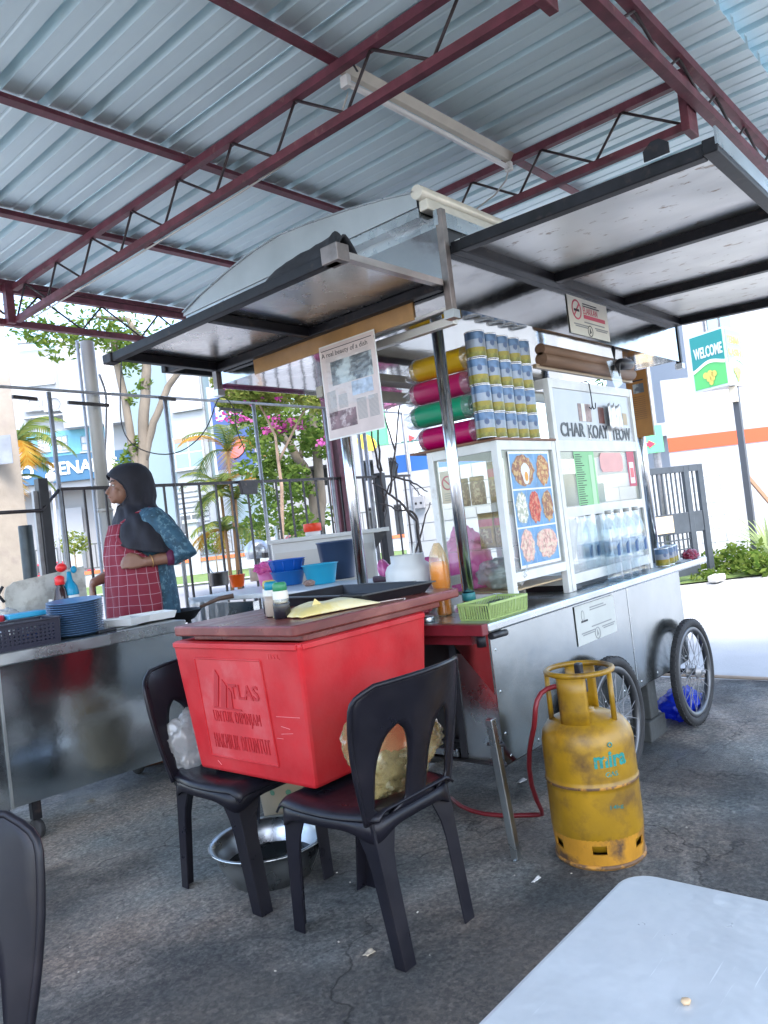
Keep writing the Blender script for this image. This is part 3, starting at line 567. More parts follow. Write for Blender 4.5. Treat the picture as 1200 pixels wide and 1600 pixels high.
for k_, (y_, lab_) in enumerate(((1.80, 'brown jar with a gold lid on the top shelf of the case'), (1.88, 'brown jar with a gold lid at the back of the top shelf'))):
    t = thing('snack_jar', lab_, 'jar', (cx0 + .10, y_, 1.25), 0, 'jars in the glass case')
    MB().lathe([(.0005, 0), (.030, 0), (.032, .005), (.032, .09), (.026, .10)], (cx0 + .10, y_, 1.25), 20).build('jar', PKB, t); MB().lathe([(.029, .099), (.031, .10), (.031, .118), (.0005, .119)], (cx0 + .10, y_, 1.25), 20).build('lid', PKT, t)
def crumple(name, c, r, sx, sy, sz, m, amp=.22, freq=3.0, seed=0, sub=5, parent=None, flat=None):
    bm = bmesh.new(); bmesh.ops.create_icosphere(bm, subdivisions=sub, radius=1)
    c = V(c)
    for v in bm.verts:
        d = v.co.normalized(); q = d * freq + V((seed * 7.1, seed * 3.3, seed))
        w_ = V((noise.noise(q * 1.3), noise.noise(q * 1.3 + V((9, 0, 0))), noise.noise(q * 1.3 + V((0, 9, 0))))) * .8; q2 = q + w_
        k = 1 + amp * noise.noise(q) + amp * .55 * abs(noise.noise(q2 * 1.9)) + amp * .40 * abs(noise.noise(q2 * 3.9)) + amp * .22 * abs(noise.noise(q2 * 8.1))
        v.co = V((d.x * r * sx * k, d.y * r * sy * k, d.z * r * sz * k))
        if flat is not None and v.co.z < -flat: v.co.z = -flat
        v.co += c
    if parent is not None:
        off = V((0, 0, 0)); p = parent
        while p is not None: off += p.location; p = p.parent
        for v in bm.verts: v.co -= off
    me = bpy.data.meshes.new(name); bm.to_mesh(me); bm.free(); me.materials.append(m)
    o = bpy.data.objects.new(name, me); COL.objects.link(o)
    for p in me.polygons: p.use_smooth = True
    if parent is not None: o.parent = parent
    return o
BAGC = glass_mat('clear_bag', (.94, .95, .95), .12, .2, .35, (.85, .86, .84))
o = crumple('noodle_bag', (cx0 + .12, 1.74, .955), .085, .9, 1.25, .75, BAGC, .25, 2.5, 3); tag(o, 'clear plastic bag of white noodles on the case floor', 'bag')
o = crumple('noodle_clump', (cx0 + .12, 1.73, .935), .055, .9, 1.2, .7, mat('noodle_white', (.66, .64, .56), .5, var=.2, vscale=30), .3, 4, 5); tag(o, 'pale noodle clump inside the clear bag in the case', 'noodles')
# sign cabinet
sc_ = thing('sign_cabinet', 'tall white framed glass cabinet lettered CHAR KOAY TEOW', 'cabinet', (3.49, 1.78, CT))
sx0, sx1, sy0, sy1 = 3.055, 3.955, 1.622, 1.90
for x, y in ((sx0, sy0), (sx1 - .032, sy0), (sx0, sy1 - .03), (sx1 - .032, sy1 - .03)): MB().box(x, x + .032, y, y + .03, CT, 1.775).build('post', WHITE_OLD, sc_, bevel=.002)
for z0, z1 in ((.855, .90), (1.150, 1.195), (1.447, 1.497), (1.735, 1.775)):
    MB().box(sx0 + .032, sx1 - .032, sy0 + .002, sy0 + .026, z0, z1).build('rail', WHITE_OLD, sc_); MB().box(sx0 + .032, sx1 - .032, sy1 - .026, sy1 - .002, z0, z1).build('rail', WHITE_OLD, sc_)
    for x in (sx0 + .003, sx1 - .03): MB().box(x, x + .024, sy0 + .03, sy1 - .03, z0, z1).build('rail', WHITE_OLD, sc_)
for z0, z1 in ((.90, 1.150), (1.195, 1.447)): MB().box(sx0 + .032, sx1 - .032, sy0 + .010, sy0 + .014, z0, z1).build('pane', GLASS, sc_)
MB().box(sx0 + .032, sx1 - .032, sy0 + .010, sy0 + .014, 1.497, 1.735).build('letter_panel', mat('grey_acrylic', (.50, .52, .55), .25, var=.06), sc_)
LET = plain('letter_black', (.03, .035, .045), .4)
mb = text_mb('CHAR', (3.135, sy0 + .009, 1.515), X1, Z1, .066, .235, .002, bold=.02); mb.build('letters', LET, sc_)
mb = text_mb('KOAY', (3.405, sy0 + .009, 1.510), X1, Z1, .066, .215, .002, bold=.02); mb.build('letters', LET, sc_)
mb = text_mb('TEOW', (3.665, sy0 + .009, 1.503), X1, Z1, .066, .225, .002, bold=.02); mb.build('letters', LET, sc_)
MB().sheet((3.40, sy0 + .0095, 1.505), X1, Z1, .03, .075, .0008).build('label_backing', WHITE, sc_); MB().sheet((3.625, sy0 + .0095, 1.50), X1, Z1, .03, .075, .0008).build('label_backing', WHITE, sc_)
MB().sheet((3.33, sy0 + .009, 1.59), X1, Z1, .13, .085, .001).build('torn_picture', mat('torn_pic', (.34, .24, .22), .5, var=.4, vscale=25), sc_)
MB().sheet((3.36, sy0 + .0078, 1.59), X1, Z1, .035, .085, .001).build('torn_picture', WHITE, sc_)
MB().sheet((3.54, sy0 + .009, 1.585), X1, Z1, .06, .08, .001).build('torn_picture', mat('torn_pic_dark', (.15, .06, .05), .5, var=.4, vscale=25), sc_)
MB().sheet((3.82, sy0 + .009, 1.585), X1, Z1, .05, .06, .001).build('torn_picture', plain('torn_tan', (.46, .34, .2)), sc_)
hk = MB().tube([(3.40, 1.615, 1.778), (3.435, 1.612, 1.775), (3.445, 1.612, 1.70), (3.443, 1.612, 1.665), (3.43, 1.612, 1.648), (3.41, 1.612, 1.655)], .0028, 6).build('wire_hook', BLACK, None); tag(hk, 'bent black wire hook hanging on the sign cabinet', 'hook')
MB().tube([(3.443, 1.612, 1.665), (3.455, 1.612, 1.648), (3.475, 1.612, 1.655), (3.48, 1.612, 1.68)], .0028, 6).build('hook_arm', BLACK, hk)
bgb = MB().grid(lambda u, v: V((3.60 + .16 * u + .004 * math.sin(u * 25), sy0 - .006 - .014 * abs(math.sin(u * 9 + 1)) - .006 * noise.noise(V((u * 9, v * 2, 1))), 1.555 + .125 * v + .006 * math.sin(u * 17))), 26, 8).build('bag_bundle', mat('silver_bag', (.60, .61, .62), .3, .4, var=.35, vscale=22), solid=.004); tag(bgb, 'folded bundle of silvery plastic bags on the sign cabinet', 'plastic bags')
gm = thing('green_menu', 'long green price list taped inside the sign cabinet', 'menu', (3.34, 1.63, 1.15))
MB().sheet((3.225, sy0 + .0085, 1.155), X1, Z1, .205, .292, .0008).build('sheet', mat('menu_green', (.20, .52, .22), .4, var=.12, vscale=5), gm)
for i in range(26): MB().sheet((3.235, sy0 + .0072, 1.43 - i * .0102), X1, Z1, .05 + .04 * random.random(), .0036, .0005).build('print_line', INK, gm)
MB().sheet((3.37, sy0 + .0072, 1.17), X1, Z1, .04, .26, .0004).build('price_column', mat('price_pale', (.42, .66, .40), .4), gm)
o = MB().prism([(.02, 0), (.24, 0), (.26, .02), (.26, .075), (.24, .095), (.02, .095), (0, .075), (0, .02)], (3.49, sy0 + .0085, 1.345), X1, Z1, .0012).build('pink_sticker', mat('sticker_pink', (.72, .34, .32), .4, var=.15, vscale=4)); tag(o, 'rounded pink sticker on the sign cabinet pane', 'sticker')
o = MB().sheet((3.805, sy0 + .0085, 1.265), X1, Z1, .09, .18, .001).build('red_flyer', plain('flyer_red', (.50, .05, .10))); tag(o, 'narrow red and white flyer at the cabinet edge', 'flyer')
MB().sheet((3.82, sy0 + .007, 1.28), X1, Z1, .055, .11, .0006).build('white_field', WHITE, o); MB().sheet((3.828, sy0 + .0062, 1.31), X1, Z1, .04, .05, .0005).build('red_block', plain('flyer_red2', (.70, .12, .14)), o)
o = MB().box(sx0 + .05, sx1 - .2, sy1 - .10, sy1 - .06, 1.20, 1.36).build('stored_box', mat('box_white', (.66, .66, .66), .5, var=.1)); tag(o, 'pale box standing at the back of the sign cabinet', 'box')
o = MB().box(3.62, 3.78, sy1 - .14, sy1 - .115, 1.20, 1.30).build('stored_box', plain('box_teal', (.35, .48, .52))); tag(o, 'small blue grey box in front of the pale box in the cabinet', 'box')
sb = thing('white_funnel_bag', 'tall pointed white plastic bag behind the lower pane', 'bag', (3.22, 1.70, .90)); MB().lathe([(.002, .0), (.05, .06), (.075, .20), (.07, .235)], (3.20, 1.72, .905), 14).build('film', BAGC, sb)
MB().box(3.07, 3.94, 1.66, 1.88, CT + .001, .853).build('cabinet_plinth', DARKIN, sc_)
for (x, y, c, l) in ((3.10, 1.66, (.02, .02, .025), 'small black box under the sign cabinet rail'),):
    o = MB().box(x, x + .05, y - .03, y - .003, CT + .001, CT + .02).build('switch_box', BLKPL, bevel=.003); tag(o, l, 'box')
# water bottles in front of the cabinet
WATER = glass_mat('water_fill', (.86, .92, .95), .10, .02, .04)
BLUEL = plain('bottle_blue', (.005, .07, .20), .35); CAPG = plain('cap_grey', (.36, .36, .34), .4)
prof = [(.0005, 0), (.030, 0), (.036, .006), (.037, .03), (.0345, .04), (.037, .05), (.0345, .06), (.037, .07), (.0345, .08), (.037, .09), (.0345, .10), (.037, .112), (.037, .20), (.036, .225), (.030, .255), (.020, .285), (.0135, .300), (.0135, .318)]
BOT = {}
def bottle(x, y, label):
    t = thing('water_bottle', label, 'water bottle', (x, y, CT), 0, 'clear water bottles in front of the sign cabinet')
    if not BOT:
        for nm, mb, mm in (('body', MB().lathe(prof, n=24), PETM), ('cap', MB().lathe([(.0005, .334), (.014, .334), (.0155, .332), (.0155, .317), (.014, .316)], n=20), CAPG),
                           ('label_band', MB().lathe([(.0374, .118), (.0378, .119), (.0378, .185), (.0374, .186)], n=24), glass_mat('label_clear', (.82, .88, .94), .08, .1, .12, (.45, .58, .72))),
                           ('blue_print', MB().grid(lambda u, v: V((.0384 * math.cos(4.25 + 1.5 * u), .0384 * math.sin(4.25 + 1.5 * u), .121 + (.045 + .018 * math.sin(u * math.pi)) * v)), 10, 3), BLUEL)):
            o = mb.build(nm, mm, t, local=True); BOT[nm] = o
    else:
        for nm, o in BOT.items(): c = o.copy(); COL.objects.link(c); c.parent = t
    return t
for i, (x, y) in enumerate(((3.395, 1.578), (3.50, 1.580), (3.60, 1.578), (3.70, 1.576))): bottle(x, y, '%s clear water bottle from the near end of the row on the counter' % ORD[i])
for i, (x, y) in enumerate(((3.36, 1.70), (3.46, 1.71), (3.56, 1.70))): bottle(x, y, 'water bottle behind the lower pane, %s from the near end' % ORD[i])
# tins
CANB = mat('tin_blue', (.07, .13, .23), .3, .3, var=.25, vscale=30); CANP = mat('tin_pale', (.21, .24, .29), .3, .3, var=.12, vscale=16); CANY = mat('tin_yellow', (.21, .165, .014), .32, .3, var=.2, vscale=40); CANO = mat('tin_olive', (.16, .15, .02), .4, .2, var=.5, vscale=60); CANM = mat('tin_metal', (.66, .66, .66), .22, 1)
CAN = {}
def can(x, y, z, label, rot=0, group='tin stack on the glass case', s=1):
    t = thing('milk_tin', label, 'tin can', (x, y, z), rot, group); t.scale = (s, s, s)
    if not CAN:
        r, h = .040, .106
        CAN['label_wrap'] = MB().lathe([(r, .004), (r, .022), (r, .040), (r, .072), (r, h - .004)], n=28, m=lambda i: (3, 2, 1, 0)[i]).build('label_wrap', [CANB, CANP, CANY, CANO], t, local=True)
        CAN['rim'] = MB().lathe([(.0005, h - .003), (r - .004, h - .003), (r - .003, h), (r + .001, h), (r + .0012, h - .004), (r, h - .005)], n=28).build('rim', CANM, t, local=True)
        CAN['rim.b'] = MB().lathe([(.0005, .001), (r - .004, .001), (r + .001, 0), (r + .0012, .004), (r, .005)], n=28).build('rim', CANM, t, local=True)
        CAN['emblem'] = MB().grid(lambda u, v: V(((r + .0008) * math.cos(4.2 + .5 * (u - .5) * math.sqrt(max(0, 1 - (2 * v - 1) ** 2))), (r + .0008) * math.sin(4.2 + .5 * (u - .5) * math.sqrt(max(0, 1 - (2 * v - 1) ** 2))), .052 + .026 * v)), 5, 7).build('emblem', mat('emblem_navy', (.06, .10, .2), .4), t, local=True)
    else:
        for o in CAN.values(): c = o.copy(); COL.objects.link(c); c.parent = t
    return t
for r_ in range(4):
    for c_ in range(5): can(2.568 + c_ * .0868 + random.uniform(-.002, .002), 1.660 + random.uniform(-.002, .002), cz1 + .0105 + (3 - r_) * .1065, 'milk tin with yellow base band, %s column from the pole, %s' % (ORD[c_], ['top row', 'second row from top', 'third row from top', 'bottom row'][r_]), random.uniform(-.35, .35))
for i, (x, y) in enumerate(((4.03, 1.60), (4.115, 1.605), (4.19, 1.62), (4.255, 1.635))): can(x, y, CT, '%s small blue tin at the far end of the cart counter' % ORD[i], random.uniform(-.5, .5), 'blue tins at the far counter end', .9)
# bag rolls on the case
RC = {'yellow': (.70, .42, .01), 'magenta': (.50, .01, .12), 'green': (.01, .34, .17), 'crimson': (.48, .0, .11)}
for i, (nm, z, lab) in enumerate((('crimson', 1.554, 'crimson roll of plastic bags at the bottom of the pile'), ('green', 1.654, 'green roll of plastic bags in the pile'), ('magenta', 1.754, 'magenta roll of plastic bags under the yellow roll'), ('yellow', 1.852, 'yellow roll of plastic bags on top of the pile'))):
    x = 2.625 + (.012, -.008, .006, -.004)[i]; y0 = 1.72 + (.0, .012, .015, -.005)[i]; y1 = y0 + .30; r = .0495
    t = thing('bag_roll', lab, 'bag roll', (x, (y0 + y1) / 2, z - r), 0, 'bag rolls on the glass case')
    mm = mat('roll_' + nm, RC[nm], .28, 0, var=.12, vscale=12, bump=.25, bscale=25, stretch=(1, .15, 1))
    MB().grid(lambda u, v: V((x + r * (1 + .02 * math.sin(u * 44)) * math.cos(u * 2 * math.pi) * (1 if .04 < v < .96 else .86), y0 + (y1 - y0) * v, z + r * .97 * math.sin(u * 2 * math.pi) * (1 if .04 < v < .96 else .86))), 36, 12, closeu=True).disc((x, y1, z), r * .86, 24, ax=(0, 1, 0)).disc((x, y0, z), r * .86, 24, ax=(0, -1, 0)).build('roll', mm, t)
    for ya, s in ((y1, 1), (y0, -1)):
        MB().grid(lambda u, v: V((x + (r + .003) * (1 - .35 * v * v) * math.cos(u * 2 * math.pi) * (1 + .12 * v * math.sin(u * 40 + i)), ya + s * (-.03 + .062 * v + .014 * v * math.sin(u * 31)), z - .006 * v + (r + .003) * (1 - .5 * v * v) * math.sin(u * 2 * math.pi) * (1 + .25 * v * math.cos(u * 37)))), 40, 7, closeu=True).build('wrap_end', WRAP, t)
# things at the near end of the counter
GREENB = mat('basket_green', (.36, .48, .16), .45, var=.1)
bk = thing('green_basket', 'small pale green slotted plastic basket at the counter corner', 'basket', (2.42, 1.63, CT))
bx0, bx1, by0, by1, bz, bh = 2.296, 2.552, 1.56, 1.69, CT, .058
MB().box(bx0, bx1, by0, by1, bz, bz + .005).build('base', GREENB, bk)
mb = MB()
for (a, b) in (((bx0, by0), (bx1, by0)), ((bx1, by0), (bx1, by1)), ((bx1, by1), (bx0, by1)), ((bx0, by1), (bx0, by0))):
    a, b = V((*a, 0)), V((*b, 0)); l = (b - a).length; k = int(l / .0105)
    d = (b - a).normalized(); n_ = V((d.y, -d.x, 0))
    for i in range(k + 1): p = a + (b - a) * (i / k); mb.bar(p + Z1 * (bz + .004), p + n_ * .006 + Z1 * (bz + bh), .0042, .003, n_)
    MB().bar(a + n_ * .006 + Z1 * (bz + bh), b + n_ * .006 + Z1 * (bz + bh), .008, .008).build('rim', GREENB, bk)
mb.build('slats', GREENB, bk)
o = crumple('sauce_sachets', (2.44, 1.62, CT + .032), .03, 2.4, 1.1, .7, mat('sachet_dark', (.05, .08, .05), .3, var=.5, vscale=30), .3, 5, 2); tag(o, 'dark crumpled sachets lying in the green basket', 'sachets')
ob = thing('orange_bottle', 'tall clear bottle of orange sauce beside the canopy pole', 'bottle', (2.435, 1.868, CT))
MB().lathe([(.0005, 0), (.030, 0), (.032, .01), (.032, .10), (.040, .13), (.041, .20), (.034, .245), (.018, .28), (.012, .29)], (2.435, 1.868, CT), 24).build('bottle', glass_mat('orange_film', (1, .92, .75), .12, .1, .25, (.9, .62, .3)), ob)
MB().lathe([(.0005, .004), (.027, .004), (.029, .012), (.029, .10), (.037, .13), (.037, .19), (.030, .215), (.0005, .218)], (2.435, 1.868, CT), 24).build('sauce', mat('orange_sauce', (.85, .30, .005), .25, var=.1), ob)
o = MB().lathe([(.0005, 0), (.028, 0), (.030, .004), (.030, .018), (.027, .022), (.0005, .022)], (2.28, 1.835, CT), 24).build('steel_lid', STEEL_BR); tag(o, 'small flat round steel lid on the counter end', 'tin')  # a loose round steel lid, modelled as a flat disc
jr = thing('white_jar', 'white plastic jar with a spoon standing behind the tray', 'jar', (2.60, 2.16, CT)); WPL = mat('white_plastic', (.70, .70, .68), .35, var=.05)
MB().lathe([(.0005, 0), (.098, 0), (.106, .012), (.106, .175), (.094, .20), (.076, .212), (.076, .245), (.072, .245), (.070, .20)], (2.62, 2.18, CT), 28).build('jar_body', WPL, jr)
MB().tube([(2.62, 2.16, CT + .14), (2.58, 2.10, CT + .29)], .006, 8).build('spoon', WPL, jr); MB().disc((2.53, 2.115, CT + .10), .022, 14, ax=(-.8, -.6, 0), sy=1.2).build('label_spot', plain('label_yellow', (.70, .55, .12)), jr)
PINK = glass_mat('pink_bag', (1, .62, .84), .10, .3, .60, (.88, .16, .50))
o = crumple('pink_bag', (2.80, 1.99, CT + .15), .115, .8, 1.0, 1.35, PINK, .34, 1.6, 1); tag(o, 'upright pink plastic bag behind the orange bottle', 'plastic bag')
o = crumple('pink_bag', (2.86, 2.33, CT + .115), .105, 1.0, 1.15, .95, PINK, .36, 1.7, 8); tag(o, 'low pink plastic bag with knotted ears behind the white jar', 'plastic bag')
MB().grid(lambda u, v: V((2.83, 2.45, CT + .15)) + V((.02 * math.cos(u * 6.28) * (1 + v), .03 * v * 2 + .01, .022 * math.sin(u * 6.28) * (1 + v) + .03 * v)), 14, 5, closeu=True).build('knot_ear', PINK, o)
o = crumple('pink_bag_heap', (2.85, 2.52, 1.83), .10, 2.6, 1.0, .52, glass_mat('pink_bag_dense', (1, .66, .84), .06, .3, .42, (.95, .30, .60)), .34, 2.0, 4); o.location.z = .03; tag(o, 'heap of pink plastic bags lying on the back rail under the canopy', 'plastic bags')
o = crumple('colour_sweets', (2.50, 2.02, CT + .03), .03, 1.3, 1.2, 1, plain('sweet_pink', (.75, .15, .22), .4), .2, 3, 4); tag(o, 'small pink and orange wrapped packet beside the jar', 'packet')
for (dx, dy, c) in ((.02, -.03, (.75, .12, .02)), (.0, -.06, (.35, .55, .12))): crumple('sweet', (2.50 + dx, 2.02 + dy, CT + .045), .02, 1, 1, 1, plain('sweet%d' % int(c[1] * 100), c, .4), .15, 3, 2, 3, parent=o)
o = crumple('onion_net', (4.40, 1.585, CT + .022), .035, 1.9, 1, .8, mat('onion_red', (.20, .01, .04), .35, var=.4, vscale=25), .35, 4, 3, flat=.021); tag(o, 'dark red net of onions at the far counter corner', 'onions')
o = MB().sheet((4.15, 1.545, CT + .002), X1, Y1, .16, .05, .002).build('paper_slip', plain('slip_grey', (.4, .42, .43))); tag(o, 'grey paper slip lying before the blue tins', 'paper')
# newspapers hung from the canopy
def paper_print(n_, o, ux, uz, w_, h, items):
    o = V(o); nrm = ux.cross(uz)
    for (nm, a, b, c, d, m) in items: MB().sheet(o + ux * a * w_ + uz * b * h + nrm * .0014, ux, uz, c * w_, d * h, .0005).build(nm, m, n_)
np_ = thing('newspaper_cutting', 'laminated pinkish newspaper cutting hanging from the near canopy edge', 'newspaper', (2.225, 2.02, 1.95))
MY = V((0, -1, 0)); no, nw, nh = V((2.232, 2.19, 1.585)), .295, .372
MB().sheet(no, MY, Z1, nw, nh, .0012).build('sheet', PAPERN, np_)
MB().sheet(no + Y1 * .006 - Z1 * .006 + X1 * .001, MY, Z1, nw + .012, nh + .012, .0008).build('laminate_edge', plain('laminate', (.72, .70, .66), .2), np_)
o2 = no + MY.cross(Z1) * 0; PHD = mat('photo_dark', (.10, .11, .12), .35, var=.6, vscale=16, col2=(.45, .50, .50), c2scale=11, c2lo=.5, c2hi=.6); PHP = mat('photo_plum', (.16, .09, .10), .4, var=.5, vscale=22, col2=(.52, .42, .42), c2scale=16, c2lo=.52, c2hi=.6); PHB = mat('photo_bowl', (.34, .40, .50), .35, var=.5, vscale=26)
cols = [('text_line', .04, .50 - i * .0125, .17, .006, INKF) for i in range(22)] + [('text_line', .25, .44 - i * .0125, .17, .006, INKF) for i in range(12)] + [('text_line', .58, .35 - i * .0125, .17, .006, INKF) for i in range(18)] + [('text_line', .79, .35 - i * .0125, .17, .006, INKF) for i in range(18)]
inv = [(nm, a, b, c, d, m) for nm, a, b, c, d, m in cols] + [('picture', .17, .56, .76, .26, PHD), ('picture', .52, .40, .38, .15, PHB), ('picture', .05, .09, .50, .19, PHP), ('rule_line', .02, .955, .94, .008, INK)]
paper_print(np_, no, MY, Z1, nw, nh, [(nm, a, b, c, d, m) for nm, a, b, c, d, m in inv])
text_mb('A real beauty of a dish', no + MY * .02 * nw + Z1 * .865 * nh + MY.cross(Z1) * .0014, MY, Z1, .026, .86 * nw, .0005).build('headline', INK, np_)
MB().grid(lambda u, v: no + MY * (nw * (.1 + .8 * u)) + Z1 * (nh * (.32 + .55 * v)) + MY.cross(Z1) * (.0035 + .0018 * noise.noise(V((u * 9, v * 16, 2))) + .001 * noise.noise(V((u * 30, v * 35, 5)))), 40, 50).build('glossy_film', FILM, np_)
n2 = thing('newspaper_cutting', 'brown aged newspaper cutting hanging at the far canopy pole', 'newspaper', (4.24, 1.70, 1.92))
AGED = mat('aged_paper', (.34, .15, .035), .55, var=.25, vscale=5); MB().sheet((4.235, 1.765, 1.54), MY, Z1, .125, .375, .0015).build('sheet', AGED, n2)
paper_print(n2, (4.235, 1.765, 1.54), MY, Z1, .125, .375, [('picture', .3, .66, .5, .14, PHD), ('text_line', .2, .84, .6, .02, INK)] + [('text_line', .2, .60 - i * .03, .6, .01, mat('aged_ink', (.18, .09, .04), .6)) for i in range(12)])
MB().box(4.234, 4.2345, 1.633, 1.640, 1.535, 1.92).build('white_margin', WHITE, n2)
# black cloth bag thrown over the end flap
cb = MB().grid(lambda u, v: V((1.80 + .02 * math.sin(u * 7), 1.60 + .40 * u, 2.056 + (.018 + .105 * (1 - u) ** .8 * (1 if u > .08 else .55) + .01 * noise.noise(V((u * 8, v * 3, 0)))) * math.sin(max(.02, v) * math.pi * .97) )) + V((.20 * (v - .5) * .6, 0, 0)), 26, 12).build('cloth_bag', mat('black_cloth', (.02, .021, .026), .85, var=.3, vscale=25), solid=.006); tag(cb, 'folded black cloth lying on the end flap', 'cloth')
# ------------------------------------------------------------------ plastic chairs
def make_chair(name, label, loc, rz, hw=.205, group='dark plastic chairs'):
    "armless stacking chair of one moulding; front is +y, origin on the floor under the seat middle"
    t = thing(name, label, 'chair', loc, rz, group); SH = .425
    # seat
    def seat(u, v):
        a, b = 2 * u - 1, 2 * v - 1
        f = (1 - .10 * b) if b < 0 else (1 + .02 * b)
        s = .215 * (1 - .06 * max(0, b) ** 3) * (1 - .16 * max(0, -b) ** 2)
        return V((a * s * (1 - .05 * b * b), b * .205 + .012 * (1 - a * a) * (1 if b > 0 else 0) * max(0, b) ** 6, SH - .012 * (1 - a * a) * (1 - b * b) - .03 * max(0, abs(a) - .86) / .14 * .7 - .03 * max(0, b - .86) / .14))
    MB().grid(seat, 22, 22).build('seat', CHAIRM, t, local=True, solid=.007)
    # apron under the seat edge
    def apron(u, v):
        a = 2 * math.pi * u; n_ = 5.5
        x = math.copysign(abs(math.cos(a)) ** (2 / n_), math.cos(a)) * .205; y = math.copysign(abs(math.sin(a)) ** (2 / n_), math.sin(a)) * .198
        x *= 1 - .10 * max(0, -y / .2)
        leg = (abs(math.cos(a)) * abs(math.sin(a)) * 2) ** 2
        return V((x * (1 + .03 * v), y * (1 + .03 * v), SH - .018 - v * (.032 + .035 * leg)))
    MB().grid(apron, 72, 3, closeu=True).build('apron', CHAIRM, t, local=True, solid=.007)
    # legs: tapering open angles, wide where they meet the seat
    for sx in (-1, 1):
        for sy in (-1, 1):
            top = V((sx * .188 * (.94 if sy < 0 else 1), sy * .178, SH - .02)); bot = V((sx * hw, sy * (.232 if sy < 0 else .218), 0))
            mb = MB(); n_ = 9
            rings = []
            for i in range(n_):
                k = i / (n_ - 1); p = top.lerp(bot, k); wd = .060 + .060 * max(0, 1 - k * 2.6) ** 2 - .012 * k; th = .006
                wy = wd * (1.0 if sy > 0 else .8); ix, iy = -sx, -sy
                rings.append([p + V((0, 0, 0)), p + V((ix * wd, 0, 0)), p + V((ix * wd, iy * th, 0)), p + V((ix * th, iy * th, 0)), p + V((ix * th, iy * wy, 0)), p + V((0, iy * wy, 0))])
            vs = [q for r_ in rings for q in r_]; fs = [(6 * i + j, 6 * i + (j + 1) % 6, 6 * i + 6 + (j + 1) % 6, 6 * i + 6 + j) for i in range(n_ - 1) for j in range(6)] + [(0, 1, 2, 3, 4, 5), tuple(6 * (n_ - 1) + j for j in range(6))]
            mb.add(vs, fs); mb.build('leg', CHAIRM, t, local=True, bevel=.002)
    # back: side stiles, centre splat and a wide top band round two arched openings
    ZT = .395
    def wout(v): return .190 + .050 * math.sin(min(1, v / .8) * math.pi / 2) - (.055 * max(0, (v - .82) / .18) ** 2.4)
    def hole(v):
        vb, vt = .02, .66
        if v >= vt: return .105, .105
        if v <= vb: return .105, .105
        k = (v - vb) / (vt - vb); g = math.sqrt(max(0, 1 - max(0, (k - .45) / .55) ** 2)) * min(1, k / .10)
        c_ = .105; return c_ - .060 * g, c_ + .060 * g
    def P(x, v, w_):
        u = x / .23; y = -.190 - .085 * v - .03 * v * v + .075 * u * u * (.35 + .65 * v)
        return V((x, y, SH - .03 + v * ZT - .012 * max(0, v - .9) / .1 * abs(u) ** 2))
    mb = MB(); NV = 40; NX = 5
    for seg in range(3):
        def f(i, j):
            v = j / NV; s, t_ = hole(v); w_ = wout(v)
            a, b = ((-w_, -t_), (-s, s), (t_, w_))[seg]
            return P(a + (b - a) * i / NX, v, w_)
        mb.add([f(i, j) for j in range(NV + 1) for i in range(NX + 1)], [(j * (NX + 1) + i, j * (NX + 1) + i + 1, (j + 1) * (NX + 1) + i + 1, (j + 1) * (NX + 1) + i) for j in range(NV) for i in range(NX)], smooth=True)
    for s in (-1, 1):   # web between stile and splat above and below the openings
        for v0, v1 in ((.60, 1.0), (0, .05)):
            pass
    mb.build('backrest', CHAIRM, t, local=True, solid=.008)
    # rolled rim round the back
    pts = [P(-wout(j / 24), j / 24, 0) for j in range(25)] + [P(wout(1) * (2 * i / 10 - 1), 1, 0) for i in range(1, 10)] + [P(wout(j / 24), j / 24, 0) for j in range(24, -1, -1)]
    MB().tube(pts, .0075, 8).build('back_rim', CHAIRM, t, local=True)
    return t
cA = make_chair('plastic_chair', 'dark plastic chair with its back to the viewer under the red cooler', (1.685, 1.672, 0), 0, .165)
cB = copy_tree(cA, (1.685, 2.262, 0), (0, 0, math.pi), 'dark plastic chair under the cooler side facing the stall table')
cC = copy_tree(cA, (.245, 1.305, 0), (0, 0, 2.559), 'dark plastic chair cut off at the picture edge, alone on the floor')
# ------------------------------------------------------------------ red cooler with its lid
co = thing('cooler_box', 'big faded red plastic cooler box resting on two chairs', 'cooler', (1.84, 2.05, .43))
z0, z1 = .435, .888
bx = [(1.560, 1.762), (2.105, 1.762), (2.105, 2.352), (1.560, 2.352)]; tx = [(1.522, 1.722), (2.135, 1.722), (2.135, 2.388), (1.522, 2.388)]
def lerp2(k): return [(a[0] + (b[0] - a[0]) * k, a[1] + (b[1] - a[1]) * k) for a, b in zip(bx, tx)]
mb = MB(); ins = .03
lo, hi = [V((*p, z0)) for p in bx], [V((*p, z1)) for p in tx]
cxm = V((1.83, 2.055, 0))
def inset(p, k): return V((p.x + (k if p.x < cxm.x else -k), p.y + (k if p.y < cxm.y else -k), p.z))
hin = [inset(p, ins) for p in hi]; lin = [inset(p, ins) + Z1 * .04 for p in lo]
mb.add(lo + hi + hin + lin, [(3, 2, 1, 0)] + [(i, (i + 1) % 4, 4 + (i + 1) % 4, 4 + i) for i in range(4)] + [(4 + i, 4 + (i + 1) % 4, 8 + (i + 1) % 4, 8 + i) for i in range(4)] + [(8 + i, 8 + (i + 1) % 4, 12 + (i + 1) % 4, 12 + i) for i in range(4)] + [(12, 13, 14, 15)])
body = mb.build('body', REDPL, co, bevel=.012)
k0 = .985; ring = [V((*p, z1 - .012)) for p in tx]
for i in range(4):
    a, b = ring[i], ring[(i + 1) % 4]; d = (b - a).normalized(); n_ = V((d.y, -d.x, 0)); MB().bar(a + n_ * .002 + d * .012, b + n_ * .002 - d * .012, .008, .018).build('rim', REDPL, co, bevel=.003)
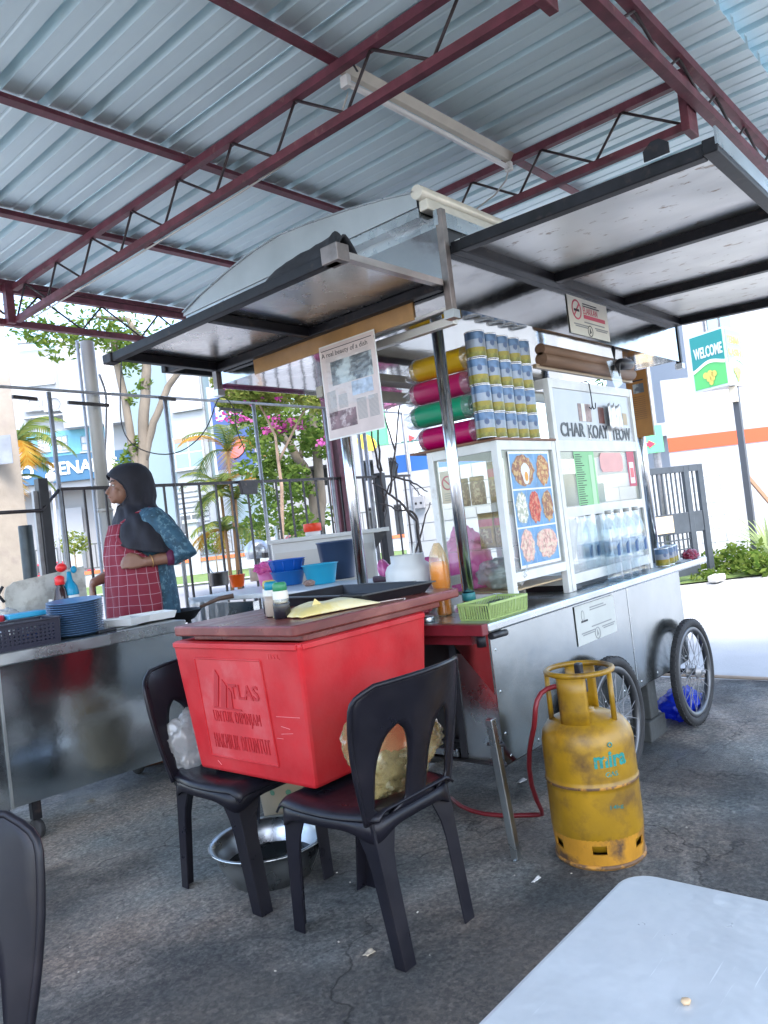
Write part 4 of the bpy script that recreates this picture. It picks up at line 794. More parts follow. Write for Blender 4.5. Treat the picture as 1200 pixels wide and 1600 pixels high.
# pressed panel and lettering on the side that faces the viewer
slope = (1.560 - 1.522) / (z1 - z0); UZ = V((-slope, 0, 1)).normalized(); UX = V((0, -1, 0))
def fpt(y, z, out=0): return V((1.560 - slope * (z - z0), y, z)) + UX.cross(UZ) * out
PANELR = mat('red_panel', (.54, .035, .040), .45, 0, var=.10, vscale=6, bump=.05, bscale=120, col2=(.58, .12, .12), c2scale=5, c2lo=.48, c2hi=.7); LETR = mat('red_letter', (.43, .022, .028), .45, 0, var=.1)
yL, yR, zA, zB = 2.265, 1.915, .492, .832
pn = MB().sheet(fpt(yL, zA, .0005), UX, UZ, yL - yR, (zB - zA), .0012).build('pressed_panel', PANELR, co)
for (a, b, c, d) in ((yL, zA, yL, zB), (yR, zA, yR, zB), (yL, zA, yR, zA), (yL, zB, yR, zB)): MB().bar(fpt(a, b, .002), fpt(c, d, .002), .006, .006, UX.cross(UZ)).build('panel_bead', REDPL, pn, bevel=.002)
def zp(x, y): return ((x - 310) * .00092, (760 - y) * .000567)
for pts_ in ([(380, 447), (408, 447), (442, 262), (425, 222)], [(424, 450), (455, 450), (478, 318), (458, 278)], [(470, 452), (494, 452), (500, 350), (488, 328)]):
    MB().prism([zp(*q) for q in pts_], fpt(yL, zA, .0018), UX, UZ, .0035).build('emblem_bar', LETR, pn)
MB().prism([zp(*q) for q in ((380, 458), (545, 462), (540, 452), (380, 449))], fpt(yL, zA, .0018), UX, UZ, .003).build('emblem_base', LETR, pn)
text_mb('TLAS', fpt(yL - .165, .700, .0018), UX, UZ, .050, .150, .0035, bold=.012, spacing=1.05).build('raised_word', LETR, pn)
text_mb('UNTUK DIPINJAM', fpt(yL - .055, .605, .0018), UX, UZ, .050, .245, .003, bold=-.006, spacing=1.18).build('raised_word', LETR, pn)
text_mb('HAKMILIK DITUNTUT', fpt(yL - .035, .525, .0018), UX, UZ, .050, .290, .003, bold=-.006, spacing=1.18).build('raised_word', LETR, pn)
text_mb('115 L', fpt(1.875, .838, .0008), UX, UZ, .016, .055, .0016).build('raised_lettering', PANELR, co)
SCR = plain('scuff', (.70, .28, .28), .5)
for (y, z, l, dz) in ((1.885, .655, .11, .004), (1.87, .625, .04, -.006), (1.875, .60, .055, .006), (1.90, .585, .03, 0), (2.24, .475, .018, -.014)): MB().bar(fpt(y, z, .0006), fpt(y - l, z + dz, .0006), .0008, .0022, UX.cross(UZ)).build('scuff_mark', SCR, co)
ld = thing('cooler_lid', 'thick maroon lid lying skewed on the red cooler', 'board', (1.9, 2.0, .89))  # this slab is the cooler's own lid, laid askew
mb = MB()
def rrect(x0, x1, y0, y1, r, n=5):
    out = []
    for cx_, cy_, a0 in ((x1 - r, y1 - r, 0), (x0 + r, y1 - r, 90), (x0 + r, y0 + r, 180), (x1 - r, y0 + r, 270)):
        for i in range(n + 1): a = R_(a0 + 90 * i / n); out.append((cx_ + r * math.cos(a), cy_ + r * math.sin(a)))
    return out
MB().prism(rrect(1.505, 2.345, 1.712, 2.35, .02), (0, 0, .910), X1, Y1, .034).build('top_slab', REDLID, ld, bevel=.006)
MB().prism(rrect(1.555, 2.24, 1.727, 2.31, .02), (0, 0, .889), X1, Y1, .021).build('lower_rim', REDLID, ld, bevel=.003)
LT = .9445
CUR = [(.0005, 0), (.0175, 0), (.0195, .003), (.0195, .045), (.0175, .075), (.014, .088)]
def sauce(x, y, label, liquid, capc, lvl):
    t = thing('sauce_bottle', label, 'sauce bottle', (x, y, LT), 0, 'little sauce bottles on the cooler lid')
    MB().lathe(CUR, (x, y, LT), 20).build('bottle', PETM, t); MB().lathe([(.0005, .002), (.0178, .001), (.0199, .004), (.0199, min(lvl, .045)), (.0186, lvl), (.0005, lvl)], (x, y, LT), 20).build('sauce', plain(*liquid), t)
    t.scale = (1.42, 1.42, 1.08)
    MB().lathe([(.0155, .084), (.0165, .085), (.0165, .104), (.013, .110), (.0005, .111)], (x, y, LT), 20).build('cap', plain(*capc), t); MB().lathe([(.0185, .06), (.0186, .062), (.0176, .083), (.0158, .085)], (x, y, LT), 20).build('neck', mat('bottle_milky', (.66, .62, .54), .4), t)
sauce(1.755, 2.105, 'rear small sauce bottle with a yellow cap on the lid', ('soy_dark', (.02, .012, .012), .2), ('cap_yellow', (.50, .36, .06), .4), .05)
sauce(1.70, 2.03, 'small bottle of beige pepper with a teal cap on the lid', ('pepper_beige', (.40, .31, .24), .5), ('cap_teal', (.0, .20, .28), .4), .066)
sauce(1.650, 1.928, 'small bottle of black sauce with a green cap on the lid', ('soy_black', (.012, .01, .014), .2), ('cap_green', (.03, .22, .09), .4), .05)
def cloth(u, v):
    a, b = u - .5, v - .5; p = V((1.80, 1.872, 0)) + V((.76, -.65, 0)) * 0 + V((.20, -.04, 0)) * a * 1.55 + V((.02, .16, 0)) * b
    return p + Z1 * (LT + .004 + .028 * (1 - (2 * a) ** 4) * (1 - (2 * b) ** 4) + .010 * noise.noise(V((u * 4, v * 4, 3))) * (1 - (2 * b) ** 2) )
o = MB().grid(cloth, 26, 16).build('yellow_packet', mat('yellow_wrap', (.72, .58, .22), .4, 0, var=.12, vscale=8, col2=(.76, .68, .42), c2scale=5), solid=.004); tag(o, 'crumpled yellow paper packet lying on the cooler lid', 'packet')
MB().prism([(0, 0), (.035, 0), (.012, .022)], (1.72, 1.86, LT + .03), V((.8, -.6, 0)), Z1, .003).build('folded_tip', MATS['yellow_wrap'], o)
# black baking tray
tr = thing('black_tray', 'black oven tray with flared rim lying on the cooler lid', 'tray', (2.1, 2.05, LT)); T0 = [V((1.925, 1.83, LT + .001)), V((2.24, 1.80, LT + .001)), V((2.27, 2.25, LT + .001)), V((1.955, 2.28, LT + .001))]
tc_ = sum(T0, V()) / 4
t1 = [tc_ + (p - tc_) * 1.12 + Z1 * .034 for p in T0]; t2 = [tc_ + (p - tc_) * 1.17 + Z1 * .035 for p in T0]
mb = MB().add(T0 + t1 + t2, [(0, 1, 2, 3)] + [(i, (i + 1) % 4, 4 + (i + 1) % 4, 4 + i) for i in range(4)] + [(4 + i, 4 + (i + 1) % 4, 8 + (i + 1) % 4, 8 + i) for i in range(4)]); mb.build('pan', BLKPL, tr, solid=.005)
for i in (1, 3): MB().bar(t2[i].lerp(t2[(i + 1) % 4], .2), t2[i].lerp(t2[(i + 1) % 4], .8), .02, .008).build('handle', BLKPL, tr, bevel=.003)
o = MB().tube([(1.955, 1.79, LT + .002), (2.0, 1.765, LT + .003), (2.05, 1.735, LT + .003), (2.02, 1.715, LT + .003)], .0022, 6).build('string', plain('string_pale', (.6, .5, .45))); tag(o, 'thin pale string lying on the lid edge', 'string')
# plastic bags hanging on the chair backs
BAGY = glass_mat('yellow_bag', (.98, .94, .78), .12, .14, .26, (.82, .68, .34)); BAGW = glass_mat('white_bag', (.97, .97, .95), .12, .16, .38, (.84, .82, .78))
o = crumple('plastic_bag', (1.70, 1.545, .565), .115, 1.5, .42, 1.25, BAGY, .30, 2.0, 2); tag(o, 'yellowish clear plastic bag stuffed behind the near chair back', 'plastic bag')
crumple('bag_contents', (1.63, 1.545, .49), .055, 1.5, .45, .9, mat('vegetable_scraps', (.22, .18, .10), .6, var=.6, vscale=22, col2=(.4, .4, .25), c2scale=14), .4, 3.5, 6, parent=o)
o = crumple('plastic_bag', (1.60, 2.455, .50), .09, .95, .55, 1.25, BAGW, .32, 1.9, 9); tag(o, 'white plastic bag hanging between the cooler and the far chair back', 'plastic bag')
# ------------------------------------------------------------------ basin and bucket under the chairs
o = MB().lathe([(.0005, .004), (.135, .004), (.142, .008), (.185, .085), (.196, .128), (.214, .134), (.2165, .131), (.2165, .128), (.200, .124), (.19, .083), (.146, .0), (.0005, .0)], (1.755, 2.27, .0), 44).build('steel_basin', STEEL_BR); tag(o, 'wide steel wash basin on the floor under the chairs', 'basin')
MB().disc((1.755, 2.27, .05), .163, 36).build('water', mat('dark_water', (.02, .025, .025), .05), o)
bu = thing('beige_bucket', 'beige plastic bucket with printed flowers behind the basin', 'bucket', (2.08, 2.52, 0)); BEI = mat('bucket_beige', (.42, .34, .24), .5, 0, var=.12, vscale=8)
MB().lathe([(.0005, .0), (.115, 0), (.12, .01), (.145, .27), (.152, .275), (.152, .285), (.140, .282), (.115, .02), (.0005, .015)], (2.10, 2.52, 0), 32).build('pail', BEI, bu)
for a in range(7): MB().disc(V((2.10, 2.52, .19 - .05 * (a % 2))) + V((math.cos(3.4 + a * .25), math.sin(3.4 + a * .25), 0)) * .1385, .012, 7, ax=(math.cos(3.4 + a * .25), math.sin(3.4 + a * .25), -.1)).build('flower_print', plain('print_green', (.10, .22, .14)), bu)
# ------------------------------------------------------------------ gas cylinder
gx, gy = 2.42, 1.302; g_ = thing('gas_cylinder', 'scuffed yellow gas cylinder standing beside the cart', 'gas cylinder', (gx, gy, 0)); g_.rotation_euler = (0, 0, 0)
MB().lathe([(.0005, .035), (.08, .038), (.135, .055), (.152, .085), (.1555, .11), (.1555, .13), (.1555, .25), (.1555, .262), (.158, .264), (.158, .274), (.1555, .276), (.1555, .288), (.1555, .38), (.1555, .40), (.150, .43), (.128, .462), (.085, .482), (.040, .488), (.036, .492), (.036, .498), (.0005, .5)], (gx, gy, 0), 56).build('tank', GASY, g_)
RUST = mat('rusty_seam', (.14, .075, .035), .6, 0, var=.4, vscale=20, col2=(.48, .22, .03), c2scale=14, c2lo=.52, c2hi=.6)
MB().lathe([(.1582, .2645), (.1590, .266), (.1590, .272), (.1582, .2735)], (gx, gy, 0), 56).build('weld_seam', RUST, g_)
# foot ring with slots
mb = MB(); N = 60
for i in range(N):
    a0, a1 = 2 * math.pi * i / N, 2 * math.pi * (i + 1) / N; slot = (i % 10) in (3, 4, 5)
    segs = ((0, .052), (.082, .105)) if slot else ((0, .105),)
    for za, zb in segs:
        ra, rb = .148 + .006 * (za / .1), .148 + .006 * (zb / .1)
        mb.add([(gx + r * math.cos(a), gy + r * math.sin(a), z) for z, r in ((za, ra), (zb, rb)) for r_ in (0,) for a in (a0, a1)] + [(gx + (r - .006) * math.cos(a), gy + (r - .006) * math.sin(a), z) for z, r in ((za, ra), (zb, rb)) for a in (a0, a1)], [(0, 1, 3, 2), (4, 6, 7, 5), (0, 4, 5, 1), (2, 3, 7, 6), (0, 2, 6, 4), (1, 5, 7, 3)])
mb.build('foot_ring', mat('gas_foot', (.50, .23, .02), .45, 0, var=.2, vscale=8, col2=(.10, .055, .03), c2scale=7, c2lo=.47, c2hi=.6), g_)
MB().lathe([(.150, -.0), (.154, .004), (.154, .012), (.148, .014)], (gx, gy, .002), 56).build('foot_bead', RUST, g_)
# collar
MB().grid(lambda u, v: V((gx, gy, .632)) + V((math.cos(u * 2 * math.pi) * (.112 + .010 * math.cos(v * 2 * math.pi)), math.sin(u * 2 * math.pi) * (.112 + .010 * math.cos(v * 2 * math.pi)), .010 * math.sin(v * 2 * math.pi))), 44, 9, closeu=True).build('collar_ring', GASY, g_)
def plate(a0, a1, nm): 
    MB().grid(lambda u, v: V((gx, gy, 0)) + V((math.cos(a0 + (a1 - a0) * u) * .1125, math.sin(a0 + (a1 - a0) * u) * .1125, .455 + .175 * v)), 9, 4).build(nm, GASY, g_, solid=.005)
va = math.atan2(-gy, -gx)
plate(va - .15 - .62, va - .15 + .30, 'collar_plate'); plate(va + math.pi - .5, va + math.pi + .45, 'collar_plate')
for a in (va + 1.05, va - 1.55): MB().tube([(gx + .112 * math.cos(a), gy + .112 * math.sin(a), .45), (gx + .112 * math.cos(a), gy + .112 * math.sin(a), .632)], .009, 10).build('collar_rod', GASY, g_)
rg = MB().tube([(gx, gy, .50), (gx, gy, .55)], .014, 12).build('valve', STEEL_BR, g_); MB().box(gx - .022, gx + .022, gy - .018, gy + .018, .55, .60).build('regulator', BLKPL, g_, bevel=.006); MB().box(gx - .014, gx + .014, gy - .012, gy + .012, .60, .655).build('regulator_knob', BLKPL, g_, bevel=.005)
def wrap(mb, r):    # bend flat lettering (x along the arc, z up) round the tank
    mb.v = [V((gx + (r + p.y) * math.cos(va + p.x / r), gy + (r + p.y) * math.sin(va + p.x / r), p.z)) for p in mb.v]; return mb
mb = text_mb('mira', (.012, 0, .335), X1, Z1, .052, .118, .0008, bold=.035); wrap(mb, .1562).build('printed_name', TEAL, g_)
mb = text_mb('GAS', (.045, 0, .305), X1, Z1, .016, .045, .0008, bold=.01); wrap(mb, .1562).build('printed_name', TEAL, g_)
mb = text_mb('14kg', (.048, 0, .195), X1, Z1, .017, .048, .0008, bold=.01); wrap(mb, .1562).build('printed_weight', plain('teal_plain', (.02, .16, .14)), g_)
mb = MB().lathe([(.0055, 0), (.009, 0), (.009, .0008), (.0055, .0008)], (.072, 0, .408), 14, ax=(0, 1, 0)); wrap(mb, .1562).build('printed_drop', TEAL, g_)
HOSE = mat('hose_red', (.20, .012, .018), .4)
o = MB().tube([(gx - .02, gy + .02, .575), (gx - .06, gy + .07, .588), (gx - .115, gy + .10, .575), (2.262, 1.40, .53), (2.285, 1.42, .46), (2.35, 1.50, .36), (2.45, 1.58, .18), (2.56, 1.60, .03), (2.60, 1.63, .011), (2.545, 1.72, .011), (2.50, 1.84, .011), (2.53, 1.98, .011), (2.62, 2.10, .011)], .0095, 10).build('gas_hose', HOSE, None, sub=1); tag(o, 'dark red gas hose looping from the cylinder across the floor', 'hose')
# ------------------------------------------------------------------ metal table at the viewer
def zinc():
    m = bpy.data.materials.new('zinc_top'); m.use_nodes = True; n = m.node_tree.nodes; L = m.node_tree.links; b = n['Principled BSDF']; b.inputs['Metallic'].default_value = .35
    tc = n.new('ShaderNodeTexCoord'); src = tc.outputs['Object']
    def nz(s_, d=6, r=.6, sc=None, rot=0):
        v = src
        if sc: mp = n.new('ShaderNodeMapping'); mp.inputs['Scale'].default_value = sc; mp.inputs['Rotation'].default_value = (0, 0, rot); L.new(src, mp.inputs[0]); v = mp.outputs[0]
        t = n.new('ShaderNodeTexNoise'); t.inputs['Scale'].default_value = s_; t.inputs['Detail'].default_value = d; t.inputs['Roughness'].default_value = r; L.new(v, t.inputs[0]); return t.outputs[0]
    def ramp(s_, lo, hi, a, c): r = n.new('ShaderNodeValToRGB'); r.color_ramp.elements[0].position = lo; r.color_ramp.elements[1].position = hi; r.color_ramp.elements[0].color = (*a, 1); r.color_ramp.elements[1].color = (*c, 1); L.new(s_, r.inputs[0]); return r.outputs[0]
    def mix(a, c, mode): q = n.new('ShaderNodeMix'); q.data_type = 'RGBA'; q.blend_type = mode; q.inputs[0].default_value = 1; L.new(a, q.inputs[6]); L.new(c, q.inputs[7]); return q.outputs[2]
    base = ramp(nz(3.2, 8, .65), .34, .66, (.52, .56, .585), (.70, .73, .75))
    for k, rot in enumerate((.5, 1.3, 2.2)): base = mix(base, ramp(nz(9, 3, .5, (1, 26, 1), rot), .72, .76, (0, 0, 0), (.16, .16, .16)), 'ADD')
    base = mix(base, ramp(nz(26, 4, .7), .68, .74, (1, 1, 1), (.72, .72, .72)), 'MULTIPLY')
    L.new(base, b.inputs['Base Color']); L.new(ramp(nz(5, 6, .6), .3, .7, (.22, .22, .22), (.52, .52, .52)), b.inputs['Roughness'])
    vo = n.new('ShaderNodeTexVoronoi'); vo.feature = 'SMOOTH_F1'; vo.inputs['Scale'].default_value = 9; L.new(src, vo.inputs[0]); dn = ramp(vo.outputs['Distance'], .03, .14, (0, 0, 0), (1, 1, 1))
    b1 = n.new('ShaderNodeBump'); b1.inputs['Strength'].default_value = .25; b1.inputs['Distance'].default_value = .004; L.new(dn, b1.inputs['Height'])
    b2 = n.new('ShaderNodeBump'); b2.inputs['Strength'].default_value = .5; b2.inputs['Distance'].default_value = .02; L.new(nz(6, 4), b2.inputs['Height']); L.new(b1.outputs[0], b2.inputs['Normal']); L.new(b2.outputs[0], b.inputs['Normal']); return m
ZINC = zinc()
tb = thing('metal_table', 'dented pale metal table top in front of the viewer', 'table', (.43, -.02, 0))
def tabletop(pts):
    mb = MB(); n_ = len(pts)
    return mb.prism(pts, (0, 0, .722), X1, Y1, .028)
tp = tabletop(rrect(-.02, .878, -.48, .437, .035, 6)).build('table_top', ZINC, tb, bevel=.007)
for x in (.02, .83):
    for y in (-.44, .395): MB().tube([(x, y, 0), (x, y, .722)], .014, 12).build('leg', STEEL_BR, tb)
DENT = plain('dent_dark', (.2, .21, .22), .5)
o = crumple('crumb', (.66, .29, .7525), .004, 1.2, 1, .6, plain('crumb_tan', (.6, .42, .25)), .3, 3, 1, 2); tag(o, 'tiny tan crumb on the metal table', 'crumb')
# ------------------------------------------------------------------ small things round the cart wheels
BRK = mat('dark_block', (.06, .065, .066), .85, 0, var=.25, vscale=8, bump=.4, bscale=40)
o = MB().box(3.62, 3.82, 1.60, 1.72, 0, .10).build('concrete_block', BRK, bevel=.006); tag(o, 'dark concrete block lying under the cart, bottom of the prop', 'block')
o = MB().box(3.67, 3.77, 1.61, 1.71, .101, .295).build('concrete_block', BRK, bevel=.006); tag(o, 'dark upright block propping the cart, on the lying block', 'block')
o = crumple('blue_bag', (4.10, 1.62, .075), .10, 1.5, 1.0, .72, glass_mat('blue_bag_film', (.2, .3, .9), .15, .2, .8, (.02, .06, .62)), .28, 1.7, 5, flat=.072); tag(o, 'bright blue plastic bag on the ground behind the far wheel', 'plastic bag')
o = MB().tube([(4.98, -2.6, .012), (5.0, 1.5, .012), (5.03, 2.6, .012), (5.0, 4.6, .012)], .012, 8).build('ground_pipe', mat('tan_pipe', (.42, .34, .28), .6)); tag(o, 'thin tan pipe lying along the edge of the asphalt', 'pipe')
# loose bits on the floor
rr = random.Random(5); mb = MB()
for i in range(150):
    x, y = rr.uniform(.6, 4.6), rr.uniform(.6, 3.6); s = rr.uniform(.0015, .0045) * (1.6 if rr.random() < .05 else 1); a = rr.random() * 6
    c = V((x, y, .003)); d = V((math.cos(a), math.sin(a), 0)) * s; e = V((-d.y, d.x, 0)) * rr.uniform(.4, .9)
    mb.hexa([c - d - e, c + d - e, c + d + e, c - d + e, c - d * .7 - e * .6 + Z1 * s * .5, c + d * .7 - e * .6 + Z1 * s * .7, c + d * .7 + e * .7 + Z1 * s * .6, c - d * .7 + e * .7 + Z1 * s * .5])
o = mb.build('litter_specks', mat('speck_pale', (.46, .42, .36), .8, var=.4, vscale=2), fix=False); tag(o, 'pale grit and specks scattered on the asphalt', kind='stuff')
for i, ((px_, py_), (lx, ly), lab, cc) in enumerate((((577, 1492), (.017, .010), 'pale chip of food on the asphalt before the near chair', (.55, .46, .34)), ((838, 1377), (.022, .006), 'white paper scrap on the floor before the gas cylinder', (.7, .7, .68)), ((815, 1222), (.028, .012), 'white torn scrap on the floor beside the cart leg', (.66, .66, .66)), ((142, 1252), (.020, .013), 'pale dry leaf on the floor before the steel counter', (.45, .40, .32)), ((945, 1272), (.02, .008), 'pale scrap on the asphalt beyond the gas cylinder', (.5, .48, .42)))):
    p = atz(px_, py_, 0); o = MB().grid(lambda u, v: p + V(((u - .5) * 2 * lx, (v - .5) * 2 * ly, .004 + .006 * abs(u - .5) + .003 * math.sin(v * 5 + u * 4))), 6, 4).build('paper_scrap', plain('scrap%d' % i, cc, .7), solid=.002); tag(o, lab, 'scrap')
# ------------------------------------------------------------------ stainless counter of the seller
ct_rz = R_(-5)
sc2 = thing('steel_counter', 'stainless steel prep counter on castors before the seller', 'counter', (2.273, 3.417, 0), ct_rz)
MIRR = mat('counter_mirror', (.56, .60, .62), .14, 1, var=.04, vscale=2.5, bump=.05, bscale=2.4, rvar=.04, bdist=.06)
L = -1.5; CZ = .85
MB().box(L, 0, 0, .62, CZ - .055, CZ).build('worktop', STEEL_BR, sc2, local=True, bevel=.005)
MB().box(L, -.025, .012, .02, .18, CZ - .056).build('front_panel', MIRR, sc2, local=True)
MB().box(-.03, -.022, .022, .60, .18, CZ - .056).build('side_panel', MIRR, sc2, local=True)
MB().box(L, -.031, .022, .60, .18, .20).build('bottom_shelf', STEEL_BR, sc2, local=True)
MB().box(-.915, -.905, .004, .0115, .18, CZ - .056).build('panel_seam', STEEL_BR, sc2, local=True)
for x in (-.09, -.80, -1.4):
    for y in (.07, .55):
        c = MB().lathe([(.0005, -.014), (.04, -.014), (.044, -.01), (.044, .01), (.04, .014), (.0005, .014)], (x, y, .045), 20, ax=(1, .3, 0)).build('castor', RUBBER, sc2, local=True)
        MB().box(x - .02, x + .02, y - .02, y + .02, .09, .18).build('castor_fork', DARK_TUBE, c, local=True)
# black basket of trays
def w2(lx, ly, z=CZ): 
    c, s = math.cos(ct_rz), math.sin(ct_rz); return V((2.273 + lx * c - ly * s, 3.417 + lx * s + ly * c, z))
p0 = w2(-.485, .20)
# plates
BLP = mat('plate_blue', (.10, .20, .36), .3, 0, var=.1, vscale=8)
pm = MB().lathe([(.0005, .004), (.088, .004), (.092, .005), (.124, .017), (.131, .0185), (.131, .0165), (.124, .014), (.093, .001), (.0005, 0)], n=40)
first = pm.build('blue_plate', BLP); n_pl = 15
for i in range(n_pl):
    o = first if i == 0 else first.copy()
    if i: COL.objects.link(o)
    o.location = p0 + V((random.uniform(-.002, .002) + .0006 * i, random.uniform(-.002, .002), .0005 + i * .0112)); k = n_pl - 1 - i
    o.rotation_euler = (.0 + .004 * i, -.002 * i, 0)
    tag(o, 'blue plastic plate, %s of the tall plate stack' % ('topmost' if k == 0 else 'lowest' if i == 0 else ORD[k] + ' from the top'), 'plate', 'blue plates stacked on the counter')
bkk = thing('black_basket', 'black perforated plastic basket at the counter front', 'basket', w2(-.80, .13), ct_rz)
DKB = mat('basket_black', (.018, .018, .035), .4)
def perf(mb, o, ux, uz, w_, h, nx, nz):
    cw, ch = w_ / nx, h / nz
    for i in range(nx):
        for j in range(nz):
            x, z = i * cw, j * ch; a = .26
            O = [(x, z), (x + cw, z), (x + cw, z + ch), (x, z + ch)]; I = [(x + cw * a, z + ch * a), (x + cw * (1 - a), z + ch * a), (x + cw * (1 - a), z + ch * (1 - a)), (x + cw * a, z + ch * (1 - a))]
            solid = j < 1 or j == nz - 1 or i in (0, nx - 1)
            P_ = [o + ux * q[0] + uz * q[1] for q in O + I]
            mb.add(P_, [(0, 1, 2, 3)] if solid else [(k, (k + 1) % 4, 4 + (k + 1) % 4, 4 + k) for k in range(4)])
mb = MB(); perf(mb, V((-.17, -.11, .002)), X1, V((0, -.06, 1)), .34, .115, 18, 7); mb.build('front_wall', DKB, bkk, local=True, solid=.003)
mb = MB(); perf(mb, V((.17, -.11, .002)), Y1, V((.06, 0, 1)), .22, .115, 12, 7); mb.build('side_wall', DKB, bkk, local=True, solid=.003)
mb = MB(); perf(mb, V((-.17, .11, .002)), X1, V((0, .06, 1)), .34, .115, 18, 7); mb.build('back_wall', DKB, bkk, local=True, solid=.003)
MB().box(-.17, .17, -.11, .11, 0, .003).build('base', DKB, bkk, local=True)
for a, b in (((-.178, -.118), (.178, -.118)), ((.178, -.118), (.178, .118)), ((.178, .118), (-.178, .118))): MB().bar((*a, .118), (*b, .118), .012, .008).build('rim', DKB, bkk, local=True, bevel=.002)
fb = thing('food_tub', 'clear food tub with a blue lid behind the black basket', 'tub', w2(-.665, .36), ct_rz)
MB().box(-.085, .085, -.055, .055, .0, .075).build('tub', glass_mat('tub_milky', (.9, .92, .92), .1, .15, .5, (.75, .77, .75)), fb, local=True, bevel=.008); MB().box(-.09, .09, -.06, .06, .0755, .10).build('lid', plain('lid_cyan', (.03, .34, .58), .4), fb, local=True, bevel=.006)
fb.location.z = CZ + .045
bt = MB().box(-.12, .10, -.08, .08, 0, .045).build('blue_tray', plain('tray_blue', (.05, .11, .33), .4), bevel=.01); bt.location = w2(-.665, .36); bt.rotation_euler.z = ct_rz; tag(bt, 'dark blue tray under the blue lidded tub', 'tray')
for i, (lx, ly, lab) in enumerate(((-.80, .36, 'clear jar with a red lid beside the blue lidded tub'), (-.885, .38, 'clear jar with a red lid at the picture edge'))):
    t = thing('spice_jar', lab, 'jar', w2(lx, ly)); c = w2(lx, ly)
    MB().lathe([(.0005, 0), (.04, 0), (.043, .01), (.043, .115), (.038, .12)], c, 22).build('jar', PETM, t); MB().lathe([(.0005, .003), (.039, .003), (.039, .09), (.0005, .09)], c, 20).build('contents', mat('chilli_flakes', (.26, .03, .02), .6, var=.5, vscale=40), t); MB().lathe([(.041, .118), (.044, .12), (.044, .142), (.04, .147), (.0005, .148)], c, 22).build('lid', plain('lid_red', (.55, .03, .05), .4), t)
o = MB().lathe([(.0005, .002), (.05, .002), (.05, .11), (.047, .11), (.047, .006)], w2(-.765, .29), 24).build('steel_cup', STEEL_BR); tag(o, 'short steel cup behind the black basket', 'cup')
o = crumple('clear_bag_lump', w2(-.72, .49, CZ + .09), .075, 1.2, .8, 1, BAGC, .3, 2.5, 4); tag(o, 'clear plastic bag on the counter behind the tub', 'plastic bag')
# bottles behind the plates
c = atz(110, 931, CZ + .055); c = w2(-.455, .42)
t = thing('soy_bottle', 'dark soy sauce bottle with an open red cap behind the plates', 'bottle', c)
MB().lathe([(.0005, 0), (.032, 0), (.034, .008), (.034, .12), (.024, .175), (.017, .19), (.017, .205), (.0005, .206)], c, 22).build('bottle', mat('soy_glass', (.03, .012, .012), .12), t); MB().lathe([(.019, .195), (.021, .197), (.021, .225), (.008, .232), (.0005, .233)], c, 18).build('cap', plain('cap_red', (.70, .02, .02), .35), t); MB().sphere(c + V((.008, -.012, .262)), .024, 14, 10, sz=.75).build('flip_lid', MATS['cap_red'], t); t.scale = (1.15, 1.15, 1.3)
c = w2(-.40, .43); t = thing('squeeze_bottle', 'white squeeze bottle with a blue spout behind the plates', 'bottle', c)
MB().lathe([(.0005, 0), (.035, 0), (.037, .008), (.037, .13), (.032, .142)], c, 22).build('bottle', mat('bottle_white', (.70, .72, .73), .4), t); MB().lathe([(.034, .14), (.036, .145), (.030, .172), (.014, .195), (.009, .228), (.0005, .230)], c, 18).build('spout', plain('spout_blue', (.0, .26, .45), .4), t); MB().sphere(c + V((.018, -.012, .234)), .014, 12, 8).build('spout_cap', MATS['spout_blue'], t); t.scale = (1.15, 1.15, 1.38)
c = w2(-.50, .44); t = MB().lathe([(.0005, 0), (.03, 0), (.032, .008), (.030, .05), (.032, .09), (.026, .14), (.012, .17), (.012, .185)], c, 20).build('clear_bottle', mat('clear_milky', (.66, .67, .66), .3)); tag(t, 'pale clear bottle left of the dark soy bottle', 'bottle')
gs = thing('wind_shield', 'upright dull grey metal sheet shielding the stove at the counter back', 'metal sheet', w2(-.51, .575), ct_rz)
MB().prism([(0, 0), (.42, 0), (.42, .335), (.05, .295), (.012, .27), (0, .24)], (-.17, 0, 0), X1, Z1, .004).build('sheet', mat('galv_sheet', (.48, .48, .45), .55, .4, var=.15, vscale=9, col2=(.36, .35, .32), c2scale=12), gs, local=True); MB().tube([(-.175, -.01, .20), (-.20, -.01, .24), (-.175, -.01, .28)], .008, 8).build('handle', BLACK, gs, local=True)
# foam boxes and knife
FOAM = mat('foam_white', (.80, .80, .79), .6, 0, bump=.1, bscale=80)
def foam(c, rz, lab):
    t = thing('foam_box', lab, 'foam box', c, rz, 'open foam boxes on the counter')
    for s, z in ((1, 0), (-1, 0)):
        k = [(-.085, .0), (.085, .0), (.085, .15), (-.085, .15)]
        base = [V((x, y * s + .004 * s, .002 if s > 0 else .012)) for x, y in k]; m_ = sum(base, V()) / 4
        rim = [m_ + (p - m_) * 1.14 + Z1 * .034 for p in base]
        MB().add(base + rim, [(0, 1, 2, 3)] + [(i, (i + 1) % 4, 4 + (i + 1) % 4, 4 + i) for i in range(4)]).build('tray_half' if s > 0 else 'lid_half', FOAM, t, local=True, solid=.004)
foam(w2(-.23, .27), ct_rz + .4, 'open white foam box next to the plate stack'); foam(w2(-.0, .30) - V((.06, 0, 0)), ct_rz - .1, 'open white foam box at the counter end')
o = MB().box(-.10, .0, -.012, .012, .001, .018).build('knife_handle', BLKPL, bevel=.004); o.name = 'kitchen_knife'; o.location = w2(-.33, .10); o.rotation_euler.z = .1; tag(o, 'knife with a black handle lying beside the plates', 'knife')
MB().prism([(.0, -.012), (.13, -.008), (.10, .014), (0, .012)], (0, 0, .006), X1, Y1, .0015).build('blade', STEEL_BR, o, local=True)
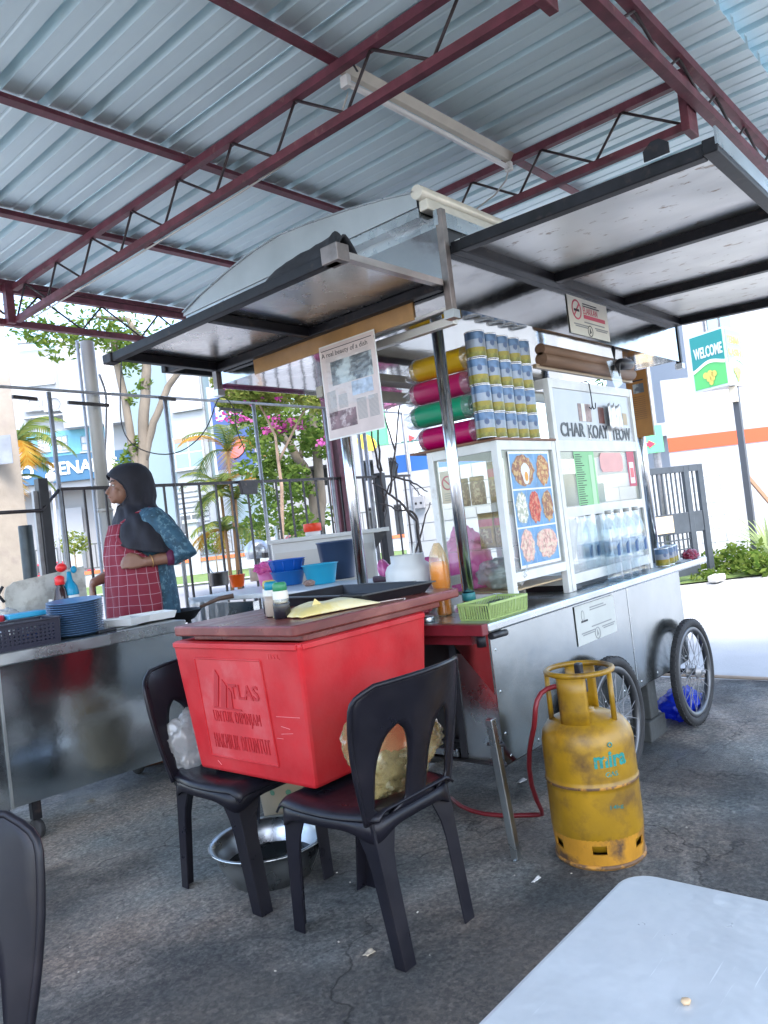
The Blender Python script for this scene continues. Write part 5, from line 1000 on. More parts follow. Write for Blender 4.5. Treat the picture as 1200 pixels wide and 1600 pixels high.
wk = thing('wok', 'black wok with a wooden handle at the end of the counter', 'wok', w2(.22, .50, .70))
c = w2(.20, .50, .78); MB().lathe([(.0005, 0), (.06, .004), (.12, .03), (.165, .08), (.168, .082), (.160, .080), (.118, .036), (.06, .010), (.0005, .006)], c, 32).build('bowl', mat('wok_iron', (.025, .024, .024), .5, .5), wk); MB().tube([c + V((.13, -.08, .085)), c + V((.22, -.15, .12)), c + V((.29, -.20, .125))], [.009, .013, .015], 10).build('handle', mat('wood_handle', (.12, .07, .05), .6), wk)
st_ = thing('gas_stove', 'black cast iron stove stand beside the counter end', 'stove', w2(.20, .50, 0))
for a in range(4): MB().tube([w2(.20 + .11 * math.cos(a * 1.57 + .7), .50 + .11 * math.sin(a * 1.57 + .7), 0), w2(.20 + .09 * math.cos(a * 1.57 + .7), .50 + .09 * math.sin(a * 1.57 + .7), .80)], .012, 8).build('leg', BLACK, st_)
MB().lathe([(.10, .66), (.125, .66), (.125, .75), (.10, .75), (.10, .66)], w2(.20, .50, 0), 26).build('burner_ring', BLACK, st_)

# ------------------------------------------------------------------ the seller
th = math.atan2(.659, .752) + R_(30)
pe = thing('person', 'person in black headscarf, blue blouse and red checked apron facing the street', 'person', (2.475, 4.11, 0), th)
def remeshed(mb, name, m, parent, vox=.008, smooth_it=6):
    o = mb.build(name, m, parent, local=True, fix=False)
    q = o.modifiers.new('fuse', 'REMESH'); q.mode = 'VOXEL'; q.voxel_size = vox; q.use_smooth_shade = True
    q = o.modifiers.new('soft', 'SMOOTH'); q.iterations = smooth_it; q.factor = .5
    return o
SKIN = mat('skin', (.22, .105, .066), .5, 0, var=.06, vscale=10)
b = MB()
def ell(mb, c, rx, ry, rz_): mb.sphere(c, 1, 20, 14, sx=rx, sy=ry, sz=rz_)
def ell2(mb, c, rx, ry, rz_):
    c = V(c); mb.grid(lambda u, v: c + V((rx * math.sin(math.pi * v) * math.cos(2 * math.pi * u), ry * math.sin(math.pi * v) * math.sin(2 * math.pi * u), -rz_ * math.cos(math.pi * v))), 20, 14, closeu=True)
# head: skull, jaw, nose, lips, ears
ell2(b, (0, .035, 1.655), .074, .095, .088); ell2(b, (0, .070, 1.585), .056, .066, .066); ell2(b, (0, .118, 1.545), .024, .022, .020)
b.tube([(0, .118, 1.638), (0, .137, 1.612), (0, .152, 1.594), (0, .136, 1.584)], [.009, .013, .015, .011], 10)
ell2(b, (0, .136, 1.570), .020, .011, .007); ell2(b, (0, .134, 1.558), .018, .011, .007)
for s in (-1, 1): ell2(b, (s * .030, .104, 1.600), .024, .022, .020); ell2(b, (s * .030, .108, 1.652), .024, .016, .010); ell2(b, (s * .076, .025, 1.62), .010, .020, .030)
b.tube([(0, .015, 1.56), (0, .0, 1.42)], [.052, .06], 14)
b.tube([(0, -.01, 1.44), (0, 0, 1.30), (0, .02, 1.12), (0, .0, .94), (0, 0, .86)], [.12, .145, .15, .165, .155], 20)
for s in (-1, 1):
    b.tube([(s * .085, 0, .90), (s * .09, .01, .50), (s * .09, -.01, .08)], [.085, .062, .042], 14); b.tube([(s * .09, -.03, .03), (s * .09, .17, .025)], [.035, .03], 12)
LSH, LEL, LWR = V((-.17, -.05, 1.40)), V((-.262, -.185, 1.185)), V((-.235, .03, 1.165))
RSH, REL, RWR = V((.17, -.02, 1.40)), V((.20, .06, 1.14)), V((.12, .27, 1.075))
b.tube([(0, -.02, 1.42), LSH, LEL], [.09, .062, .046], 14); b.tube([LEL, LEL.lerp(LWR, .4), LWR], [.044, .040, .027], 14)
b.tube([(0, -.01, 1.42), RSH, REL], [.09, .062, .046], 14); b.tube([REL, REL.lerp(RWR, .4), RWR], [.044, .038, .027], 14)
def hand(mb, w_, d, side, nrm, curl=.7, sc=1.0):
    "palm from the wrist along d; fingers bend towards nrm, thumb on the side"
    d, side, nrm = d.normalized(), side.normalized(), nrm.normalized()
    palm = w_ + d * .085 * sc
    for k in range(4): mb.tube([w_ + side * (.006 * (k - 1.5)), w_ + d * .045 * sc + side * (.0145 * (k - 1.5)), palm + side * (.0185 * (k - 1.5))], [.016, .015, .0115], 8)
    ln = (.066, .076, .071, .055)
    for k in range(4):
        p = palm + side * (.0185 * (k - 1.5)); pts = [p]; a = .25; 
        for j in range(3):
            a += curl * (.5 if j == 0 else .75); p = p + (d * math.cos(a) + nrm * math.sin(a)) * ln[k] * (.44, .32, .24)[j] * sc; pts.append(p)
        mb.tube(pts, [.0098, .009, .0082, .0068], 8)
    q = w_ + d * .022 * sc + side * .026; mb.tube([q - side * .012, q + side * .014 + d * .028, q + side * .022 + d * .056 + nrm * .008, q + side * .018 + d * .078 + nrm * .016], [.014, .012, .0098, .0075], 8)
hand(b, LWR, V((.10, 1, .12)), V((0, -.12, 1)), V((1, .1, -.1)), .85)
hand(b, RWR, V((-.05, .10, -1)), V((-1, .0, 0)), V((0, -1, 0)), .45)
body = remeshed(b, 'body', SKIN, pe, .0065, 5)
# face details
DK = plain('brow_dark', (.02, .012, .01), .6)
for s in (-1, 1):
    e = MB(); ell2(e, (s * .030, .1175, 1.632), .012, .008, .0065); e.build('eye', plain('eye_white', (.55, .52, .48), .25), pe, local=True)
    e = MB(); ell2(e, (s * .031, .1235, 1.632), .0055, .004, .0055); e.build('iris', DK, pe, local=True)
    MB().tube([(s * .012, .1285, 1.654), (s * .030, .1265, 1.660), (s * .048, .113, 1.655)], .0032, 6).build('eyebrow', DK, pe, local=True)
MB().tube([(-.018, .1395, 1.5645), (0, .1485, 1.565), (.018, .1395, 1.5645)], [.002, .004, .002], 6).build('lips', plain('lip', (.26, .07, .06), .45), pe, local=True)
# headscarf
SCARF = mat('scarf_black', (.012, .012, .020), .78, 0, var=.3, vscale=16)
HZ = [(1.760, .012, .012, .01, 0), (1.752, .062, .058, .01, 0), (1.730, .098, .090, .015, 0), (1.700, .122, .104, .018, 4), (1.684, .130, .107, .020, 30), (1.655, .134, .106, .018, 54), (1.620, .134, .104, .012, 64), (1.585, .130, .100, .006, 67), (1.550, .124, .096, .0, 63), (1.525, .116, .094, -.002, 50), (1.508, .110, .094, -.004, 26), (1.490, .112, .104, -.006, 0), (1.455, .130, .150, -.014, 0), (1.43, .150, .205, -.026, 0), (1.39, .170, .255, -.034, 0), (1.34, .186, .280, -.040, 0), (1.30, .196, .292, -.044, 0), (1.265, .202, .298, -.046, 0)]
def scarf(u, v):
    k = v * (len(HZ) - 1); i = min(int(k), len(HZ) - 2); f = k - i; a, c = HZ[i], HZ[i + 1]
    z, ry, rx, oy, gap = (a[j] + (c[j] - a[j]) * f for j in range(5))
    g_ = R_(gap); an = math.pi / 2 + g_ + (2 * math.pi - 2 * g_) * u        # front is +y
    fold = (.009 * math.sin(an * 9 + z * 24) + .005 * math.sin(an * 17 - z * 31)) * min(1, max(0, (1.66 - z) * 3)) + .008 * noise.noise(V((math.cos(an) * 2, math.sin(an) * 2, z * 6)))
    low = -max(0, 1.44 - z) * (.45 * max(0, math.cos(an - math.pi - .35)) - .10)
    return V(((rx + fold) * math.cos(an), oy + (ry + fold) * math.sin(an), z + low))
MB().grid(scarf, 64, 44).build('headscarf', SCARF, pe, local=True, solid=.006)
MB().tube([scarf(0.0, (k + 2.8) / 17) + V((0, .003, 0)) for k in range(8)], .0045, 6).build('scarf_edge', SCARF, pe, local=True)
# blouse
BLU = mat('blouse_blue', (.030, .085, .135), .75, 0, var=.35, vscale=22, col2=(.11, .21, .27), c2scale=34, c2lo=.53, c2hi=.60)
b = MB()
def torso(u, v):
    z = .70 + .74 * v; prof_ = [(.70, .200, .185), (.90, .205, .190), (1.05, .195, .182), (1.20, .185, .172), (1.32, .178, .155), (1.40, .165, .125), (1.44, .10, .085)]
    for (za, xa, ya), (zb, xb, yb) in zip(prof_, prof_[1:]):
        if za <= z <= zb + 1e-6: f = (z - za) / (zb - za); rx, ry = xa + (xb - xa) * f, ya + (yb - ya) * f; break
    return V((rx * math.cos(2 * math.pi * u), -.005 + ry * math.sin(2 * math.pi * u), z))
b.grid(torso, 40, 24, closeu=True); b.add([torso(i / 40, 0) for i in range(40)], [tuple(range(40))]); b.add([torso(i / 40, 1) for i in range(40)], [tuple(range(40))])
b.tube([V((-.10, -.03, 1.40)), LSH, LSH.lerp(LEL, .5) + V((-.012, -.01, 0)), LEL + V((0, -.012, -.004)), LEL.lerp(LWR, .30)], [.085, .088, .078, .070, .060], 16)
b.tube([V((.10, -.01, 1.40)), RSH, RSH.lerp(REL, .5), REL, REL.lerp(RWR, .25)], [.085, .088, .076, .066, .058], 16)
remeshed(b, 'blouse', BLU, pe, .010, 6)
MB().tube([LEL.lerp(LWR, .26), LEL.lerp(LWR, .46)], [.052, .046], 14).build('inner_cuff', plain('cuff_plum', (.10, .012, .05), .7), pe, local=True)
pts = [LEL.lerp(LWR, .84) + (V((1, 0, 0)) * math.cos(a) + V((0, .15, 1)) * math.sin(a)) * .0335 for a in [2 * math.pi * i / 20 for i in range(20)]]
MB().tube(pts, .0035, 6, closed=True).build('bangle', mat('bangle_gold', (.55, .30, .12), .3, .6), pe, local=True)
SK = plain('skirt_dark', (.03, .035, .06), .8); MB().grid(lambda u, v: V(((.20 - .0 * v + .02 * math.sin(u * 50)) * math.cos(2 * math.pi * u), (.185 + .02 * math.sin(u * 50)) * math.sin(2 * math.pi * u), .07 + .70 * v)), 60, 8, closeu=True).build('skirt', SK, pe, local=True, solid=.005)
# apron
def apron_mat():
    m = bpy.data.materials.new('apron_check'); m.use_nodes = True; n = m.node_tree.nodes; Lk = m.node_tree.links; bs = n['Principled BSDF']; bs.inputs['Roughness'].default_value = .8
    tc = n.new('ShaderNodeTexCoord'); sp = n.new('ShaderNodeSeparateXYZ'); nz = n.new('ShaderNodeTexNoise'); nz.inputs['Scale'].default_value = 5; Lk.new(tc.outputs['Object'], nz.inputs[0])
    ad = n.new('ShaderNodeVectorMath'); ad.operation = 'MULTIPLY_ADD'; ad.inputs[1].default_value = (.03, .03, .03); Lk.new(nz.outputs[1], ad.inputs[0]); Lk.new(tc.outputs['Object'], ad.inputs[2]); Lk.new(ad.outputs[0], sp.inputs[0])
    a_ = n.new('ShaderNodeMath'); a_.operation = 'ARCTAN2'; Lk.new(sp.outputs[0], a_.inputs[0]); Lk.new(sp.outputs[1], a_.inputs[1]); s_ = n.new('ShaderNodeMath'); s_.operation = 'MULTIPLY'; s_.inputs[1].default_value = .21; Lk.new(a_.outputs[0], s_.inputs[0]); outs = []
    for src in (s_.outputs[0], sp.outputs[2]):
        q = n.new('ShaderNodeMath'); q.operation = 'MULTIPLY'; q.inputs[1].default_value = 17; Lk.new(src, q.inputs[0]); f = n.new('ShaderNodeMath'); f.operation = 'FRACT'; Lk.new(q.outputs[0], f.inputs[0]); l = n.new('ShaderNodeMath'); l.operation = 'LESS_THAN'; l.inputs[1].default_value = .055; Lk.new(f.outputs[0], l.inputs[0]); outs.append(l.outputs[0])
    mx = n.new('ShaderNodeMath'); mx.operation = 'MAXIMUM'; Lk.new(outs[0], mx.inputs[0]); Lk.new(outs[1], mx.inputs[1])
    c = n.new('ShaderNodeMix'); c.data_type = 'RGBA'; c.inputs[6].default_value = (.20, .012, .03, 1); c.inputs[7].default_value = (.36, .20, .23, 1); Lk.new(mx.outputs[0], c.inputs[0]); Lk.new(c.outputs[2], bs.inputs['Base Color']); return m
APR = apron_mat()
def apr(u, v):
    z = .55 + .85 * v; half = 1.75 if z < 1.16 else 1.75 - 1.05 * min(1, (z - 1.16) / .16)
    an = math.pi / 2 + half * (2 * u - 1); k = .024 + .020 * math.sin(u * 34 + v * 5) * max(0, 1.15 - z) + .012 * noise.noise(V((u * 14, v * 5, 9))) + .006 * noise.noise(V((u * 6, v * 7, 4)))
    zz = min(max(z, .71), 1.40); f = torso(0, (zz - .70) / .74); rx = f.x; ry = torso(.25, (zz - .70) / .74).y + .005
    return V(((rx + k) * math.cos(an), -.005 + (ry + k + .012) * math.sin(an), z))
MB().grid(apr, 60, 46).build('apron', APR, pe, local=True, solid=.004)
MB().tube([apr(1, 1), V((-.15, .03, 1.45)), V((-.13, -.05, 1.475)), V((-.08, -.12, 1.46))], .009, 8).build('apron_strap', APR, pe, local=True); MB().tube([apr(0, 1), V((.14, .03, 1.45)), V((.12, -.05, 1.475)), V((.08, -.12, 1.46))], .009, 8).build('apron_strap', APR, pe, local=True)

# ------------------------------------------------------------------ table with pots behind the cart
BT = .90
A, B = atz(300, 934, BT), atz(640, 912, BT); dAB = (B - A).normalized(); nb = V((-dAB.y, dAB.x, 0)); nb = nb if nb.dot(FWD) > 0 else -nb
bt_ = thing('pot_table', 'white topped table crowded with basins and pots behind the cart', 'table', (A + B) / 2 - Z1 * BT)
q = [A, B, B + nb * .52, A + nb * .52]; MB().hexa([p - Z1 * .03 for p in q] + q).build('table_top', mat('table_white', (.70, .71, .71), .35, var=.06), bt_, bevel=.006)
for k, p in enumerate(q): p = p.lerp(sum(q, V()) / 4, .08); MB().tube([p - Z1 * BT, p - Z1 * .03], .016, 10).build('leg', GREYT, bt_)
COV = glass_mat('plastic_cover', (.93, .94, .95), .14, .15, .35, (.78, .80, .80))
o = MB().grid(lambda u, v: A + dAB * (-.02 + .36 * u) - nb * (.012 + .012 * math.sin(u * 26 + v * 3) * v) + Z1 * (.003 - .36 * v), 40, 8).build('plastic_cover', COV, solid=.001); tag(o, 'clear plastic sheet hanging over the pot table edge', 'plastic sheet')
o = MB().bar(A + dAB * .1 + nb * .06 - Z1 * .22, A + dAB * .5 + nb * .06 - Z1 * .22, .05, .34).build('steel_trough', STEEL_BR); tag(o, 'steel box hung under the pot table', 'steel box')
def onT(px_, py_): return atz(px_, py_, BT + .001)
c = onT(343, 915); pt = thing('steel_pot', 'dull steel pot with a ladle on the pot table', 'pot', c)
MB().lathe([(.0005, 0), (.07, 0), (.078, .01), (.078, .10), (.081, .104), (.078, .106), (.074, .102), (.072, .012), (.0005, .01)], c, 28).build('pot_body', mat('pot_steel', (.22, .20, .18), .3, 1, var=.2), pt); MB().tube([c + V((0, 0, .04)), c + V((-.05, .05, .15))], [.004, .006], 8).build('ladle', STEEL_BR, pt)
c = onT(372, 917); t = thing('orange_tub', 'small orange red tub with a spoon beside the steel pot', 'tub', c)
MB().lathe([(.0005, 0), (.042, 0), (.045, .006), (.058, .085), (.061, .086), (.061, .089), (.055, .088), (.042, .01), (.0005, .008)], c, 24).build('tub_body', plain('tub_orange', (.85, .12, .01), .35), t); MB().tube([c + V((0, 0, .02)), c + V((.01, -.02, .12))], .005, 6).build('spoon', BLKPL, t)
o = MB().lathe([(.0005, 0), (.032, 0), (.034, .005), (.036, .10), (.034, .10), (.032, .01)], onT(398, 908), 20).build('beige_mug', plain('mug_beige', (.55, .40, .30), .4)); tag(o, 'beige plastic mug between the orange tub and the pink bag', 'mug')
c = onT(420, 914); t = thing('pink_tub', 'tub lined with a pink plastic bag beside the blue basins', 'tub', c)
MB().lathe([(.0005, 0), (.055, 0), (.06, .01), (.072, .10), (.0005, .10)], c, 24).build('tub_body', plain('tub_pink', (.70, .16, .38), .4), t); crumple('bag_liner', c + V((0, 0, .115)), .08, .95, .95, .55, PINK, .4, 2.6, 7, parent=t)
def basin(c, r, h, m, lab, holes=False, nm='plastic_basin'):
    t = thing(nm, lab, 'basin', c); MB().lathe([(.0005, 0), (r * .72, 0), (r * .76, .006), (r * .97, h - .006), (r * 1.03, h - .004), (r * 1.04, h), (r * .98, h), (r * .93, h - .01), (r * .72, .01), (r * .6, .006), (.0005, .006)], c, 36).build('bowl', m, t)
    for k in range(10 if holes else 0): a = k * .628; MB().tube([c + V((math.cos(a) * r * .80, math.sin(a) * r * .80, h * .2)), c + V((math.cos(a) * r * .985, math.sin(a) * r * .985, h - .012))], .0035, 6).build('rib', m, t)
    return t
BB = plain('basin_blue', (.01, .13, .42), .3); BB2 = plain('basket_blue', (.01, .11, .50), .3); CY = plain('basin_cyan', (.02, .36, .56), .3)
c = onT(452, 914); basin(c, .115, .095, BB, 'blue plastic basin under the brighter blue colander'); basin(c + V((0, 0, .070)), .120, .10, BB2, 'bright blue colander standing in the blue basin', True, 'colander')
basin(onT(503, 912), .112, .125, CY, 'cyan plastic basin between the blue basins and the dark bucket')
c = onT(531, 904); t = thing('dark_bucket', 'tall dark blue bucket with a wire handle behind the cyan basin', 'bucket', c)
MB().lathe([(.0005, 0), (.10, 0), (.104, .01), (.128, .24), (.134, .242), (.134, .252), (.124, .25), (.10, .012)], c, 32).build('pail', plain('bucket_navy', (.035, .06, .12), .35), t); pts = [c + V((.134 * math.cos(a) * .65 + .03, -.134 * math.cos(a) * .75 - .03, .235 - .12 * math.sin(a))) for a in [math.pi * i / 10 for i in range(11)]]; MB().tube(pts, .005, 6).build('handle', BLKPL, t)
o = crumple('tissue_wad', onT(486, 915) + V((0, 0, .018)), .03, 1.5, 1, .6, mat('tissue_brown', (.42, .28, .24), .7, var=.4, vscale=20), .35, 3, 3); tag(o, 'crumpled tissue wad before the cyan basin', 'tissue')
o = MB().tube([onT(600, 908) + V((-.05, .03, .015)), onT(640, 905) + V((.0, 0, .015))], [.02, .02], 10).build('dark_tongs_box', plain('tongs_dark', (.06, .03, .04), .5)); tag(o, 'dark rod shaped box at the end of the pot table', 'box')
# white cabinet with a red lidded tub and helmet
C0, C1 = at(424, 850, 5.7), at(584, 838, 5.7); dC = (C1 - C0); dC.z = 0; dC.normalize(); nC = V((-dC.y, dC.x, 0)); nC = nC if nC.dot(FWD) > 0 else -nC; cw = (C1 - C0).length
C0.z = 0; CH = 1.205; wc = thing('white_cabinet', 'white boxy cabinet with a projecting top behind the basins', 'cabinet', C0)
WCB = mat('cabinet_white', (.70, .70, .68), .45, var=.06, vscale=6)
def obox(a, b, y0, y1, z0, z1): return [C0 + dC * x + nC * y + Z1 * z for z in (z0, z1) for x, y in ((a, y0), (b, y0), (b, y1), (a, y1))]
MB().hexa(obox(0, cw, 0, .45, .05, CH - .03)).build('carcass', WCB, wc, bevel=.004); MB().hexa(obox(-.02, cw + .12, -.02, .47, CH - .03, CH)).build('top', WCB, wc, bevel=.003); MB().hexa(obox(.02, .03 + cw * .45, -.006, -.0005, .12, CH - .10)).build('door', mat('door_cream', (.62, .60, .56), .4), wc); MB().hexa(obox(.04 + cw * .45, cw - .02, -.006, -.0005, .12, CH - .10)).build('door', MATS['door_cream'], wc)
br_ = MB().prism([(0, 0), (.10, 0), (0, -.12)], C0 + dC * (cw + .003) + Z1 * (CH - .032), dC, Z1, .06).build('bracket', BLACK, wc)
c = C0 + dC * (cw * .40) + nC * .12 + Z1 * (CH + .001); t = thing('red_tub', 'little white tub with a bright red lid on the white cabinet', 'tub', c); MB().lathe([(.0005, 0), (.055, 0), (.058, .005), (.058, .03), (.05, .032)], c, 22).build('tub_body', WCB, t); MB().lathe([(.058, .03), (.068, .033), (.068, .085), (.064, .092), (.0005, .093)], c, 22).build('lid', plain('lid_scarlet', (.85, .05, .01), .4), t)
c = at(402, 862, 7.3); hp = thing('helmet', 'grey motorcycle helmet with dark visor opening beyond the railing', 'helmet', c - Z1 * .1)
SIL = mat('helmet_silver', (.42, .43, .45), .25, .6, var=.05)
mb = MB().grid(lambda u, v: c + V((.118 * math.cos(2 * math.pi * u) * math.sin(math.pi * (.02 + .66 * v)), .118 * math.sin(2 * math.pi * u) * math.sin(math.pi * (.02 + .66 * v)), .115 * math.cos(math.pi * (.02 + .66 * v)))), 32, 16, closeu=True); mb.build('shell', SIL, hp, solid=.008)
MB().grid(lambda u, v: c + (RIGHT * math.sin(.5 + 1.1 * u) - FWD * math.cos(.5 + 1.1 * u)) * .121 + Z1 * (-.055 + .06 * v), 10, 5).build('visor', plain('visor_dark', (.03, .03, .035), .15), hp)
MB().tube([c - Z1 * .06, V((c.x, c.y, .0))], .018, 10).build('stand_tube', GREYT, hp)
# ------------------------------------------------------------------ street beyond the railing
U0 = RIGHT.copy(); U0.z = 0; U0.normalize(); F0 = FWD.copy(); F0.z = 0; F0.normalize()
class Fac:
    "a facade plane: centre direction px, distance ahead, turned by yaw; u runs along the wall, z up"
    def __init__(s, px, dep, yaw=0):
        s.o = at(px, 830, dep); s.o.z = 0; c, n_ = math.cos(R_(yaw)), math.sin(R_(yaw))
        s.u = (U0 * c + F0 * n_).normalized(); s.n = V((s.u.y, -s.u.x, 0))
        if s.n.dot(F0) > 0: s.n = -s.n
    def uz(s, px, py):
        d = RIGHT * (px - 600) + DOWN * (py - 800) + FWD * 1197; t = (s.o - EYE).dot(s.n) / d.dot(s.n); p = EYE + d * t; return (p - s.o).dot(s.u), p.z
    def P(s, u, z, out=0): return s.o + s.u * u + Z1 * z + s.n * out
    def box(s, u0, u1, z0, z1, o0, o1, mb=None, m=0):
        mb = mb or MB(); return mb.hexa([s.P(u, z, o) for z in (z0, z1) for u, o in ((u0, o1), (u1, o1), (u1, o0), (u0, o0))], m)
    def rect(s, a, b): # two px corners -> u0,u1,z0,z1
        (u0, z0), (u1, z1) = s.uz(*a), s.uz(*b); return min(u0, u1), max(u0, u1), min(z0, z1), max(z0, z1)
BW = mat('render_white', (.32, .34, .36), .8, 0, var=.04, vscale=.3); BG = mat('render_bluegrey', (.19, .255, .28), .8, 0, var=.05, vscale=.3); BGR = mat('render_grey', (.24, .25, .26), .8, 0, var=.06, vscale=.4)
WINF = plain('window_frame_white', (.62, .63, .64), .5); WING = mat('window_pane_blue', (.20, .30, .34), .12, 0, var=.1, vscale=.7); CURT = mat('net_curtain', (.42, .42, .46), .7, 0, var=.12, vscale=6, stretch=(6, 6, .3)); AWN = plain('blind_brick', (.42, .22, .16), .7)
def window(b_, fc, a, c, nx=2, nz=2, pane=None, top=None, fr=.07):
    u0, u1, z0, z1 = fc.rect(a, c); w_ = fc.box(u0, u1, z0, z1, .02, .06).build('window', WINF, b_)
    cu, cz = (u1 - u0 - fr * (nx + 1)) / nx, (z1 - z0 - fr * (nz + 1)) / nz
    for i in range(nx):
        for j in range(nz):
            x, z = u0 + fr + i * (cu + fr), z0 + fr + j * (cz + fr)
            fc.box(x, x + cu, z, z + cz, .061, .075).build('pane', pane or WING, w_)
            if top and j == nz - 1: fc.box(x, x + cu, z + cz * .68, z + cz, .076, .09).build('blind', top, w_)
    fc.box(u0 - .08, u1 + .08, z0 - .10, z0, .0, .14).build('sill', BW, w_)
    return w_
# white hotel with a curved corner and a blue name band
hb = Fac(90, 46, 4); hotel = thing('white_hotel', 'white rounded hotel block with a blue PENANG name band', 'building', hb.o)
u0, _ = hb.uz(-70, 700); u1, _ = hb.uz(206, 700); ua, _ = hb.uz(96, 560); ztop = hb.uz(100, 542)[1]; zs0, zs1 = hb.uz(110, 752)[1], hb.uz(110, 712)[1]; zb = hb.uz(110, 672)[1]
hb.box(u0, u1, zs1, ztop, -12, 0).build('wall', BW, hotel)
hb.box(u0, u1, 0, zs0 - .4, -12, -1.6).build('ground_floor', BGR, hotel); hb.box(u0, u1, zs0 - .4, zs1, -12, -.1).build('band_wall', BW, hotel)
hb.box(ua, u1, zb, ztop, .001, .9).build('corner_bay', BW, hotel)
mb = MB(); k = 20; cu = (u0 + ua) / 2 + 1
pts = [hb.P(cu + (ua + 2 - cu) * math.sin(t * 1.5), ztop + .15 + .75 * math.cos(t * 1.5) - .5, .3) for t in [i / k for i in range(k + 1)]]; MB().tube(pts, .10, 6).build('roof_edge', plain('roof_edge_grey', (.3, .31, .33)), hotel)
lb = mat('hotel_cyan', (.12, .33, .43), .7, 0, var=.05); hb.box(hb.uz(36, 700)[0], hb.uz(172, 700)[0], zs1 + .05, zb, .01, .06).build('cyan_panel', lb, hotel)
NAVY = mat('sign_navy', (.025, .10, .19), .5, 0, var=.06, vscale=.5)
sg = hb.box(hb.uz(30, 730)[0], u1 - .1, zs0, zs1, .01, .22).build('name_band', NAVY, hotel)
hl = (zs1 - zs0) * .52
text_mb('PENANG', hb.P(hb.uz(80, 740)[0], zs0 + (zs1 - zs0) * .26, .225), hb.u, Z1, hl, hb.uz(186, 735)[0] - hb.uz(79, 735)[0], .05, bold=.025).build('letters', WINF, sg)
text_mb('O', hb.P(hb.uz(33, 740)[0], zs0 + (zs1 - zs0) * .26, .225), hb.u, Z1, hl, None, .05, bold=.025).build('letters', WINF, sg)
window(hotel, hb, (44, 602), (83, 584), 3, 1, CURT); window(hotel, hb, (60, 706), (76, 680), 2, 2, CURT); window(hotel, hb, (90, 706), (106, 680), 2, 2, CURT); window(hotel, hb, (103, 632), (117, 588), 1, 2, WING); window(hotel, hb, (128, 706), (140, 680), 1, 2, CURT)
ACM = plain('unit_grey', (.55, .56, .57), .5)
for px_ in (56, 87, 113):
    u, z = hb.uz(px_, 644); a = hb.box(u - .55, u + .55, z, z + .85, .02, .42).build('air_conditioner', ACM, hotel, bevel=.03); MB().lathe([(.10, 0), (.34, 0), (.36, .03), (.36, .05)], hb.P(u + .12, z + .43, .425), 20, ax=hb.n).build('fan_grille', plain('unit_dark', (.30, .31, .33)), a)
hb.box(hb.uz(40, 650)[0], hb.uz(126, 650)[0], hb.uz(80, 650)[1] - .1, hb.uz(80, 650)[1], .02, .5).build('ledge', BW, hotel)
gf = Fac(110, 47.4, 4); gf.box(gf.uz(80, 800)[0], gf.uz(128, 800)[0], .3, gf.uz(100, 795)[1], .02, .05).build('garage_door', mat('shutter_grey', (.26, .28, .30), .6), hotel)
# blue grey apartment slab
gb = Fac(300, 42, -12); apt = thing('grey_apartment', 'pale blue grey apartment slab with a white window bay', 'building', gb.o)
u0, u1 = gb.uz(203, 700)[0], gb.uz(352, 700)[0]; zt = gb.uz(280, 520)[1]
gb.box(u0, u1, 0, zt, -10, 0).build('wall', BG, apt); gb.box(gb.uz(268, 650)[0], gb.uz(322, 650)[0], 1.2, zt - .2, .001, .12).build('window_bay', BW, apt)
fb2 = Fac(300, 41.8, -12)
window(apt, fb2, (272, 643), (310, 586), 2, 2, CURT); window(apt, fb2, (276, 735), (316, 678), 2, 2, WING, AWN); window(apt, fb2, (284, 836), (318, 800), 2, 1, mat('dark_window', (.10, .11, .12), .3))
for k in range(11): z = 1.6 + k * .28; fb2.box(fb2.uz(276, 760)[0], fb2.uz(322, 760)[0], z, z + .19, -.06, .02).build('louvre_slat', BW, apt)
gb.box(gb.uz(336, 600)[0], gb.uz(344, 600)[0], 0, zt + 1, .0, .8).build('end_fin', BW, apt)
# blue banner
bn = Fac(364, 39, -5); BNM = mat('banner_blue', (.035, .07, .20), .6, 0, var=.05, vscale=.4)
r4 = bn.rect((341, 735), (389, 615)); ban = thing('blue_banner', 'tall blue printed banner hanging beside the grey apartments', 'banner', bn.P(r4[0], 0)); bn.box(r4[0], r4[1], r4[2], r4[3], 0, .05).build('banner_cloth', BNM, ban); bn.box(r4[0] - .15, r4[0], 0, r4[3] + .6, -.1, .05).build('mast', BW, ban); bn.box(r4[1], r4[1] + .12, 0, r4[3] + .6, -.1, .05).build('mast', BW, ban)
text_mb('B', bn.P(r4[0] + .22, r4[2] + (r4[3] - r4[2]) * .68, .055), bn.u, Z1, .68, None, .02, bold=.03).build('lettering', WINF, ban)
for k in range(3): bn.box(r4[0] + .85, r4[1] - .12 - .12 * k, r4[2] + (r4[3] - r4[2]) * (.79 - .05 * k), r4[2] + (r4[3] - r4[2]) * (.82 - .05 * k), .052, .06).build('print_line', WINF, ban)
for k in range(2): bn.box(r4[0] + .75, r4[1] - .2, r4[2] + (r4[3] - r4[2]) * (.58 - .03 * k), r4[2] + (r4[3] - r4[2]) * (.59 - .03 * k), .052, .06).build('print_line', WINF, ban)
MB().prism([(.0, .0), (.35, .75), (.75, 1.0), (.85, .3), (.45, -.05)], bn.P(r4[0] + .7, r4[2] + .55, .055), bn.u, Z1, .02).build('red_motif', plain('banner_red', (.60, .12, .12)), ban)
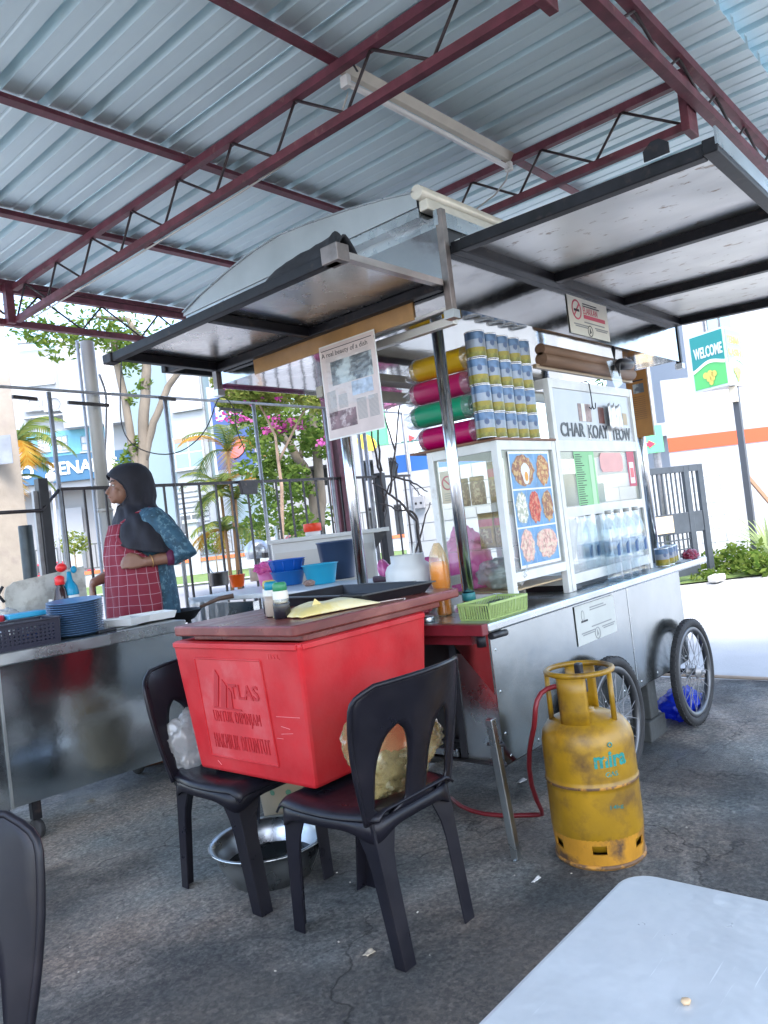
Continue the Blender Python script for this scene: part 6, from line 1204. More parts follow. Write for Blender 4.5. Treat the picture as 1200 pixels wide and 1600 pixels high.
# grey car park building behind the trees
cp = Fac(450, 48, 6); cpk = thing('car_park_block', 'low grey car park block with open decks behind the flowering tree', 'building', cp.o); u0, u1 = cp.uz(384, 700)[0], cp.uz(640, 700)[0]
DKO = plain('deck_dark', (.10, .105, .11), .8)
cp.box(u0, u1, 0, 9.2, -12, -3).build('core', DKO, cpk)
for z0, z1 in ((2.6, 4.3), (5.6, 7.3), (8.5, 9.8)): cp.box(u0, u1, z0, z1, -3, 0).build('deck_parapet', BGR, cpk)
for k in range(7): x = u0 + (u1 - u0) * k / 6; cp.box(x - .25, x + .25, 0, 9.8, -.6, .05).build('pier', BGR, cpk)
# far white boundary wall with pillars, rails and orange coping
fw = Fac(420, 38, 2)
bwall = thing('boundary_fence', 'white boundary wall with square pillars, iron rails and orange coping', 'fence', fw.o); ORG = mat('orange_brick', (.58, .15, .06), .8, 0, var=.2, vscale=3)
ua, ub = fw.uz(-60, 870)[0], fw.uz(640, 860)[0]
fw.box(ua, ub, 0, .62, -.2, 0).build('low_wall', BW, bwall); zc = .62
x = ua
while x < ub: fw.box(x, min(x + .42, ub), zc + .002, zc + .16, -.24, .04).build('coping_brick', ORG, bwall); x += .44
pill = [fw.uz(p, 850)[0] for p in (30, 118, 208, 302, 422, 520, 600)]
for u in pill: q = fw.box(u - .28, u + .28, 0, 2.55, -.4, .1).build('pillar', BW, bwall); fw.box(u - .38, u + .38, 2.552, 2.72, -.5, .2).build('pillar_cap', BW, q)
RAILG = plain('rail_charcoal', (.075, .08, .085), .6)
for a, b_ in zip(pill, pill[1:]):
    fw.box(a + .28, b_ - .28, 2.05, 2.12, -.12, -.07).build('rail_top', RAILG, bwall); fw.box(a + .28, b_ - .28, zc + .25, zc + .32, -.12, -.07).build('rail_bottom', RAILG, bwall)
    n_ = int((b_ - a - .6) / .24)
    for i in range(n_): u = a + .3 + (b_ - a - .6) * (i + .5) / n_; fw.box(u - .025, u + .025, zc + .32, 2.05, -.115, -.075).build('rail_bar', RAILG, bwall)
# lawn, pavement and kerb in front of it
def ground_strip(name, m, d0, d1, z, x0, x1, lab):
    a, b_ = [F0 * d + U0 * x for d in (d0, d1) for x in (x0, x1)], None
    q = MB().add([V((p.x, p.y, z)) for p in (a[0], a[1], a[3], a[2])], [(0, 1, 2, 3)]).build(name, m); tag(q, lab, kind='structure'); return q
ground_strip('lawn', LAWN, 27, 37.6, .004, -26, 3, 'mown grass strip before the boundary wall')
ground_strip('kerb', CONC, 26.2, 26.9, .06, -26, 3, 'pale kerb along the lawn'); ground_strip('road', mat('road_grey', (.20, .20, .205), .9, 0, var=.1, vscale=1), 12, 26.1, -.008, -30, 4, 'pale street beyond the railing')
# parked car glimpsed behind the far rails
def car(px_, dep, col, lab, nm='parked_car'):
    fc = Fac(px_, dep, 4); t = thing(nm, lab, 'car', fc.o); prof_ = [(-2.1, .35), (-2.1, .75), (-1.35, .90), (-.75, 1.42), (.75, 1.45), (1.5, .95), (2.1, .85), (2.12, .35)]
    mb = MB().prism(prof_, fc.P(0, 0, -.85), fc.u, Z1, -1.6 if fc.u.cross(Z1).dot(fc.n) < 0 else 1.6); mb.build('body', col, t, bevel=.08)
    for u in (-1.3, 1.3): MB().lathe([(.0005, 0), (.2, 0), (.31, .02), (.32, .18), (.0005, .2)], fc.P(u, .32, .70), 20, ax=fc.n).build('wheel', RUBBER, t)
    MB().prism([(-.95, .95), (-.62, 1.33), (.62, 1.36), (1.1, .97)], fc.P(0, 0, .76), fc.u, Z1, .02).build('side_window', plain('car_glass', (.04, .05, .06), .1), t)
car(330, 44, plain('car_blue', (.05, .20, .45), .25), 'blue parked car half hidden behind the palm and far rails'); car(75, 43, plain('car_red', (.45, .02, .05), .25), 'red parked car half hidden behind the left far rails'); car(470, 45, plain('car_maroon', (.15, .03, .05), .25), 'maroon parked car in the car park behind the far rails')
# ------------------------------------------------------------------ trees and plants
BARK = mat('bark_pale', (.15, .125, .095), .9, 0, var=.25, vscale=5, bump=.5, bscale=25, stretch=(1, 1, .4)); BARK2 = mat('bark_brown', (.28, .19, .13), .9, 0, var=.3, vscale=6, bump=.5, bscale=20)
LEAFG = leaf_mat('leaf_mid', (.06, .115, .022), (.17, .24, .055)); LEAFL = leaf_mat('leaf_light', (.065, .13, .022), (.17, .22, .05)); LEAFY = leaf_mat('leaf_yellowgreen', (.11, .16, .03), (.25, .26, .07)); PETAL = leaf_mat('petal_pink', (.42, .04, .24), (.58, .18, .40)); FROND = leaf_mat('frond_green', (.08, .14, .05), (.22, .24, .06)); FRONDO = leaf_mat('frond_orange', (.34, .15, .02), (.40, .28, .06))
def leaves(mb, c, rx, rz, n, s, rnd, hollow=.3, asp=.45):
    for _ in range(n):
        d = V((rnd.gauss(0, 1), rnd.gauss(0, 1), rnd.gauss(0, 1))).normalized(); r = rnd.uniform(hollow, 1) ** .6
        p = c + V((d.x * rx * r, d.y * rx * r, d.z * rz * r)); a = V((rnd.uniform(-1, 1), rnd.uniform(-1, 1), rnd.uniform(-.6, .6))).normalized(); b_ = a.cross(V((rnd.uniform(-1, 1), rnd.uniform(-1, 1), rnd.uniform(-1, 1)))).normalized(); k = s * rnd.uniform(.6, 1.25)
        mb.add([p - a * k, p + b_ * k * asp, p + a * k, p - b_ * k * asp], [(0, 1, 2, 3)])
def tree(name, lab, base, trunks, clumps, leafm, bark, ls, seed, nleaf=160, group='trees beyond the railing'):
    rnd = random.Random(seed); t = thing(name, lab, 'tree', base, 0, group)
    tk = None
    for k, (pts, r0, r1) in enumerate(trunks):
        pts = [V(p) for p in pts]; n_ = len(pts); sm = []
        for i in range(n_ - 1):
            for j in range(4): sm.append(pts[i].lerp(pts[i + 1], j / 4) + V((rnd.uniform(-1, 1), rnd.uniform(-1, 1), 0)) * r0 * .12)
        sm.append(pts[-1]); MB().tube(sm, [r0 + (r1 - r0) * i / (len(sm) - 1) for i in range(len(sm))], 10).build('trunk' if k == 0 else 'limb', bark, t)
    mb = MB()
    for c, rx, rz_ in clumps: leaves(mb, V(c), rx, rz_, int(nleaf * (rx ** 1.4) * (1 if rx > .5 else 1.5)) + 20, ls, rnd)
    mb.build('crown', leafm, t, fix=False); return t
# forked street tree by the pipe column
D_ = 11.0
def T(px_, py_, d=D_): return at(px_, py_, d)
b0 = T(222, 890); b0.z = 0
cl = [(T(60 + 22 * i + random.uniform(-8, 8), 528 + random.uniform(-12, 16)), .30 + random.uniform(0, .12), .22) for i in range(8)] + [(T(x, y), r, r * .9) for x, y, r in ((100, 500, .6), (160, 490, .6), (40, 500, .4), (230, 500, .7), (195, 556, .22), (182, 540, .25), (205, 575, .16), (208, 700, .13), (202, 715, .16), (214, 690, .10), (190, 725, .14), (225, 600, .12), (208, 622, .12))]
tree('street_tree', 'forked pale barked street tree behind the seller', b0, [([b0, T(222, 760), T(224, 660), T(228, 590), T(229, 540)], .092, .06), ([T(217, 745), T(205, 690), T(196, 625), T(180, 560), T(176, 520)], .065, .045), ([T(225, 720), T(240, 660), T(262, 605), T(280, 580)], .058, .042), ([T(229, 545), T(200, 500), T(150, 495)], .06, .02)], cl, LEAFL, BARK, .055, 3, 230)
# flowering tree
D2 = 17.0; b1 = T(494, 850, D2); b1.z = 0; rnd = random.Random(9); cl = []
for i in range(74):
    px_, py_ = rnd.uniform(372, 530), rnd.uniform(560, 830)
    if py_ > 640 and px_ > 470 and rnd.random() < .5: continue
    if py_ > 700 and px_ < 395: continue
    cl.append((T(px_, py_, D2 + rnd.uniform(-1.6, 1.6)), rnd.uniform(.25, .55), rnd.uniform(.2, .4)))
tr_ = tree('flowering_tree', 'leaning street tree with pink blossoms beyond the railing', b1, [([b1, T(490, 780, D2), T(480, 740, D2), T(452, 695, D2), T(424, 662, D2), T(410, 630, D2)], .15, .06), ([T(498, 830, D2), T(502, 770, D2), T(492, 690, D2), T(488, 640, D2), T(486, 590, D2)], .13, .08), ([T(470, 720, D2), T(476, 660, D2), T(470, 610, D2)], .06, .03)], cl, LEAFG, BARK, .085, 4, 230)
mb = MB(); rnd = random.Random(4)
for (px_, py_, n_) in ((372, 642, 26), (365, 660, 12), (383, 655, 12), (418, 672, 24), (431, 655, 20), (440, 668, 34), (452, 660, 20), (466, 664, 24), (348, 650, 14), (505, 690, 16)): leaves(mb, T(px_, py_, D2 - 1.6), .17, .13, n_, .05, rnd, .1, .8)
mb.build('blossom', PETAL, tr_, fix=False)['kind'] = 'stuff'
# bougainvillea hedge top above the railing, nearer
D3 = 10.0; b2 = T(430, 880, D3); b2.z = 0; cl = [(T(rnd.uniform(345, 520), rnd.uniform(585, 632), D3 + rnd.uniform(-.5, .5)), rnd.uniform(.14, .26), rnd.uniform(.10, .2)) for _ in range(34)]
bg_ = tree('bougainvillea', 'bougainvillea sprays of yellow green leaves and pink flowers under the canopy', b2, [([b2, T(440, 760, D3), T(430, 680, D3), T(400, 620, D3)], .03, .012), ([T(436, 720, D3), T(470, 650, D3), T(500, 610, D3)], .018, .008)], cl, LEAFY, BARK2, .042, 8, 1300, 'flowering shrubs')
mb = MB()
for _ in range(14): leaves(mb, T(rnd.uniform(350, 515), rnd.uniform(585, 628), D3 - .35), .10, .07, 11, .026, rnd, .1, .8)
mb.build('flowers', PETAL, bg_, fix=False)['kind'] = 'stuff'
# palms
def palm(name, lab, base, tops, seed, n=13, L_=1.6, mats=(FROND, FRONDO)):
    rnd = random.Random(seed); t = thing(name, lab, 'palm', base, 0, 'ornamental palms'); k = 0
    for top, ln in tops:
        MB().tube([V((base.x + (top.x - base.x) * .6, base.y + (top.y - base.y) * .6, base.z)), top], [.05, .035], 8).build('trunk' if k == 0 else 'stem', mat('palm_stem_red', (.24, .13, .06), .6), t); k += 1
        for i in range(n):
            az_ = 2 * math.pi * (i + rnd.random() * .7) / n; el = rnd.uniform(.25, 1.35); d = V((math.cos(az_), math.sin(az_), 0)); pts = []; p = top.copy(); e = el
            for j in range(9): pts.append(p.copy()); p = p + (d * math.cos(e) + Z1 * math.sin(e)) * ln / 8; e -= .19 + .1 * rnd.random()
            mb = MB()
            for j in range(8):
                a, b_ = pts[j], pts[j + 1]; sd_ = d.cross(Z1); w_ = ln * .26 * math.sin(math.pi * (j + 1.2) / 10)
                mb.add([a - sd_ * .01, a + sd_ * .01, b_ + sd_ * .008, b_ - sd_ * .008], [(0, 1, 2, 3)])
                for q in range(3):
                    c = a.lerp(b_, q / 3); dd = (b_ - a).normalized()
                    for s in (-1, 1): tip = c + sd_ * s * w_ + dd * w_ * .9 - Z1 * w_ * .35; mb.add([c, c + dd * .05, tip, c - dd * .012], [(0, 1, 2, 3)])
            mb.build('frond', mats[1] if rnd.random() < .35 else mats[0], t, fix=False)
    return t
D4 = 20.0; c = T(358, 860, D4); c.z = 0
palm('sealing_wax_palm', 'clump of orange stemmed palms beyond the railing', c, [(T(356, 705, D4), 1.5), (T(345, 770, D4), 1.3), (T(368, 780, D4), 1.3), (T(352, 830, D4), 1.2)], 5, 9)
D5 = 13.0; c = T(22, 880, D5); c.z = 0
palm('yellow_palm', 'yellowing palm behind the concrete pole', c, [(T(22, 700, D5), 1.1), (T(18, 745, D5), .9)], 6, 13)
# shrubs at the far wall
def shrub(px_, py_, dep, r, lab, m=LEAFY, nm='shrub', grp='shrubs at the far wall'):
    c = T(px_, py_, dep); t = thing(nm, lab, 'shrub', (c.x, c.y, 0), 0, grp); mb = MB(); leaves(mb, V((c.x, c.y, c.z)), r, r * .75, int(420), r * .13, random.Random(px_), .2); mb.build('foliage', m, t, fix=False); MB().tube([(c.x, c.y, 0), (c.x, c.y, c.z)], .03, 6).build('stem', BARK2, t)
shrub(395, 835, 35, .9, 'yellow green shrub beside the palm clump at the far wall'); shrub(115, 850, 33, .75, 'low yellow shrub seen left of the pipe column'); shrub(470, 842, 36, .5, 'small dark shrub right of the far pillar', LEAFG); shrub(335, 848, 36, .7, 'dark green shrub left of the palm clump', LEAFG)
# street lamp globe
c = T(80, 745, 24); t = thing('globe_lamp', 'street lamp with a round white globe left of the pipe column', 'street lamp', (c.x, c.y, 0)); MB().sphere(c, .17, 16, 12).build('globe', plain('globe_white', (.7, .68, .64), .3), t); MB().tube([(c.x, c.y, 0), (c.x, c.y, c.z - .15)], .045, 10).build('post', GREYT, t)
c = T(168, 800, 20); t = MB().tube([(c.x, c.y, 0), (c.x + .25, c.y - .28, 6.4)], [.13, .10], 14).build('lamp_pole', mat('pole_pale', (.58, .57, .55), .8)); tag(t, 'slim pale concrete pole right of the pipe column', 'pole')
# ------------------------------------------------------------------ end wall, signs and dead branches behind the glass case
BLK = mat('block_white', (.42, .44, .46), .75, 0, var=.05, vscale=3, bump=.15, bscale=20); MORT = mat('mortar_grey', (.27, .28, .30), .9)
def block_wall(name, lab, fc, u0, u1, z1, bw=.42, bh=.2, t=.16, hmax=None):
    w_ = fc.box(u0, u1, 0, z1, -t, -.008).build(name, MORT); w_['label'] = lab; w_['category'] = 'wall'; rows_ = int(z1 / bh)
    for j in range(rows_):
        x = u0 - (bw / 2 if j % 2 else 0)
        while x < u1 - .02:
            a, b_ = max(x, u0), min(x + bw, u1)
            if b_ - a > .03: fc.box(a + .004, b_ - .004, j * bh + .004, (j + 1) * bh - .004, -.02, random.uniform(-.001, .003)).build('block', BLK, w_)
            x += bw
    return w_
ew = Fac(675, 8.6, -14); block_wall('block_wall', 'white painted block wall behind the glass case', ew, ew.uz(628, 800)[0], ew.uz(905, 800)[0], ew.uz(660, 735)[1] // .2 * .2 + .2)
MB().tube([ew.P(ew.uz(632, 800)[0], 0, .05), ew.P(ew.uz(632, 800)[0], 1.7, .05)], .016, 8).build('wall_conduit', WHITE_OLD)['label'] = 'thin white conduit on the block wall'; bpy.data.objects['wall_conduit']['category'] = 'conduit'
u, z = ew.uz(655, 785); sk = thing('socket_box', 'grey double socket box on the block wall', 'socket', ew.P(u, z)); ew.box(u - .07, u + .07, z - .07, z + .07, .004, .06).build('box', mat('box_grey', (.30, .31, .33), .5), sk, bevel=.006)
for du in (-.028, .03): MB().disc(ew.P(u + du, z - .01, .062), .014, 12, ax=ew.n).build('outlet', BLACK, sk)
sgf = Fac(600, 12.0, -6); r5 = sgf.rect((560, 700), (690, 598)); sgn = thing('shop_sign', 'green bordered shop sign panel with a large C behind the cart', 'sign', sgf.P(r5[0], r5[2])); GRN = mat('sign_green', (.10, .40, .20), .4, 0, var=.06)
sgf.box(r5[0], r5[1], r5[2], r5[3] + .6, -.1, 0).build('panel', GRN, sgn); a = sgf.rect((616, 692), (690, 605)); sgf.box(a[0], a[1], a[2], a[3] + .5, .001, .02).build('grey_field', mat('sign_grey', (.30, .33, .36), .4), sgn); a2 = sgf.rect((608, 694), (616, 600)); sgf.box(a2[0], a2[1], a2[2], a2[3] + .5, .001, .022).build('white_border', WINF, sgn)
text_mb('CA', sgf.P(sgf.uz(622, 648)[0], sgf.uz(630, 648)[1], .025), sgf.u, Z1, .22, None, .01, bold=.01).build('letters', WINF, sgn); MB().disc(sgf.P(sgf.uz(573, 690)[0], sgf.uz(573, 692)[1], .012), .17, 20, ax=sgf.n, sx=.7).build('yellow_motif', plain('motif_yellow', (.75, .50, .05)), sgn)
MB().prism([(0, 0), (.09, .05), (0, .10)], sgf.P(sgf.uz(640, 690)[0], sgf.uz(640, 690)[1], .025), sgf.u, Z1, .01).build('red_motif', plain('motif_red', (.7, .05, .05)), sgn); sgf.box(r5[0] + .2, r5[0] + .3, 0, r5[2], -.1, -.02).build('sign_post', GREYT, sgn); sgf.box(r5[1] - .3, r5[1] - .2, 0, r5[2], -.1, -.02).build('sign_post', GREYT, sgn)
bsf = Fac(655, 13, -6); a = bsf.rect((622, 745), (668, 706)); t = bsf.box(a[0], a[1] + 1.2, 0, a[3], -.1, 0).build('blue_hoarding', plain('hoarding_blue', (.03, .13, .42), .5)); tag(t, 'blue hoarding under the green shop sign', 'hoarding'); bsf.box(bsf.uz(636, 720)[0], bsf.uz(641, 720)[0], 0, a[3], .002, .02).build('white_stripe', WINF, t)
c = T(606, 860, 7.6); t = thing('black_post', 'black steel post bound with branches and cables behind the cart', 'post', (c.x, c.y, 0)); top = T(601, 738, 7.6); MB().bar((c.x, c.y, 0), (c.x, c.y, top.z), .085, .085, (0, 1, 0)).build('post_tube', BLACK, t, bevel=.004); MB().tube([(c.x - .08, c.y + .06, 0), (c.x - .08, c.y + .06, 2.6)], .02, 8).build('grey_pipe', GREYT, t); MB().tube([(c.x - .12, c.y + .10, 0), (c.x - .12, c.y + .10, 2.6)], .016, 8).build('grey_pipe', GREYT, t)
TWIG = mat('twig_dark', (.055, .045, .042), .8, 0, var=.3, vscale=20)
dv = thing('dead_creeper', 'leafless dark creeper branches twisting behind the cart', 'creeper', (c.x + .1, c.y - .1, 0))
for k, (pl, r) in enumerate((([(660, 880), (655, 850), (650, 815), (630, 790), (612, 775), (597, 762), (582, 755)], .018), ([(655, 850), (652, 810), (645, 800), (635, 797), (622, 798), (608, 790), (592, 786)], .014), ([(648, 870), (655, 840), (665, 805), (672, 785)], .012), ([(600, 800), (598, 760), (592, 730), (585, 700), (580, 675), (576, 650)], .016), ([(610, 770), (612, 735), (618, 700), (623, 640), (626, 600)], .012), ([(617, 705), (604, 660), (596, 640)], .010), ([(600, 785), (606, 760), (618, 745), (622, 725), (610, 715)], .010), ([(612, 745), (640, 752), (655, 760), (668, 768)], .012), ([(640, 752), (650, 765), (660, 775)], .007), ([(604, 640), (612, 632), (640, 615)], .007), ([(590, 765), (600, 775), (604, 800), (596, 830)], .008), ([(596, 735), (590, 690), (592, 640), (590, 600)], .012))):
    d = 7.3 + .05 * (k % 4); pts = [T(a, b_, d + .04 * math.sin(i * 1.7 + k)) for i, (a, b_) in enumerate(pl)]; sm = []
    for i in range(len(pts) - 1):
        for j in range(3): sm.append(pts[i].lerp(pts[i + 1], j / 3) + V((random.uniform(-1, 1), random.uniform(-1, 1), random.uniform(-1, 1))) * .008)
    sm.append(pts[-1]); MB().tube(sm, [r * (1 - .6 * i / (len(sm) - 1)) for i in range(len(sm))], 7).build('branch', TWIG, dv)
# hanging cables
for k, (pl, d, lab) in enumerate((([(190, 560), (188, 640), (196, 680), (220, 702), (258, 710), (292, 700), (322, 670), (340, 625), (352, 622), (366, 640), (370, 672), (381, 700), (378, 710), (366, 718)], 5.75, 'thin black cable sagging from the top bar behind the seller'), ([(155, 585), (165, 615), (166, 660), (163, 720), (160, 735)], 5.6, 'loose grey cable beside the pipe column'))):
    pts = [T(a, b_, d) for a, b_ in pl]; sm = []
    for i in range(len(pts) - 1):
        for j in range(4):
            q0, q1, q2, q3 = pts[max(i - 1, 0)], pts[i], pts[i + 1], pts[min(i + 2, len(pts) - 1)]; f = j / 4
            sm.append(.5 * ((2 * q1) + (q2 - q0) * f + (2 * q0 - 5 * q1 + 4 * q2 - q3) * f * f + (3 * q1 - q0 - 3 * q2 + q3) * f ** 3))
    sm.append(pts[-1]); o = MB().tube(sm, .0045 if k == 0 else .009, 6).build('cable', BLACK if k == 0 else GREYT); tag(o, lab, 'cable')
# ------------------------------------------------------------------ gate, white building and welcome sign on the right
rb = Fac(1120, 14.5, 0); bld = thing('white_building', 'white building with a wide orange stripe behind the welcome sign', 'building', rb.o); ORS = mat('stripe_orange', (.50, .07, .018), .6, 0, var=.04, vscale=.5)
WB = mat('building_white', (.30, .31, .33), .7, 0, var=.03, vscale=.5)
u0, u1 = rb.uz(1038, 650)[0], rb.uz(1330, 650)[0]; zt = rb.uz(1090, 588)[1]
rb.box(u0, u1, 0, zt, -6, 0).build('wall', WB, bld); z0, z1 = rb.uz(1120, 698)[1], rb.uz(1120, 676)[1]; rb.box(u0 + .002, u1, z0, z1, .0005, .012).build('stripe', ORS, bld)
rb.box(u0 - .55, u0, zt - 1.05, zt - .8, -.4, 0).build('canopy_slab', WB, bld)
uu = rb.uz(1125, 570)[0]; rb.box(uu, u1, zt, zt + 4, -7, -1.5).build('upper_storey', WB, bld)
for px_ in (1158, 1180): u = rb.uz(px_, 530)[0]; w_ = rb.box(u, u + .30, zt + .3, zt + 3.5, -1.497, -1.44).build('window', GREYT, bld); rb.box(u + .04, u + .26, zt + .35, zt + 3.45, -1.438, -1.42).build('pane', WING, w_)
a = rb.rect((1125, 752), (1330, 728)); rb.box(a[0], a[1], a[2], a[2] + .32, .0005, .02).build('window_strip', mat('dull_window', (.30, .36, .40), .3, 0, var=.2, vscale=3), bld)
# blockwork return with courses
bp = Fac(1112, 11.6, 6); block_wall('block_pier', 'white painted block pier behind the steel gate', bp, bp.uz(890, 800)[0], bp.uz(1135, 800)[0], 1.6, .40, .2)
bq = Fac(1165, 12.6, 0); bq.box(bq.uz(1128, 800)[0], bq.uz(1290, 800)[0], 0, 1.55, -.2, 0).build('garden_wall', WB); tag(bpy.data.objects['garden_wall'], 'low smooth white wall behind the long leaved plant', 'wall')
gt = Fac(1062, 10.4, 22); gate = thing('steel_gate', 'grey barred steel gate standing half open beside the pier', 'gate', gt.o); GM = mat('gate_grey', (.045, .055, .065), .5, .2, var=.15, vscale=8)
ga, gb_ = gt.uz(1006, 800)[0], gt.uz(1104, 800)[0]; gz = gt.uz(1060, 728)[1]; gm_ = gt.uz(1060, 818)[1]
for u in (gb_ - .09, gb_ - .34): gt.box(u, u + .09, .08, gz, -.03, .03).build('stile', GM, gate, bevel=.006)
gt.box(ga, gb_ - .34, gz - .09, gz, -.03, .03).build('top_rail', GM, gate, bevel=.006); gt.box(gb_ - .25, gb_ - .09, gz - .09, gz, -.03, .03).build('top_rail', GM, gate); gt.box(ga, gb_ - .09, gm_ - .14, gm_ + .14, -.031, .02).build('lock_rail', GM, gate, bevel=.006); gt.box(ga, gb_ - .34, .08, .20, -.03, .03).build('bottom_rail', GM, gate)
x = ga + .05
while x < gb_ - .36: gt.box(x, x + .018, .2, gm_ - .14, -.009, .009).build('bar', GM, gate); gt.box(x, x + .018, gm_ + .14, gz - .09, -.009, .009).build('bar', GM, gate); x += .078
gt.box(gb_ - .18, gb_ - .162, gm_ + .14, gz - .09, -.009, .009).build('bar', GM, gate)
for k in range(4): gt.box(ga, gb_ - .34, .30 + .13 * k, .318 + .13 * k, -.008, .008).build('cross_bar', GM, gate)
a = gt.rect((1022, 836), (1048, 806)); t = gt.box(a[0], a[1], a[2], a[3], .031, .036).build('gate_notice', plain('notice_tan', (.62, .48, .30))); tag(t, 'small tan notice fixed to the steel gate', 'notice'); text_mb('?', gt.P(a[0] + .03, a[3] - .11, .037), gt.u, Z1, .07, None, .002).build('lettering', INKF, t)
c = T(1025, 700, 11.2); sp_ = thing('sign_pole', 'grey steel pole with a green arrow sign behind the cart', 'sign', (c.x, c.y, 0)); MB().tube([(c.x, c.y, 0), (c.x, c.y, 4.2)], .055, 12).build('pole', GREYT, sp_); af = Fac(1012, 11.1, 0); a = af.rect((985, 712), (1032, 664)); af.box(a[0], a[1], a[2], a[3], 0, .03).build('arrow_panel', GRN, sp_); MB().prism([(0, .03), (.11, .03), (.11, 0), (.2, .055), (.11, .11), (.11, .08), (0, .08)], af.P(af.uz(1001, 697)[0], af.uz(1001, 702)[1], .031), af.u, Z1, .01).build('red_arrow', plain('arrow_red', (.70, .02, .06)), sp_)
# welcome sign box
wf = Fac(1140, 11.6, 0); c = T(1148, 606, 11.6); wl = thing('welcome_sign', 'green three sided WELCOME box sign on a tall dark pole', 'sign', (c.x, c.y, 0))
f1 = T(1086, 615, 11.85), T(1140, 597, 11.3); f2 = T(1140, 597, 11.3), T(1167, 606, 11.75)
zlo, zhi = c.z + .02, T(1138, 508, 11.3).z; SGR = mat('sign_green_grad', (.10, .46, .12), .35); STL = mat('sign_teal', (.01, .22, .20), .35); SY = plain('sign_yellow', (.62, .48, .10))
def P3(p, z): return V((p.x, p.y, z))
tri = [P3(f1[0], 0), P3(f1[1], 0), P3(f2[1], 0)]; mb = MB(); mb.add([P3(p, zlo) for p in tri] + [P3(p, zhi) for p in tri], [(2, 1, 0), (3, 4, 5), (0, 1, 4, 3), (1, 2, 5, 4), (2, 0, 3, 5)]); mb.build('box', WINF, wl)
for k, (a, b_) in enumerate(((tri[0], tri[1]), (tri[1], tri[2]))):
    d = (b_ - a); w_ = d.length; d.normalize(); n_ = V((d.y, -d.x, 0)); n_ = n_ if n_.dot(F0) < 0 else -n_; H = zhi - zlo
    o_ = P3(a, zlo) + d * .025 + n_ * .004; W_ = w_ - .05
    fm = MB(); fm.sheet(o_ + Z1 * .03, d, Z1, W_, H - .06, .003).build('lower_field', SGR if k == 0 else mat('sign_pale', (.22, .38, .22), .35), wl)
    wave = [(W_ * t, H * (.40 + .05 * math.sin(t * 5.2 - 1.2) + .06 * t)) for t in [i / 12 for i in range(13)]]
    MB().prism([(0, H - .03)] [:0] + wave + [(W_, H - .03), (0, H - .03)], o_ + n_ * .004, d, Z1, .003).build('upper_field', STL if k == 0 else mat('sign_pale2', (.18, .34, .30), .35), wl)
    mb = MB()
    for (x0_, y0_), (x1_, y1_) in zip(wave, wave[1:]): mb.prism([(x0_, y0_ - .03), (x1_, y1_ - .03), (x1_, y1_ + .02), (x0_, y0_ + .02)], o_ + n_ * .0085, d, Z1, .003)
    mb.build('wave_line', plain('sign_cream', (.8, .76, .62)), wl)
    if k == 0: text_mb('WELCOME', o_ + n_ * .009 + d * .05 + Z1 * H * .56, d, (Z1 + d * .0), .17, W_ * .88, .004, bold=.03).build('letters', WINF, wl)
    else:
        for j in range(2): text_mb(('TERIMA', 'KASIH')[j], o_ + n_ * .009 + d * .04 + Z1 * H * (.72 - .22 * j), d, Z1, .12, W_ * .8, .004, bold=.02).build('letters', SY, wl)
    for (gx_, gz_, gr) in ((.38, .25, .05), (.52, .27, .05), (.64, .25, .05), (.47, .18, .045), (.58, .18, .045), (.53, .11, .04)): MB().disc(o_ + n_ * .012 + d * W_ * gx_ + Z1 * H * gz_, gr, 10, ax=n_).build('grape', SY, wl)
pb_ = V((c.x, c.y, 0)); MB().bar(pb_, P3(pb_, zlo), .085, .085, (0, 1, 0)).build('pole', mat('pole_dark', (.06, .065, .075), .5, .2), wl); MB().box(c.x - .14, c.x - .06, c.y - .05, c.y + .05, zlo - .24, zlo - .01).build('ballast_box', plain('ballast_cream', (.62, .55, .44)), wl)
o = MB().bar(T(1166, 742, 11.9), T(1215, 800, 11.9), .05, .05).build('wooden_stick', mat('stick_wood', (.30, .17, .10), .7)); tag(o, 'brown wooden pole leaning by the white wall', 'stick'); 
# plants at the right
rnd = random.Random(3); 
def weeds(px_, py_, dep, r, h, lab, n=260, s=.055):
    c = T(px_, py_, dep); t = thing('weed_clump', lab, 'weeds', (c.x, c.y, 0), 0, 'weeds along the white wall'); mb = MB(); leaves(mb, V((c.x, c.y, h * .5)), r, h * .55, n, s, rnd, .1, .5)
    mb.build('leaves', LEAFL, t, fix=False)
    for k in range(5): a = k * 1.3; MB().tube([(c.x, c.y, 0), (c.x + r * .6 * math.cos(a), c.y + r * .6 * math.sin(a), h * .9)], .006, 5).build('stem', LEAFL, t)
weeds(1130, 895, 10.9, .35, .35, 'leafy green weeds at the foot of the block pier'); weeds(1165, 890, 10.7, .4, .45, 'leafy green weeds round the sign pole foot'); weeds(1190, 900, 10.2, .35, .30, 'low weeds before the long leaved plant'); weeds(1110, 902, 10.3, .28, .16, 'sparse weeds beside the gate foot', 140, .04)
c = T(1205, 880, 10.9); t = thing('spiky_plant', 'large plant with long arching pale green leaves by the wall', 'plant', (c.x, c.y, 0))
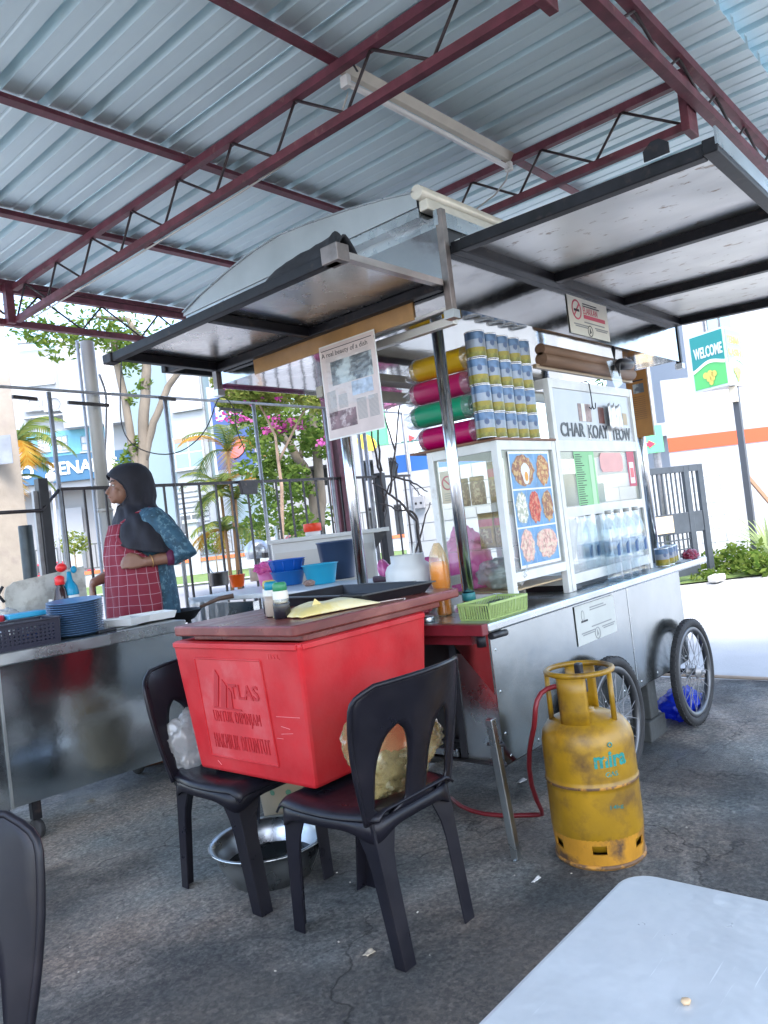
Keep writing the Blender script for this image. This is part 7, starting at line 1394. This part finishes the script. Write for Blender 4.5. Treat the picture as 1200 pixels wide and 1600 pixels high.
for i in range(34):
    a, e, ln = rnd.uniform(0, 6.28), rnd.uniform(.7, 1.4), rnd.uniform(.7, 1.15); d = V((math.cos(a), math.sin(a), 0)); p = V((c.x, c.y, .05)); pts = []
    for j in range(8): pts.append(p.copy()); p = p + (d * math.cos(e) + Z1 * math.sin(e)) * ln / 7; e -= .16
    sd_ = d.cross(Z1); mb = MB()
    for j in range(7): w0, w1 = .022 * (1 - (j / 7) ** 2), .022 * (1 - ((j + 1) / 7) ** 2); mb.add([pts[j] - sd_ * w0, pts[j] + sd_ * w0, pts[j + 1] + sd_ * w1, pts[j + 1] - sd_ * w1], [(0, 1, 2, 3)])
    mb.build('leaf', leaf_mat('blade_leaf', (.20, .28, .12), (.36, .42, .20)) if i == 0 else MATS['blade_leaf'], t)
c = T(1120, 905, 10.0); o = MB().hexa([V((c.x, c.y, 0)) + V((a, b_, z)) for z in (0, .09) for a, b_ in ((-.16, -.06), (.16, -.07), (.15, .08), (-.15, .07))]).build('broken_kerb', CONC, bevel=.02); o['label'] = 'broken pale kerb stone lying in the weeds'; o['category'] = 'kerb stone'
ground_strip('verge', LAWN, 10.2, 11.2, .003, 3.2, 7.5, 'narrow green verge at the foot of the white wall')
# tree line behind the right building and street end
for k, (px_, py_, d, r) in enumerate(((1050, 590, 22, 1.4), (1090, 600, 24, 1.1), (1010, 620, 22, 1.2), (1005, 730, 20, .9), (1030, 715, 20, .7))):
    c = T(px_, py_, d); t = thing('far_tree', ['tree crown behind the sign pole above the white building', 'small tree crown left of the welcome sign', 'tree behind the brown newspaper', 'bush under the green arrow sign', 'bush right of the arrow sign pole'][k], 'tree', (c.x, c.y, 0), 0, 'trees behind the white building'); mb = MB()
    for q in range(9): leaves(mb, c + V((rnd.uniform(-1, 1), rnd.uniform(-1, 1), rnd.uniform(-.7, .7))) * r * .7, r * .4, r * .32, 150, r * .07, rnd, .2)
    mb.build('crown', LEAFL if k % 2 else LEAFG, t, fix=False); MB().tube([(c.x, c.y, 0), (c.x, c.y, c.z)], .08, 7).build('trunk', BARK, t)
